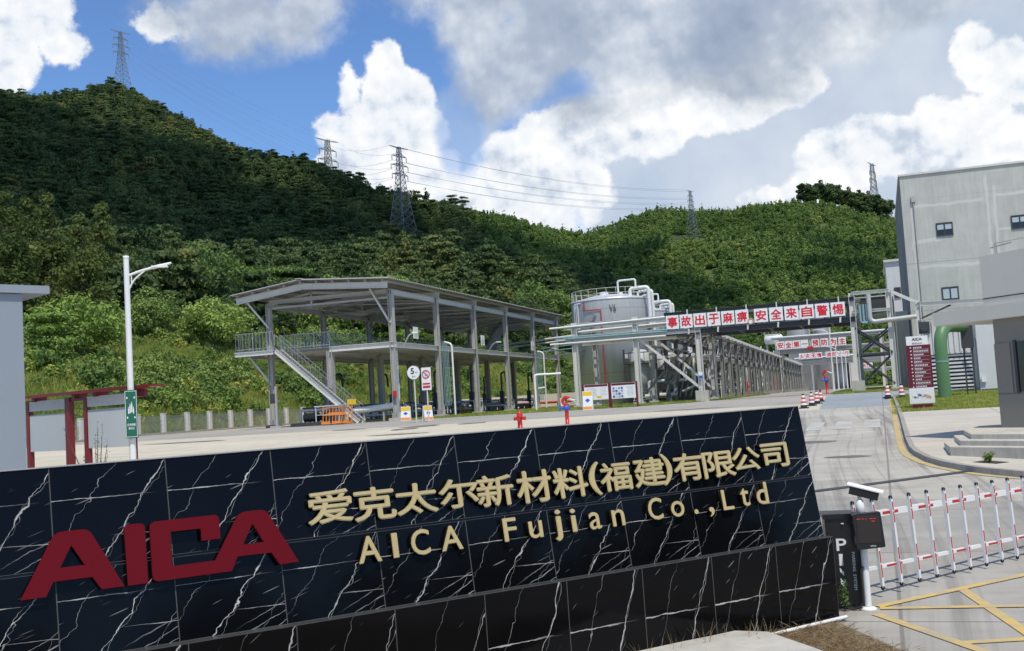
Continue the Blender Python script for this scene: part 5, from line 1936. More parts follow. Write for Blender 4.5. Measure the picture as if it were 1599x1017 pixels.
# ---- storage tanks
def tank(label, t_, s_, rad, h, extra):
    rt, B, o0 = site_thing('storage_tank', label, 'tank', t_, s_, 0, 'silver storage tanks')
    z0 = o0[2]
    B().lathe([(0.001, 0), (rad, 0), (rad, h)], 72, (t_, s_, z0)).build('shell', M['tank'])
    rf = B().lathe([(rad + .06, h - .10), (rad + .06, h + .03), (rad * .8, h + .26), (rad * .5, h + .55), (rad * .2, h + .72), (0.001, h + .76)], 48, (t_, s_, z0)).build('dome_roof', M['clad'])
    b = B()
    b.cyl((t_ - .5, s_ - 1, z0 + h + .6), .5, .35, 18).cyl((t_ + 1.6, s_ - 2.2, z0 + h + .25), .25, .4, 14)
    b.build('hatch', M['white'], rf)
    b = B()
    n = 26
    for z_ in (1.1, .55):
        b.tube([(t_ + (rad - .1) * math.cos(a_), s_ + (rad - .1) * math.sin(a_), z0 + h + z_) for a_ in np.linspace(0, 6.2832, 49)], .028, 5, False)
    for k in range(n):
        a_ = 6.2832 * k / n
        b.bar((t_ + (rad - .1) * math.cos(a_), s_ + (rad - .1) * math.sin(a_), z0 + h), (t_ + (rad - .1) * math.cos(a_), s_ + (rad - .1) * math.sin(a_), z0 + h + 1.1), .045)
    b.build('roof_railing', M['steel_lt'])
    b = B()
    b.tube(bend([(t_ + 1.2, s_ - 1.5, z0 + h + .3), (t_ + 1.2, s_ - 1.5, z0 + h + 2.0), (t_ + 3.2, s_ - 1.8, z0 + h + 2.0), (t_ + 3.2, s_ - 1.8, z0 + h + .9)], .25), .10, 10)
    b.tube(bend([(t_ + 2.6, s_ - 2.0, z0 + h + .1), (t_ + 2.6, s_ - 2.0, z0 + h + 1.0), (t_ + rad + .3, s_ - 2.2, z0 + h + 1.0), (t_ + rad + .3, s_ - 2.2, z0 + 3.0)], .4), .20, 12)
    b.tube(bend([(t_ + 3.2, s_ - .8, z0 + h), (t_ + 3.2, s_ - .8, z0 + h + .7), (t_ + rad + .5, s_ - 1.4, z0 + h + .7), (t_ + rad + .5, s_ - 1.4, z0 + 6.0)], .3), .15, 10)
    b.build('vent_pipe', M['white'])
    b = B()
    for k in range(16):
        a_ = R(205) + k * R(3.6)
        zz = z0 + .4 + k * (h - 1.5) / 16
        b.box((t_ + (rad + .45) * math.cos(a_), s_ + (rad + .45) * math.sin(a_), zz), (.8, .35, .05), a_)
    b.build('spiral_step', M['galv'])
    if extra:
        b = B()
        f_ = lambda a_, zz: (t_ + (rad + .10) * math.cos(a_), s_ + (rad + .10) * math.sin(a_), z0 + zz)
        a1, a2 = R(-118), R(-92)
        b.tube([f_(a1, h - .2), f_(a1, h - 1.1)] + [f_(a1 + (a2 - a1) * k / 6, h - 1.15) for k in range(7)] + [f_(a2, h - 1.6), f_(a2, .6)], .055, 8)
        b.build('red_pipe', M['red'])
        b = B()
        for k, (a_, zz) in enumerate([(R(-62), 5), (R(-150), 4)]):
            b.box(f_(a_, zz), (.5, .3, .4))
        for a_ in (R(-140), R(-135), R(-131)):
            b.tube(bend([f_(a_, 8.2), f_(a_, 11.0), (f_(a_, 11)[0] + .5, f_(a_, 11)[1] - .2, z0 + 11.0)], .3), .11, 8)
        b.box(f_(R(-137), 8.3), (3.2, 1.3, .08), R(45))
        b.build('side_platform', M['clad'])
        put_text('V6', rt, o0, (t_ + 1.1, s_ - rad * .985, z0 + h - 1.1), .7, .8, M['dark'], 0.0, .02, 'tank_number', (.25, -.97, 0))
    return rt


mt, t, b = material('brushed_tank_cladding')
co = t.new('ShaderNodeTexCoord').outputs['Object']
x, y, z = t.sep(co)
ang = t.math('ARCTAN2', x, y)
pan = t.math('FRACT', t.math('MULTIPLY', ang, 9.0))
seam = t.math('MAXIMUM', t.smooth(t.math('ABSOLUTE', t.math('SUBTRACT', pan, 0.5)), .478, .495), t.smooth(t.math('ABSOLUTE', t.math('SUBTRACT', t.math('FRACT', t.math('DIVIDE', z, 3.4)), 0.5)), .485, .495))
pt = t.new('ShaderNodeTexWhiteNoise', noise_dimensions='2D')
t.put(pt.inputs['Vector'], t.comb(t.math('FLOOR', t.math('MULTIPLY', ang, 9.0)), t.math('FLOOR', t.math('DIVIDE', z, 3.4)), 0))
v_ = t.math('ADD', t.math('MULTIPLY', pt.outputs['Value'], .16), t.math('MULTIPLY', t.noise(t.mapping(co, (5, 5, .12)), 1.0, 4, .6), .35))
c_ = t.mix(v_, (0.40, 0.415, 0.42), (0.68, 0.70, 0.70))
t.put(b.inputs['Base Color'], t.mix(t.math('MULTIPLY', seam, .45), c_, (0.16, 0.165, 0.17)))
b.inputs['Metallic'].default_value = 0.0
b.inputs['Roughness'].default_value = 0.5
M['tank'] = mt
tank('biggest silver storage tank nearest the road, with thin red pipe', -27.3, 119.5, 4.35, 11.3, True)
tank('silver storage tank half hidden behind the biggest tank', -28.0, 136.0, 4.35, 11.0, False)
tank('third silver storage tank, only its pipes showing above the rack', -29.0, 152.0, 4.35, 10.6, False)
for t_, s_, rad, h, lab in ((-15.7, 240, 2.1, 17.5, 'tall silver silo behind the first slogan gantry, left of the pair'), (-11.2, 243, 1.6, 17.5, 'slimmer silver silo behind the first slogan gantry, right of the pair'), (-33, 170, 2.6, 9, 'short silver tank among the rack columns'), (-30, 190, 2.6, 8.5, 'short silver tank deep behind the pipe rack')):
    rt, B, o0 = site_thing('silo', lab, 'silo', t_, s_)
    B().lathe([(0.001, 0), (rad, 0), (rad, h)], 36, (t_, s_, o0[2])).build('shell', M['tank'])
    B().lathe([(rad, 0), (rad * .5, .4), (0.001, .5)], 36, (t_, s_, o0[2] + h)).build('top', M['clad'])
    B().bar((t_ + rad + .4, s_ - rad, o0[2]), (t_ + rad + .4, s_ - rad, o0[2] + h), .3).build('riser', M['steel'])
rt, B, o0 = site_thing('process_vessel', 'white horizontal vessel with railing on top of the pipe rack', 'vessel', -17.2, 200, 0)
b = B()
b.tube([(-18.8, 200, 11.6), (-18.6, 200, 11.6), (-15.9, 200, 11.6), (-15.5, 200, 11.6)], [.3, .85, .85, .3], 20)
b.build('body', M['white'])
b = B()
rail(b, (-18.6, 199.4, 12.3), (-16, 199.4, 12.3), 1.3, .6, .06)
for t_ in (-18.4, -16.2):
    b.bar((t_, 200, o0[2]), (t_, 200, 11), .3)
b.build('frame', M['steel'])

# low wall with red pipe behind the shed
rt, B, o0 = site_thing('bund_wall', 'low cream bund wall behind the loading shed and tanks', 'wall', -40, 146)
B().box((-44, 146, o0[2] + .9), (36, .3, 1.9)).build('masonry', M['cream'])
rt, B, o0 = site_thing('fire_main', 'long red fire pipe running low along the cream bund wall', 'pipe', -40, 144.6)
b = B()
b.tube([(-62, 144.6, o0[2] + .7), (-26, 144.6, o0[2] + .7)], .16, 10)
b.build('pipe_run', M['red'])
b = B()
for t_ in np.arange(-60, -26, 4):
    b.box((t_, 144.6, o0[2] + .28), (.2, .2, .56))
b.build('support', M['plinth'])

# ------------------------------------------------------------------ pipe gantries with slogan panels
def slogan(parent, o0, B, chars, t_starts, s_, z0, z1, w_):
    for ch, t_ in zip(chars, t_starts):
        pn = B().box((t_ + w_ / 2, s_, (z0 + z1) / 2), (w_, .05, z1 - z0)).build('slogan_panel', M['white'])
        put_text(ch, pn, o0, (t_ + w_ / 2, s_ - .026, (z0 + z1) / 2), w_ * .74, (z1 - z0) * .72 if ch != '一' else .10, M['letter_red'], .03, .012)


def hsec(b, t_, s_, z0, z1, w_=.42):
    hcol(b, t_, s_, z0, z1, w_)


GA, B, o0 = site_thing('pipe_gantry', 'steel pipe gantry over the road with the longest red slogan, nearest the gate', 'pipe gantry', -14.8, 98)
for t_, s_, top in ((-25.95, 98, 9.75), (-20.35, 98, 9.85), (-14.82, 98, 9.0), (-25.6, 104, 9.4), (-20.2, 104, 9.4), (-14.6, 104, 9.0), (-1.80, 98, 10.35), (1.15, 98, 10.4), (-1.6, 104, 10.0), (1.4, 104, 10.0)):
    b = B()
    zf = zg(s_)
    big = t_ in (-14.82, -1.80)
    hsec(b, t_, s_, zf + (.95 if big else .25), top, .48)
    c_ = b.build('column', M['steel_lt'] if s_ == 98 else M['steel'])
    if big:
        B().box((t_, s_, zf + .45), (1.05, 1.05, 1.05)).build('plinth', M['plinth'], c_)
    else:
        B().box((t_, s_, zf + .12), (.8, .8, .35)).build('plinth', M['plinth'], c_)
UP = (0, 0, 1)
for p_, q_, w_, h_ in [((-26.8, 97.9, 9.42), (-14.6, 97.9, 9.46), .3, .34), ((-26.8, 97.9, 8.20), (-14.6, 97.9, 8.22), .3, .32), ((-26.8, 103.9, 9.30), (-14.6, 103.9, 9.30), .3, .3),
                       ((-26.8, 103.9, 8.10), (-14.6, 103.9, 8.10), .3, .3), ((-1.8, 97.9, 10.3), (1.2, 97.9, 10.3), .3, .28), ((-1.8, 97.9, 8.75), (1.2, 97.9, 8.75), .28, .26)]:
    B().ibeam(p_, q_, w_, h_, .03, UP).build('beam', M['steel_lt'])
b = B()
for s_ in (97.95, 103.9):
    b.ibeam((-17.7, s_, 9.82), (-1.6, s_, 9.86), .34, .32, .03, (0, 0, 1))
    b.ibeam((-17.7, s_, 8.12), (-1.6, s_, 8.14), .34, .42, .03, (0, 0, 1))
    for t_ in np.arange(-17.4, -1.8, 1.9):
        b.bar((t_, s_ + .12, 8.2), (t_, s_ + .12, 9.8), .12)
for t_ in np.arange(-16.6, -1.8, 2.6):
    b.bar((t_, 97.9, 8.05), (t_, 104, 8.05), .16, .2)
b.build('bridge_truss', M['dark'])
for t_ in np.arange(-15.6, -1.8, 2.55):
    B().bar((t_, 97.72, 9.55), (t_, 97.72, 10.12), .10, .10).build('bracket', M['steel_lt'])
    B().bar((t_, 97.72, 7.95), (t_ + .05, 97.72, 8.4), .14, .14).build('bracket', M['steel_lt'])
for p_, q_ in [((-20.2, 98, 8.0), (-14.95, 98, 3.2)), ((-19.6, 104, 8.0), (-14.6, 104, 3.0))]:
    B().bar(p_, q_, .20, .20).build('brace', M['steel_lt'])
for s_, (ta, tb) in ((98.3, (-19.9, -15.0)), (104.2, (-19.9, -15.0)), (104.3, (-14.5, -19.5))):
    B().bar((ta, s_, 3.0), (tb, s_, 8.0), .16, .16).build('dark_brace', M['dark'])
for s_ in (98, 104):
    for za, zb in ((7.4, 5.2), (5.1, 2.6)):
        B().bar((-1.7, s_, za), (1.1, s_, zb), .15).build('dark_brace', M['dark'])
        B().bar((1.1, s_ + .16, za), (-1.7, s_ + .16, zb), .15).build('dark_brace', M['dark'])
    B().bar((-1.7, s_, 5.15), (1.1, s_, 5.15), .18).build('dark_brace', M['dark'])
B().bar((1.2, 98, 10.3), (3.35, 98, 9.1), .28, .26).build('side_arm', M['steel_lt'])
B().ibeam((3.3, 98, 8.95), (8.9, 98, 8.85), .28, .36, .03, UP).build('side_arm', M['steel_lt'])
B().ibeam((3.3, 98, 7.55), (6.0, 98, 7.55), .24, .26, .03, UP).build('side_arm', M['steel_lt'])
B().bar((3.5, 98, 7.75), (5.9, 98, 8.7), .14).build('side_arm', M['dark'])
b = B()
hsec(b, 3.35, 98, zg(98), 9.3, .42)
b.build('column', M['steel_lt'])
b = B()
for k, s_ in enumerate(np.linspace(98.7, 103.2, 6)):
    b.tube([(-26.8, s_, 9.70 + .05 * (k % 2)), (1.2, s_, 9.95 + .05 * (k % 2))], .05 + .03 * (k % 3), 8)
    b.tube([(-26.8, s_, 8.46), (1.2, s_, 8.40)], .05 + .03 * ((k + 1) % 3), 8)
b.build('pipes', M['galv'])
B().tube([(-27.6, 97.6, 8.50), (-17.4, 97.6, 8.50)], .07, 8).build('aqua_pipe', M['aqua'])
B().tube([(-27.6, 97.55, 8.34), (-17.4, 97.55, 8.34)], .05, 8).build('aqua_pipe', M['aqua'])
b = B()
for k in range(3):
    b.tube(bend([(-1.2 + .26 * k, 97.6, 9.3), (-1.2 + .26 * k, 97.6, 7.75), (-.2 + .2 * k, 97.6, 7.75)], .3), .09, 8)
b.build('aqua_pipe', M['aqua'])
b = B()
b.tube([(-28.2, 97.75, 9.40), (-17.6, 97.75, 9.62)], .09, 10)
b.tube([(-28.2, 97.7, 7.95), (-17.6, 97.7, 7.98)], .09, 10)
b.tube([(-26.5, 101.5, 9.15), (-17.6, 101.5, 9.35)], .09, 10)
b.build('white_pipe', M['white'])
b = B()
b.tube(bend([(-.45, 97.5, 10.1), (-.45, 97.5, 7.75), (3.2, 97.5, 7.95)], .5), .20, 14)
b.build('big_silver_pipe', M['galv_lt'])
b = B()
b.box((.2, 101, 9.35), (2.6, 4.5, 1.0))
b.build('duct', M['dark'])
rt2, B2, o2 = site_thing('transfer_pipes', 'bundle of white and aqua pipes crossing behind the far shed columns', 'pipes', -36, 133)
b = B2()
for k, (z_, r_) in enumerate(((10.3, .13), (9.9, .10), (8.3, .10))):
    b.tube([(-45, 132.5 + .5 * k, z_), (-27, 122 + .5 * k, z_ + .1)], r_, 8)
b.build('white_pipe', M['white'])
b = B2()
b.tube([(-45, 132, 8.8), (-27, 121.5, 8.9)], .08, 8).tube([(-45, 131.7, 9.2), (-27, 121.2, 9.3)], .06, 8)
b.build('aqua_pipe', M['aqua'])
b = B2()
for t_ in (-44, -40, -33, -29):
    b.bar((t_, 133.6 - (t_ + 45) * .583 * -1 * -1 + 0, zg(130)), (t_, 133.6 - (t_ + 45) * .583, 10.2), .22)
b.build('trestle', M['steel'])
slogan(GA, o0, B, '事故出于麻痹', [-17.48 + 1.205 * k for k in range(6)], 97.66, 8.50, 9.69, 1.10)
slogan(GA, o0, B, '安全来自警惕', [-9.87 + 1.27 * k for k in range(6)], 97.66, 8.49, 9.66, 1.14)
ds2 = B()
ds2.tube([(-10.2, 97.62, 8.62), (-10.2, 97.58, 8.62)], .27, 24, True, False)
ds2 = ds2.build('round_plate', M['white'])
b = B()
b.tube([(-10.2 + .22 * math.cos(a_), 97.57, 8.62 + .22 * math.sin(a_)) for a_ in np.linspace(0, 6.283, 25)], .03, 6, False)
b.build('red_ring', M['red'], ds2)
b = B()
b.box((-14.82, 97.70, 4.3), (.34, .02, .62))
pl_ = b.build('blue_notice', M['white'])
B().box((-14.82, 97.685, 4.15), (.34, .01, .26)).build('blue_band', M['blue'], pl_)


def gantry(label, s_, tl, tr, zt, zb, words, starts, w_, pz):
    rt, B, o0 = site_thing('pipe_gantry', label, 'pipe gantry', tl, s_)
    for t_ in (tl, tr):
        for q in (s_, s_ + 4):
            b = B()
            hsec(b, t_, q, zg(q), zt, .6)
            b.build('column', M['steel_lt'])
    b = B()
    for q in (s_ + .1, s_ + 4):
        b.ibeam((tl, q, zt), (tr + 6, q, zt), .4, .4, .04, (0, 0, 1))
        b.ibeam((tl, q, zb), (tr + 6, q, zb), .4, .5, .04, (0, 0, 1))
    b.build('beam', M['steel'])
    b = B()
    for k in range(4):
        b.tube([(tl - 1, s_ + .6 + k, zt + .35), (tr + 9, s_ + .6 + k, zt + .35)], .16 + .07 * (k % 2), 8)
        b.tube([(tl, s_ + .6 + k, zb + .4), (tr + 9, s_ + .6 + k, zb + .4)], .14, 8)
    b.build('pipes', M['clad'])
    slogan(rt, o0, B, words, starts, s_ - .32, pz[0], pz[1], w_)
    return rt, B, o0


rt, B, o0 = gantry('second pipe gantry along the road, with eight red slogan characters', 180, -15, 0.6, 10.55, 8.6, '安全第一预防为主', [-15.05 + 1.22 * k for k in range(4)] + [-9.75 + 1.33 * k for k in range(4)], 1.15, (9.0, 10.25))
B().box((-10.0, 179.6, 8.9), (.9, .05, .5)).build('height_plate', M['red'])
rt, B, o0 = gantry('third pipe gantry along the road, its slogan panels partly behind lamp posts', 229, -15, -4.6, 8.4, 7.6, '火灾无情消防先行', [-15.0 + 1.12 * k for k in range(4)] + [-9.9 + 1.14 * k for k in range(4)], 1.06, (8.55, 9.70))
rt, B, o0 = gantry('farthest pipe gantry with the shortest slogan, seen past the concrete footed column', 285, -16, 4, 8.4, 6.4, '人人安全', [-7.9, -6.5, -4.1, -2.8], 1.2, (6.95, 8.1))

# ------------------------------------------------------------------ long pipe rack beside the road
RK, B, o0 = site_thing('pipe_rack', 'long steel pipe rack of many columns running along the road', 'pipe rack', -15, 108)
ss_ = np.arange(108, 229, 6.0)
for s_ in ss_:
    for t_ in (-15.0, -19.6):
        b = B()
        z0 = zg(s_)
        top = 8.35 - (s_ - 105) * .008
        hsec(b, t_, s_, z0 + .5, top, .40)
        b.box((t_, s_, z0 + .26), (.5, .5, .52))
        b.build('column', M['rack'])
b = B()
for t_ in (-14.9, -19.6):
    b.ibeam((t_, 105, 8.3), (t_, 229, 7.4), .3, .36, .03, (0, 0, 1))
b.ibeam((-19.9, 110, 9.6), (-19.9, 229, 8.8), .3, .36, .03, (0, 0, 1))
for s_ in ss_:
    b.bar((-19.9, s_, 8.2), (-19.9, s_, 9.5), .22)
    for zz in (8.15, 5.8):
        b.bar((-20, s_ + .2, zz), (-14.6, s_ + .2, zz), .18, .22)
b.build('beam', M['rack'])
b = B()
for s_ in np.arange(107, 228, 3.0):
    z_ = 8.3 - (s_ - 105) * .0073
    b.box((-14.55, s_, z_ + .1), (.4, .22, .22))
b.build('lamp_bracket', M['steel_lt'])
b = B()
rg_ = random.Random(5)
for k in range(9):
    t_ = -19.3 + .5 * k
    r_ = rg_.choice((.10, .14, .20, .26))
    b.tube([(t_, 104, 8.5 + r_), (t_, 229, 7.65 + r_)], r_, 8)
for k in range(8):
    t_ = -19.1 + .55 * k
    r_ = rg_.choice((.10, .14, .18))
    b.tube([(t_, 104, 6.2 + r_), (t_, 229, 5.8 + r_)], r_, 8)
b.build('pipes', M['clad'])
b = B()
for k in range(26):
    s_ = 107 + 4.6 * k
    t_ = rg_.uniform(-19, -16)
    z0 = zg(s_)
    b.tube(bend([(t_, s_, 6.2), (t_, s_, z0 + rg_.uniform(1, 2.2)), (t_ - rg_.uniform(1, 3), s_ + 1, z0 + 1)], .3), rg_.choice((.08, .12, .16)), 8)
b.build('drop_pipe', M['white'])
for nm, mt_, n_, seed in (('cross_pipe', 'clad', 34, 1), ('cable_tray', 'galv', 10, 2), ('small_pipe', 'white', 30, 3)):
    rg_ = random.Random(seed)
    b = B()
    for k in range(n_):
        s_ = 106 + rg_.random() * 118
        z_ = zg(s_) + rg_.uniform(.8, 5.4)
        if nm == 'cable_tray':
            b.box((-19.9 + rg_.random() * .6, s_, 7.0 + rg_.random()), (.5, 22, .12))
        elif nm == 'cross_pipe':
            t0_ = rg_.uniform(-20, -16)
            b.tube(bend([(t0_, s_, z_), (t0_, s_ + rg_.uniform(3, 9), z_), (t0_, s_ + 9.2, z_ + rg_.uniform(1, 3))], .3), rg_.choice((.06, .1, .14)), 8)
        else:
            t0_ = rg_.uniform(-16, -15.2)
            b.tube([(t0_, s_, zg(s_)), (t0_, s_, zg(s_) + rg_.uniform(1.2, 6))], .045, 6)
            b.box((t0_, s_ - .1, z_ * .5 + 1.4), (.22, .16, .3))
    b.build(nm, M[mt_])
rgq = random.Random(12)
for k in range(24):  # extra units added, their dark frames standing in for darkness behind the rack
    s_ = 115 + 4.6 * k + rgq.uniform(-1, 1)
    t_ = -21.6 - rgq.uniform(0, 3.0)
    rt, B, o0 = site_thing('process_unit', 'process unit of vessel, pump and frame behind the rack columns', 'process unit', t_, s_, 0, 'process units behind the pipe rack')
    z0 = o0[2]
    b = B()
    hh = rgq.uniform(2.5, 5.0)
    b.lathe([(0.001, 0), (1.1, .25), (1.1, hh), (.6, hh + .4), (.001, hh + .5)], 20, (t_, s_, z0 + 1))
    b.build('vessel', M['tank'])
    b = B()
    for i in (-1, 1):
        for j in (-1, 1):
            b.bar((t_ + i * 1.4, s_ + j * 1.4, z0), (t_ + i * 1.4, s_ + j * 1.4, z0 + hh + 1.5), .18)
    for zz in (1.2, hh):
        b.box((t_, s_, z0 + zz), (3.0, 3.0, .08))
    rail(b, (t_ - 1.4, s_ - 1.4, z0 + hh), (t_ + 1.4, s_ - 1.4, z0 + hh), 1.1, .7, .05)
    b.build('frame', M['dark'])
    b = B()
    b.tube(bend([(t_ + 1.0, s_ - 1.3, z0 + .5), (t_ + 1.0, s_ - 1.3, z0 + 2.2), (t_ + 2.8, s_ - 1.3, z0 + 2.2)], .3), .16, 10)
    b.tube([(t_ + .6, s_ - 1.5, z0 + .7), (t_ + 1.8, s_ - 1.5, z0 + .7)], .28, 12)
    b.build('pump', M['clad'])
rt, B, o0 = site_thing('pump_house', 'dark open pump house with steps under the crossed braces', 'pump house', -18.2, 108, 0)
z0 = o0[2]
B().box((-17.6, 111, z0 + 1.0), (2.8, 2.4, 2.0)).build('cabinet', M['dark'])
b = B()
for k in range(6):
    b.box((-21.6, 104.6 + .3 * k, z0 + .15 + .26 * k), (1.5, .32, .06))
b.bar((-22.35, 104.5, z0), (-22.35, 106.3, z0 + 1.6), .08, .22).bar((-20.85, 104.5, z0), (-20.85, 106.3, z0 + 1.6), .08, .22)
b.build('steps', M['steel_lt'])
rt, B, o0 = site_thing('standpipe', 'thin white standpipe by the shed end with a short side arm', 'pipe', -28.6, 93.5)
b = B()
b.tube(bend([(-28.6, 93.5, o0[2]), (-28.6, 93.5, o0[2] + 3.2), (-26.5, 94.5, o0[2] + 3.2)], .25), .10, 8)
b.tube([(-28.3, 93.5, o0[2] + 2.0), (-27.7, 93.4, o0[2] + 2.05)], .07, 8)
b.build('pipe_run', M['white'])
rt, B, o0 = site_thing('elbow_duct', 'dark elbow duct with bright top by the far shed columns', 'duct', -42, 131)
b = B()
b.tube(bend([(-44.2, 126, 8.6), (-42.6, 126, 12.2), (-40.0, 127, 12.4)], 1.0), .62, 14)
b.build('duct', M['galv'])

# far dark process hall at the end of the road
rt, B, o0 = site_thing('process_hall', 'grey open process hall with a tank at the end of the road', 'hall', -11, 262)
b = B()
for t_ in (-14.2, -5.4):
    for s_ in (250, 268):
        b.box((t_, s_, o0[2] + 3.4), (1.1, 1.1, 6.8))
b.build('pillar', M['steel_lt'])
B().box((-9.8, 259, o0[2] + 7.0), (10.6, 20, .7)).build('roof_slab', M['steel'])
B().box((-9.8, 271, o0[2] + 3.4), (10, .4, 6.8)).build('rear_wall', M['dark'])
B().lathe([(0.001, 0), (2.0, 0), (2.0, 5.4), (.001, 5.9)], 24, (-9.2, 262, o0[2])).build('tank_shell', M['tank'])

# ------------------------------------------------------------------ street lamps down the road
def lamp(name, label, t_, s_, h, arm=-1.4, group=None):
    rt, B, o0 = site_thing(name, label, 'street lamp', t_, s_, 0, group)
    z0 = o0[2]
    B().tube([(t_, s_, z0), (t_, s_, z0 + h)], [.11, .065], 10).build('pole', M['white'])
    b = B()
    sg = 1 if arm > 0 else -1
    b.tube(bend([(t_, s_, z0 + h - .75), (t_ + arm * .45, s_, z0 + h - .30), (t_ + arm, s_, z0 + h - .2)], .5), .05, 8)
    b.build('arm', M['white'])
    b = B()
    b.box((t_ + arm + sg * .3, s_, z0 + h - .17), (.65, .26, .09))
    b.build('lamp_head', M['white'])
    return rt, B, o0


for k, (s_, t_) in enumerate([(147, -5.7), (176, -6.1), (200, -6.1), (224, -6.1), (248, -6.1), (272, -6.1)]):
    lamp('street_lamp', ['white street lamp beside the works road, nearest of the row', 'second white street lamp in the row by the works road', 'white street lamp in the row, one of the distant poles', 'white street lamp in the row, one of the distant poles', 'white street lamp in the row, one of the distant poles', 'white street lamp in the row, one of the distant poles'][k], t_, s_, 8.0 if k == 0 else 6.8, -1.4, 'street lamps in a row by the works road')

# ------------------------------------------------------------------ big factory building on the right
FB, B, o0 = site_thing('factory_building', 'tall grey rendered factory building with few small windows', 'factory', 3.0, 104)
mw, t, b = material('patched_grey_render')
co = t.new('ShaderNodeTexCoord').outputs['Object']
x, y, z = t.sep(co)
n1 = t.noise(co, .5, 5, .6)
n2 = t.noise(t.mapping(co, (3.0, 3.0, .25)), 1.0, 4, .6)
base = t.math('ADD', t.math('MULTIPLY', n1, .55), t.math('MULTIPLY', n2, .45))
c_ = t.mix(t.smooth(base, .35, .68), (.405, .41, .375), (.50, .505, .465))
wob = t.math('MULTIPLY', t.math('SUBTRACT', t.noise(co, .7, 3), .5), .5)


def line(v, at, w_):
    return t.smooth(t.math('ABSOLUTE', t.math('SUBTRACT', t.math('ADD', v, wob), at)), w_, w_ * .45)


pale = None
for v, at, w_, (lo, hi, oth) in [(x, 6.9, .16, (8.5, 18, z)), (x, 7.5, .16, (8.5, 17, z)), (z, 15.9, .16, (.8, 6.6, x)), (z, 12.8, .22, (.6, 2.9, x)), (z, 10.5, .18, (.6, 6.3, x)), (z, 16.2, .18, (7.4, 14, x)),
                                (z, 13.2, .12, (7.4, 12, x)), (x, .75, .14, (5, 16, z)), (x, 6.6, .20, (2, 10.2, z)), (x, 12.8, .16, (6, 18, z))]:
    f = t.math('MULTIPLY', line(v, at, w_), t.math('MULTIPLY', t.smooth(oth, lo - .3, lo + .3), t.smooth(oth, hi + .3, hi - .3)))
    pale = f if pale is None else t.math('MAXIMUM', pale, f)
c_ = t.mix(t.math('MULTIPLY', pale, .55), c_, (.62, .625, .59))
blot = t.smooth(t.noise(t.mapping(co, (.35, .35, .45), (3, 1, 0)), 1.0, 3, .5), .60, .72)
c_ = t.mix(t.math('MULTIPLY', blot, .35), c_, (.50, .51, .51))
for at in (18.9, 16.55, 10.9, 6.7):
    c_ = t.mix(t.math('MULTIPLY', t.smooth(t.math('ABSOLUTE', t.math('SUBTRACT', z, at)), .035, .015), .55 if at != 16.55 else .15), c_, (.16, .16, .155))
t.put(b.inputs['Base Color'], c_)
b.inputs['Roughness'].default_value = .9
M['render'] = mw
B().box((22.97, 118, 11.35), (40, 28.0, 18.8)).build('wall', M['render'])
b = B()
b.box((22.97, 103.98, 20.83), (40.1, .22, .16)).box((2.96, 118, 20.83), (.22, 28.2, .16))
b.build('parapet_cap', M['steel_lt'])
mside, t, b = material('shade_toned_side_wall')
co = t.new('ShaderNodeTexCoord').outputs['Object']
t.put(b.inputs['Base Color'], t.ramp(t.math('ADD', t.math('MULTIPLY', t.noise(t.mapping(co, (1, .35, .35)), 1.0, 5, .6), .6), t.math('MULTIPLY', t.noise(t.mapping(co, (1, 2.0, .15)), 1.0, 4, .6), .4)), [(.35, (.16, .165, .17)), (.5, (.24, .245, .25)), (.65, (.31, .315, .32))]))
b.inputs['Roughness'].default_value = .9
B().box((2.955, 118.0, 11.30), (.03, 28.0, 18.7)).build('side_wall_render', mside)  # thin skin over the side, its shade put into a darker mottled colour
for t_, z_ in ((5.62, 15.12), (11.65, 15.12), (17.7, 15.12), (5.63, 9.48), (11.65, 9.48), (17.7, 9.48)):
    b = B()
    wd, hh = 1.37, 1.17
    for dx_, dz_, w_, h_ in ((wd / 2, .045, wd, .09), (wd / 2, hh - .045, wd, .09), (.045, hh / 2, .09, hh - .18), (wd - .045, hh / 2, .09, hh - .18), (wd / 2, hh / 2, .10, hh - .18)):
        b.box((t_ + dx_, 103.955, z_ + dz_), (w_, .10, h_))
    wf = b.build('window', M['dark'])
    b = B()
    for k in (0, 1):
        b.box((t_ + .365 + .64 * k, 103.985, z_ + hh / 2), (.53, .04, hh - .2))
    b.build('glass', M['glass'], wf)
    b = B()
    for k in (0, 1):
        lowz = .54 if z_ > 12 else .12
        b.box((t_ + .365 + .64 * k, 103.958, z_ + (lowz + .98) / 2 + .04), (.53, .012, .98 - lowz))
    b.build('blind', M['blind'], wf)
b = B()
b.tube([(3.95, 103.9, 3), (3.95, 103.9, 18.4)], .055, 8).box((3.95, 103.88, 18.6), (.34, .2, .5))
b.build('downpipe', M['steel'])
b = B()
b.box((5.0, 103.85, 7.55), (.22, .25, .2)).bar((6.3, 103.9, 8.0), (6.3, 103.9, 7.3), .10)
b.build('wall_lamp', M['white'])
rt, B, o0 = site_thing('rear_block', 'white rear block with one small dark window behind the factory', 'building', 5.0, 150)
B().box((9.0, 158, 10), (14.6, 16, 16.2)).build('wall', M['wall_w'])
B().box((9.0, 157.9, 18.2), (15.0, 16.4, .3)).build('roof_edge', M['steel_lt'])
B().box((2.9, 149.9, 14.1), (.8, .12, 1.3)).build('window', M['dark'])
rt, B, o0 = site_thing('clad_tower', 'cream ribbed cladding shaft beside the factory corner', 'shaft', 2.0, 110)
b = B()
b.box((2.0, 112, 5.6), (1.8, 5, 7.2))
for k in range(6):
    b.bar((1.2 + .32 * k, 109.46, 2), (1.2 + .32 * k, 109.46, 9.2), .06)
b.build('cladding', M['cream'])
rt, B, o0 = site_thing('louvre_annex', 'grey ribbed annex with open slatted base behind the green pipe', 'annex', 5.5, 82)
z0 = o0[2]
b = B()
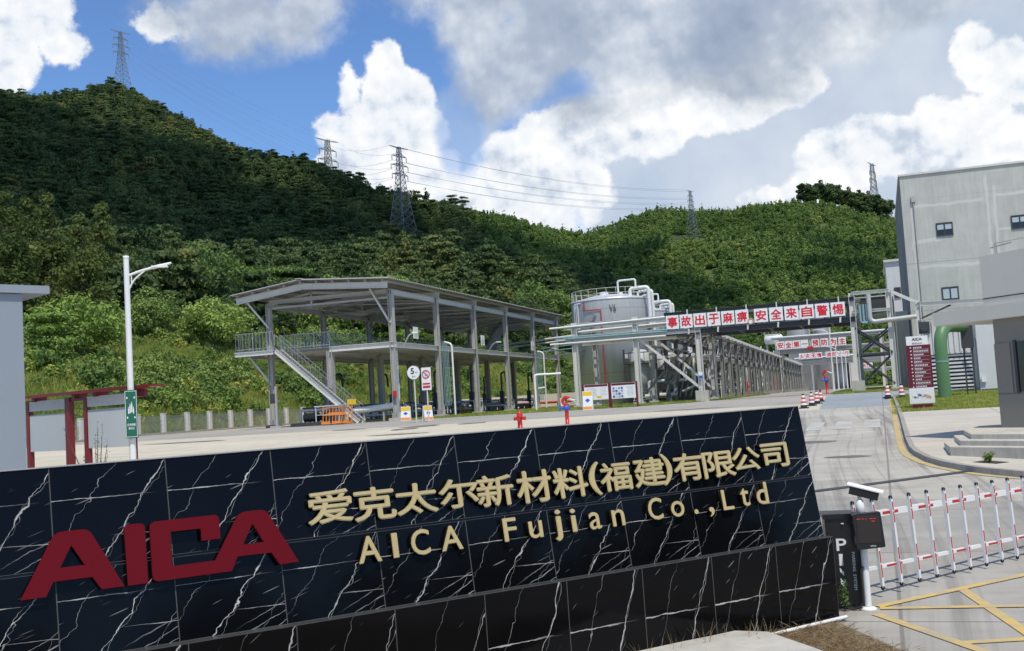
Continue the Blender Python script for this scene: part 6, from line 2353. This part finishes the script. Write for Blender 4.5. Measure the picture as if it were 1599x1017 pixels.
b.box((6.2, 84, z0 + 3.6), (6.0, 3.6, 2.4))
for k in range(18):
    b.bar((3.3 + .34 * k, 82.15, z0 + 2.5), (3.3 + .34 * k, 82.15, z0 + 4.8), .09)
b.build('ribbed_wall', M['steel_lt'])
b = B()
for k in range(9):
    b.box((6.2, 82.3 + .02 * k, z0 + .2 + .26 * k), (6.0, .22, .13))
b.build('slats', M['steel_lt'])
B().box((6.2, 84, z0 + 1.2), (5.8, 3.0, 2.3)).build('dark_interior', M['dark'])
b = B()
b.bar((5.9, 81.6, z0 + 3.4), (7.0, 81.6, z0 + .3), .16)
b.build('ramp_edge', M['white'])
b = B()
b.box((3.1, 82.0, z0 + 4.3), (.7, .7, .8)).tube([(3.1, 81.62, z0 + 4.3), (3.1, 81.5, z0 + 4.3)], .28, 14)
b.build('horn_box', M['dark'])

GP, B, o0 = site_thing('green_pipe', 'fat green bent pipe rising from the lawn beside the maroon sign', 'pipe', 3.05, 61)
z0 = o0[2]
b = B()
b.tube(bend([(3.02, 61, z0 - .1), (3.02, 61, z0 + 3.75), (4.35, 63.0, z0 + 3.75)], 1.15, 10), .32, 24)
b.build('pipe_run', M['green'])
b = B()
b.tube([(3.02, 61, z0 + 1.90), (3.02, 61, z0 + 1.98)], .332, 24)
b.build('pale_band', M['aqua'])
b = B()
b.lathe([(.32, 0), (.42, 0), (.42, .06), (.32, .06)], 20, (3.02, 61, z0))
b.build('foot_flange', M['green'])
b = B()
b.box((4.45, 63.2, z0 + 3.35), (.55, .9, 1.5))
for i_ in (-1, 1):
    b.bar((4.45 + .2 * i_, 63.2, z0 - .1), (4.45 + .2 * i_, 63.2, z0 + 2.6), .08)
b.build('dark_housing', M['dark'])

CB, B, o0 = site_thing('service_cabin', 'white rendered service cabin with grey doors on the lawn', 'cabin', 6.0, 69)
z0 = o0[2]
B().box((7.55, 71.2, z0 + 2.1), (4.4, 4.4, 4.3)).build('wall', M['wall_w'])
b = B()
b.box((5.31, 71.0, z0 + 1.6), (.06, 3.4, 3.0))
b.build('double_door', M['steel'])
B().box((5.27, 71.2, z0 + 2.2), (.03, .55, 1.5)).build('door_notice', M['steel_lt'])
b = B()
b.box((5.2, 70.4, z0 + 3.5), (.3, .8, .7))
b.build('cooler_unit', M['cream'])
B().box((7.55, 68.96, z0 + .1), (4.3, .12, .2)).build('footing', M['dark'])
b = B()
b.box((7.3, 68.95, z0 + 3.6), (.9, .10, .42))
b.build('vent', M['dark'])
B().box((7.75, 68.93, z0 + 2.2), (.7, .06, 1.2)).build('notice', M['white'])
b = B()
b.tube([(7.7, 68.9, z0 + .95), (7.7, 68.7, z0 + .95)], .75, 24)
b.build('green_reel', M['sgreen'])
B().box((5.55, 68.9, z0 + .75), (.25, .1, .3)).build('socket_box', M['white'])

# ------------------------------------------------------------------ direction sign on the lawn
DS, B, o0 = site_thing('direction_sign', 'tall maroon direction sign with white head and site map', 'direction sign', 1.62, 51.3)
z0 = o0[2]
B().box((1.62, 51.3, z0 + .12), (.82, .30, .26)).build('foot', M['maroon'])
B().box((1.62, 51.3, z0 + 1.56), (1.0, .22, 2.46)).build('body', M['maroon'])
hd = B().box((1.60, 51.3, z0 + 2.98), (.88, .16, .40)).build('head_panel', M['white'])
put_text('AICA', hd, o0, (1.60, 51.215, z0 + 3.05), .40, .11, M['text_k'], .03)
put_text('爱克太尔', hd, o0, (1.60, 51.215, z0 + 2.88), .42, .07, M['steel'], .0, name='small_lettering')
mp_ = B().box((1.62, 51.28, z0 + .62), (1.01, .24, .66)).build('map_panel', M['white'])
rg_ = random.Random(2)
for k in range(14):
    bb = B()
    f = k / 13
    bb.box((1.62 - .34 + .66 * f, 51.155 - .001 * (k % 2), z0 + .50 + (.24 - abs(f - .45) * .34) * rg_.uniform(.2, 1.1)), (rg_.uniform(.05, .13), .004, rg_.uniform(.03, .09)), 0)
    bb.build('map_block', M[rg_.choice(('yellow', 'steel', 'blue', 'galv', 'orange', 'aqua'))], mp_)
b = B()
b2 = B()
rows = [(-1, .42), (0, .78), (0, .48), (0, .38), (0, .40), (0, .72), (0, .42), (0, .62), (1, .44), (1, .36), (2, .74), (3, .60)]
for k, (kind, ln) in enumerate(rows):
    zz = z0 + 2.68 - .152 * k
    xx = 1.32
    dx_, dz_ = {0: (0, 1), -1: (-.7, .7), 1: (.5, .85), 2: (.7, .7), 3: (-.7, -.7)}[kind]
    nx, nz = -dz_, dx_
    b.add([(xx + dx_ * .05 , 51.186, zz + dz_ * .05), (xx + nx * .045, 51.186, zz + nz * .045), (xx - nx * .045, 51.186, zz - nz * .045)], [(0, 1, 2)])
    b.bar((xx - dx_ * .05, 51.187, zz - dz_ * .05), (xx + dx_ * .02, 51.187, zz + dz_ * .02), .028, .004)
    q = 1.42
    while q < 1.42 + ln * .72:
        w_ = rg_.choice((.05, .06, .055))
        for j in (-.018, .018):
            b2.box((q + w_ / 2, 51.187, zz + j), (w_ * .9, .004, .022))
        b2.box((q + w_ / 2, 51.187, zz), (.012, .004, .07))
        q += w_ + .012
    b2.box((1.72, 51.188, zz - .07), (.66, .003, .006))
b.build('arrow', M['text_w'])
b2.build('row_lettering', M['text_w'])

# ------------------------------------------------------------------ guard house with steps
GH = thing('guard_house', 'dark grey guard house with deep overhanging flat roof', 'guard house', (12.70, 29.62, 1.2), 0)
gu = Vector((-.40, .917, 0)).normalized()
gv = Vector((gu.y, -gu.x, 0))                      # away from the road


def L(u, v, z):
    q = gu * u + gv * v
    return Vector((q.x, q.y, z - 1.2))


def gbox(u0, u1, v0, v1, z0, z1):
    m_ = MB()
    vs = [L(u, v, z) for z in (z0, z1) for u, v in ((u0, v0), (u1, v0), (u1, v1), (u0, v1))]
    m_.add(vs, [(0, 1, 2, 3), (7, 6, 5, 4), (0, 4, 5, 1), (1, 5, 6, 2), (2, 6, 7, 3), (3, 7, 4, 0)])
    return m_


gbox(-11, 0, .0, 6, 1.15, 4.05).build('wall', M['guard'], GH)
m_ = gbox(-.50, 0.004, -.03, .2, 2.10, 3.40)
m_.build('corner_panel', M['guard'], GH)
m_ = gbox(-11, .01, -.02, .1, 1.15, 2.07)
m_.build('dado_panel', M['guard'], GH)
win = gbox(-4.4, -.66, -.012, .06, 2.12, 3.42).build('window', M['glass'], GH)
m_ = MB()
for uu in (-.62, -2.0, -3.4):
    f = gbox(uu - .08, uu, -.045, .05, 2.09, 3.46)
    m_.add(f.v, f.f)
m_.build('frame', M['dark'], win)
gbox(-.02, .006, -.004, .02, 2.04, 2.10).build('joint', M['black'], GH)
slab = gbox(-12, 1.90, -.20, 7, 4.05, 4.42).build('roof_slab', M['guard_lt'], GH)
gbox(-12, .12, -.14, 6, 4.42, 5.75).build('parapet', M['guard_lt'], slab)
gbox(-12, .125, -.145, 6.02, 4.60, 4.63).build('shadow_joint', M['dark'], slab)  # thin dark strip around the lower parapet
m_ = MB()
a_, b_ = L(-.25, .05, 6.05), L(-9, .05, 6.05)
m_.tube([a_, b_], .014, 6)
for k in range(6):
    q = L(-.25 - 1.5 * k, .05, 5.75)
    m_.tube([q, q + Vector((0, 0, .30))], .012, 6)
m_.tube([L(-.3, .05, 5.75), L(-.3, .05, 6.45)], .010, 6)
m_.bar(L(-.1, .05, 5.95), L(-.8, .05, 5.99), .035)
m_.build('roof_rail', M['steel'], GH)
gbox(-2.2, -1.6, -.17, -.04, 4.01, 4.06).build('soffit_lamp', M['white'], slab)
STP = thing('entrance_steps', 'three weathered stone steps rising to the guard house', 'steps', (11.5, 27.2, .75), 0)
for nm, z1, pts in (('step', .96, [(10.11, 26.54), (10.77, 28.64), (16.5, 28.0), (14.5, 17.3)]),
                    ('step', 1.08, [(10.47, 26.83), (11.37, 29.53), (16.5, 29.0), (14.9, 17.3)]),
                    ('step', 1.20, [(10.87, 27.16), (11.62, 29.47), (12.9, 31.6), (17, 31.6), (15.3, 17.3)])):
    m_ = MB()
    dz_ = {.96: 0, 1.08: .0, 1.20: .0}[z1]
    m_.prism([(x - 11.5, y - 27.2) for x, y in (pts if True else pts)][::-1], .0 - .15, z1 - .75)
    o = m_.build(nm, M['stone'], STP)
    md = o.modifiers.new('edge', 'BEVEL')
    md.width = .012
    md.segments = 2

# ------------------------------------------------------------------ left side: gate house, notice shelter, lamp with green sign
GL = thing('left_gatehouse', 'pale blue grey gate building with thin flat roof slab', 'gate house', (-12.25, 28.0, .65), R(45))
# local x runs along the front to the right (azimuth 45), y to the back
m_ = MB()
m_.box((-6.0, 3.0, 2.65), (12.0, 6.0, 5.55))
m_.build('wall', M['wall_left'], GL)
m_ = MB()
m_.box((-5.9, 3.3, 5.54), (13.1, 6.8, .20))
m_.build('roof_slab', M['wall_left'], GL)

NS = thing('notice_shelter', 'dark red framed notice shelter with two blank grey boards', 'notice shelter', (-12.8, 33.0, .76), R(-35))
Z = lambda z: z - .76
for x_ in (-2.66, -.58, .30, 2.42):
    w_ = .15 if x_ != -.58 else .24
    MB().box((x_, 0, Z(2.15)), (w_, .16, 2.85)).build('post', M['bred'], NS)
m_ = MB()
m_.box((.33, .05, Z(3.70)), (6.3, .5, .05)).box((.33, -.22, Z(3.69)), (6.34, .05, .09))
m_.build('roof', M['bred'], NS)
for x_ in (-2.2, -.15, .9, 2.6):
    MB().box((x_, .05, Z(3.60)), (.14, .42, .14)).build('bracket', M['bred'], NS)
MB().box((-.14, 0, Z(3.50)), (.75, .10, .10)).build('cross_tie', M['bred'], NS)
MB().box((2.75, 0, Z(3.52)), (.6, .12, .20)).build('cross_tie', M['bred'], NS)
m_ = MB()
for x_ in (-2.62, .36):
    m_.box((x_ + .02, 0, Z(3.10)), (.2, .10, .12))
m_.build('hinge', M['bred'], NS)
M['board'] = plain('blank_board_back', (0.60, 0.65, 0.68), .5, 0, .06, 1.2)
for a_, b_, z0, z1 in ((-2.57, -.70, 2.02, 3.13), (.40, 2.27, 2.05, 3.16)):
    MB().box(((a_ + b_) / 2, -.03, Z((z0 + z1) / 2)), (b_ - a_, .05, z1 - z0)).build('board', M['board'], NS)
    m_ = MB()
    m_.box(((a_ + b_) / 2, -.03, Z(3.385)), (b_ - a_ + .02, .06, .27)).box(((a_ + b_) / 2, -.02, Z(3.535)), (b_ - a_ + .05, .10, .03))
    m_.build('head_board', M['white'], NS)

LP = thing('lamp_post', 'tall white lamp post carrying the green assembly point sign', 'street lamp', (-10.32, 30.08, .76), R(10))
LP.scale = (.94, .94, .94)
Z = lambda z: z - .65
m_ = MB()
m_.tube([(0, 0, -.3), (0, 0, Z(7.45))], [.10, .075], 14)
m_.lathe([(.075, 0), (.085, .02), (.085, .08), (.001, .10)], 14, (0, 0, Z(7.42)))
m_.build('pole', M['white'], LP)
m_ = MB()
m_.tube(bend([(0, 0, Z(6.92)), (.45, 0, Z(7.08)), (1.05, 0, Z(7.20))], .3), .036, 8)
m_.tube(bend([(0.02, 0, Z(6.45)), (.18, 0, Z(6.80)), (.55, 0, Z(7.10))], .3), .024, 8)
m_.tube([(.13, 0, Z(6.72)), (.13, 0, Z(6.97))], .018, 6)
m_.build('arm', M['white'], LP)
m_ = MB()
m_.tube([(.72, 0, Z(7.14)), (1.25, 0, Z(7.26))], [.055, .03], 10).box((.92, 0, Z(7.165)), (.46, .17, .05))
m_.build('lamp_head', M['white'], LP)
sb = MB().box((.02, -.14, Z(2.96)), (.33, .09, 1.36)).build('sign_box', M['sgreen'], LP)
m_ = MB()
cx_ = .02
for dx_, dz_, w_, h_ in ((-.152, 0, .012, 1.30), (.152, 0, .012, 1.30), (0, .645, .30, .012), (0, -.645, .30, .012)):
    m_.box((cx_ + dx_, -.187, Z(2.96 + dz_)), (w_, .004, h_))
for dx_, dz_ in ((-.10, .46), (.10, .46), (-.10, -.10), (.10, -.10)):
    m_.box((cx_ + dx_, -.187, Z(2.96 + dz_)), (.035, .004, .05), 0)
for dx_, dz_, hh in ((-.065, .17, .16), (-.022, .22, .24), (.022, .26, .26), (.065, .17, .16)):
    m_.box((cx_ + dx_, -.187, Z(2.96 + dz_ - .08)), (.030, .004, hh))
    m_.lathe([(.001, 0), (.020, .008), (.001, .04)], 8, (cx_ + dx_, -.187, Z(2.96 + dz_ + hh / 2 - .08)))
m_.build('white_symbol', M['text_w'], sb)
for tx_, zc, w_, h_ in (('应急避难', 2.62, .22, .075), ('集合点', 2.52, .16, .07)):
    me = text_mesh(tx_, w_, h_, .003, .01)
    me.transform(frame((cx_ - w_ / 2, -.186, Z(zc)), (1, 0, 0), (0, 0, 1), (0, -1, 0)))
    link('lettering', me, sb, M['text_w'])
herb('sapling', 'thin leafy sapling growing before the right hand red board', Vector((-10.35, 27.5, .62)), 2.15, 7, 8, LF['olive'], .035, 'sapling', .35)
herb('weed_plant', 'small weed tuft at the foot of the left red post', Vector((-11.9, 27.6, .62)), .75, 5, 9, LF['mid'], .03, 'plant', .4)
rt, B, o0 = site_thing('red_marker', 'small red and white marker block on the yard behind the red boards', 'marker', -46, 60)
B().box((-46, 60, o0[2] + .12), (1.2, .5, .24)).build('base', M['plinth'])
B().box((-46, 60, o0[2] + .45), (.55, .4, .42)).build('red_top', M['red'])
herb('flower_bush', 'bright yellow flowering bush between the two red posts', WG(-61.5, 82, 0), 2.3, 22, 13, leaf_material('yellow_blossom', [(.1, (.35, .30, .02)), (.6, (.62, .50, .02)), (.95, (.70, .60, .05))], .35), .11, 'bush', .9)

# ------------------------------------------------------------------ mesh fence at the foot of the bank
FN, B, o0 = site_thing('mesh_fence', 'grey mesh fence with pale posts along the yard edge', 'fence', -59.5, 62)
S_ = [83.46 + 3.55 * k for k in range(-6, 27)]
pm = MB()
pm.box((0, 0, .88), (.36, .36, 1.84)).box((0, 0, 1.82), (.40, .40, .06))
pme = pm.mesh('post')
pme.materials.append(M['steel_lt'])
wm = MB()
for k in range(26):
    wm.bar((0, .26 + .12 * k, .12), (0, .26 + .12 * k, 1.62), .016)
for z_ in (.12, .5, .87, 1.25, 1.62):
    wm.bar((0, .18, z_), (0, 3.37, z_), .020)
wme = wm.mesh('mesh_panel')
wme.materials.append(M['galv'])
for k, s_ in enumerate(S_):
    for nm, me_ in (('post', pme), ('mesh_panel', wme)):
        o = link(nm, me_, FN)
        o.location = (0, s_ - o0[1], zg(s_) - o0[2])
rt, B, o0 = site_thing('fence_kerb', 'low grassy concrete kerb below the mesh fence', 'kerb', -59.3, 62)
b = B()
for a_, c_ in zip([62, 80, 125], [80, 125, 178]):
    b.add([(t_, s_, zg(s_) + z_) for s_ in (a_, c_) for t_, z_ in ((-59.8, 0), (-59.2, 0), (-59.2, .18), (-59.8, .18))], [(0, 1, 5, 4), (1, 2, 6, 5), (2, 3, 7, 6), (3, 0, 4, 7)])
b.build('kerb_block', M['kerb'])

# ------------------------------------------------------------------ power line pylons
def pylon_parts(H):
    body, arms, ins = MB(), [], []

    def half(z):
        f = z / H
        return float(np.interp(f, [0, .55, .78, 1.0], [H * .115, H * .045, H * .026, H * .016]))
    zs = [0] + [H * f for f in (.10, .19, .27, .35, .42, .49, .55, .61, .67, .72, .77, .82, .87, .92, .96, 1.0)]
    r_ = H * .0028
    for a_, c_ in zip(zs, zs[1:]):
        ha, hc = half(a_), half(c_)
        ca = [Vector((sx * ha, sy * ha, a_)) for sx, sy in ((-1, -1), (1, -1), (1, 1), (-1, 1))]
        cc = [Vector((sx * hc, sy * hc, c_)) for sx, sy in ((-1, -1), (1, -1), (1, 1), (-1, 1))]
        for k in range(4):
            j = (k + 1) % 4
            body.bar(ca[k], cc[k], r_ * 1.6)
            body.bar(ca[k], cc[j], r_)
            body.bar(ca[j], cc[k], r_)
            body.bar(cc[k], cc[j], r_)
    for f, w_ in ((.70, .125), (.80, .135), (.90, .115)):
        z_ = H * f
        for sg in (-1, 1):
            tip = Vector((sg * H * w_, 0, z_))
            arm = MB()
            for y_ in (-1, 1):
                arm.bar((0, y_ * half(z_), z_), tip, r_ * 1.5)
                arm.bar((0, y_ * half(z_), z_ + H * .025), tip, r_ * 1.2)
            arms.append(arm)
            ins.append(MB().bar(tip, tip - Vector((0, 0, H * .055)), H * .005))
    for sg in (-1, 1):
        arm = MB()
        arm.bar((0, 0, H * .985), (sg * H * .15, 0, H * 1.0), r_ * 2.0)
        arm.bar((0, 0, H * 1.0), (sg * H * .15, 0, H * 1.0), r_ * 1.4)
        arms.append(arm)
    return body, arms, ins


PT = []
for (x, yb, yt, D, lab), (th0, D) in zip(PYL, PBASE):
    d = ray(x, yb)
    k = D / math.hypot(d.x, d.y)
    base = CAM + d * k
    gz = float(hill_z(np.array([math.atan2(base.x, base.y)]), np.array([D]))[0])
    top = HCAM + ray(x - 2, yt).z / math.hypot(ray(x - 2, yt).x, ray(x - 2, yt).y) * D
    z0 = min(base.z, gz)
    H = top - z0
    rt = thing('power_pylon', lab, 'pylon', (base.x, base.y, z0), R(54), 'power pylons on the hills')
    body, arms, ins = pylon_parts(H)
    body.build('lattice_tower', M['pylon'], rt)
    for q in arms:
        q.build('cross_arm', M['pylon'], rt)
    for q in ins:
        q.build('insulator', M['pylon'], rt)
    PT.append((rt, H))
# conductors hang between towers
WP = PT[:4]
endL = thing('wire', None, None)
bpy.data.objects.remove(endL)
for (a_, Ha), (c_, Hc), lab in ((WP[0], WP[1], 'sagging power lines between the summit pylon and the second pylon'), (WP[1], WP[2], 'power lines between the second pylon and the tall front pylon'), (WP[2], WP[3], 'long power lines from the tall front pylon to the right hill pylon')):
    rt = thing('power_line', lab, 'power lines', a_.location, 0)
    for f, w_ in ((.645, .125), (.745, .135), (.845, .115), (1.0, .15)):
        for sg in (-1, 1):
            p0 = a_.matrix_basis @ Vector((sg * Ha * w_, 0, Ha * f))
            p1 = c_.matrix_basis @ Vector((sg * Hc * w_, 0, Hc * f))
            m_ = MB()
            L_ = (p1 - p0).length
            m_.tube([p0.lerp(p1, k / 16) - Vector((0, 0, L_ * .022 * 4 * (k / 16) * (1 - k / 16))) - a_.location for k in range(17)], .055, 4)
            m_.build('conductor', M['pylon'], rt)

# ------------------------------------------------------------------ single trees one can tell apart
def tree_proto(name, kind, H, Rd, base, lobes, cards, size, mat, seed, r0):
    rt = thing(name, None, None, (0, 0, 0), 0)
    link('crown', crown_mesh('crown', seed, kind, H, Rd, base, lobes, cards, size, mat), rt)
    link('trunk', trunk_mesh('trunk', seed, H * .93, r0, 7, M['bark']), rt)
    return rt


PRO = {
    'olive': [tree_proto('bronze_tree', 'cone', 17, 4.3, .8, 56, 7000, .26, LF['olive'], 101 + i, .26) for i in range(2)],
    'deep': [tree_proto('broadleaf_tree', 'umbrella' if i else 'round', 12, 5.2, 1.2, 40, 5200, .25, LF['deep'], 111 + i, .25) for i in range(2)],
    'mid': [tree_proto('broadleaf_tree', 'round', 10, 4.4, .8, 36, 5200, .24, LF['mid'], 121 + i, .22) for i in range(3)],
    'light': [tree_proto('broadleaf_tree', 'umbrella' if i else 'round', 8, 4.2, .5, 34, 4600, .23, LF['light'], 131 + i, .18) for i in range(2)],
    'pine': [tree_proto('pine_tree', 'round', 22, 5.6, 0.5 + 3.0 * (i == 0), 30, 2600, .70, LF['deep'], 141 + i, .34) for i in range(2)],
}
used = set()
rgt = random.Random(21)


def plant(kind, x, r_, hpx, label, cat='tree', group=None, wide=1.0, sink=.3):
    """a tree rooted on the hillside in photo column x at distance r_, hpx photo pixels tall"""
    k = rgt.randrange(len(PRO[kind]))
    P = PRO[kind][k]
    if (kind, k) in used:
        P = copy_tree(P)
    used.add((kind, k))
    H0 = {'olive': 17, 'deep': 12, 'mid': 10, 'light': 8, 'pine': 22}[kind]
    q = hill_at(x, r_)
    s_ = hpx * r_ / F_PX / H0
    P.location = q - Vector((0, 0, sink))
    P.scale = (s_ * wide, s_ * wide, s_)
    P.rotation_euler = (0, 0, rgt.uniform(0, 6.28))
    tag(P, label, cat, group)
    return P


for x, r_, h_, lab in [(-60, 158, 210, 'bronze green conical tree at the left edge, half out of view'), (12, 150, 215, 'bronze green conical tree rising above the left gate building'), (78, 162, 205, 'bronze green conical tree, second from the left edge of the grove'),
                       (128, 150, 195, 'tallest looking bronze conical tree left of the lamp post'), (163, 168, 190, 'slender bronze conical tree closest to the lamp post'), (45, 178, 190, 'bronze conical tree set back in the middle of the grove')]:
    plant('olive', x, r_, h_, lab, 'tree', 'bronze green conical trees left of the lamp post', 1.0)
plant('light', 118, 132, 112, 'broad yellow green tree below the bronze grove by the lamp post', 'tree', None, 1.25)
plant('light', 75, 124, 95, 'bright bushy tree beside the left gate building wall', 'tree', None, 1.2)
plant('mid', 232, 150, 92, 'green tree just right of the white lamp post', 'tree', None, 1.15)
plant('light', 330, 150, 92, 'pale green spreading tree midway between lamp post and shed', 'tree', None, 1.25)
for i in range(44):
    x = 215 + 17.5 * i + rgt.uniform(-12, 12)
    i_ = np.interp(hdir(x), TH, np.arange(len(TH)))
    rl = float(np.interp(i_, np.arange(len(rL)), rL))
    r_ = rl + rgt.uniform(6, 60)
    kind = rgt.choice(('mid', 'deep', 'mid', 'deep', 'deep', 'light')) if x < 620 else rgt.choice(('mid', 'mid', 'deep', 'deep'))
    lab = {'mid': 'mid green broadleaf tree in the band above the scrub bank', 'deep': 'dark layered broadleaf tree in the band above the scrub bank', 'light': 'pale yellow green tree in the band above the scrub bank'}[kind]
    plant(kind, x, r_, rgt.uniform(9, 14) * F_PX / r_, lab, 'tree', {'mid': 'mid green trees above the bank', 'deep': 'dark trees above the bank', 'light': 'pale trees above the bank'}[kind], rgt.uniform(.95, 1.2), .6)
for i, (x, h_) in enumerate([(1274, 34), (1284, 36), (1296, 36), (1307, 35), (1318, 34), (1329, 34), (1340, 33), (1351, 32), (1361, 31), (1371, 32), (1381, 30), (1391, 30), (1402, 30), (1335, 26), (1356, 26), (1378, 26), (1290, 27), (1313, 27), (1346, 24), (1368, 24), (1388, 24)]):
    plant('pine', x, 930 + rgt.uniform(-14, 10), (h_ + rgt.uniform(-3, 4)) * 1.35, 'tall dark pine in the copse crowning the right summit', 'tree', 'pines of the summit copse', 1.15)
plant('deep', 717, 684, 30, 'dark wide crowned tree standing on the saddle right of the front pylon', 'tree', None, 1.3)
plant('mid', 448, 800, 27, 'slim lone tree on the skyline of the left ridge', 'tree', None, .6)
plant('mid', 456, 800, 22, 'small lone tree beside the slim one on the left skyline', 'tree', None, .6)
plant('deep', 968, 905, 14, 'small dark flat topped tree on the skyline above the tanks', 'tree', None, 1.3)
for pk in PRO:
    for i, P in enumerate(PRO[pk]):
        if (pk, i) not in used:
            for ch in list(P.children):
                bpy.data.objects.remove(ch)
            bpy.data.objects.remove(P)

# ------------------------------------------------------------------ unseen cumulus overhead, placed and shaped so their shadow falls on the hills
def cloud_mass(name, label, target, alt, lobes, rad, seed, squash):
    rg_ = random.Random(seed)
    m_ = MB()
    for k in range(lobes):
        a_ = rg_.uniform(0, 6.283)
        q = math.sqrt(rg_.random())
        c_ = Vector((math.cos(a_) * q * rad[0], math.sin(a_) * q * rad[1], rg_.uniform(0, 40)))
        rr = rg_.uniform(.12, .235) * min(rad) * (1.15 - .5 * q)
        m_.lathe([(.001, -rr * .35)] + [(rr * math.cos(f), rr * math.sin(f) * (squash if f > 0 else .35)) for f in np.linspace(-1.2, 1.45, 8)] + [(.001, rr * squash)], 14, c_)
    o = m_.build(name, M['cloudw'])
    t_ = Vector(target)
    o.location = t_ + to_sun * ((alt - t_.z) / to_sun.z)
    return tag(o, label, 'clouds', kind='stuff')


M['cloudw'] = plain('white_cloud', (.85, .85, .86), 1.0, 0, .02, .01)
cloud_mass('cloud_bank', 'unseen bank of cumulus put overhead to shade the left hill', (-225, 450, 100), 1500, 105, (310, 275), 5, .8)
cloud_mass('cloud_puff', 'smaller unseen cumulus put overhead to shade part of the right hill', (215, 560, 90), 1500, 34, (110, 130), 6, .8)
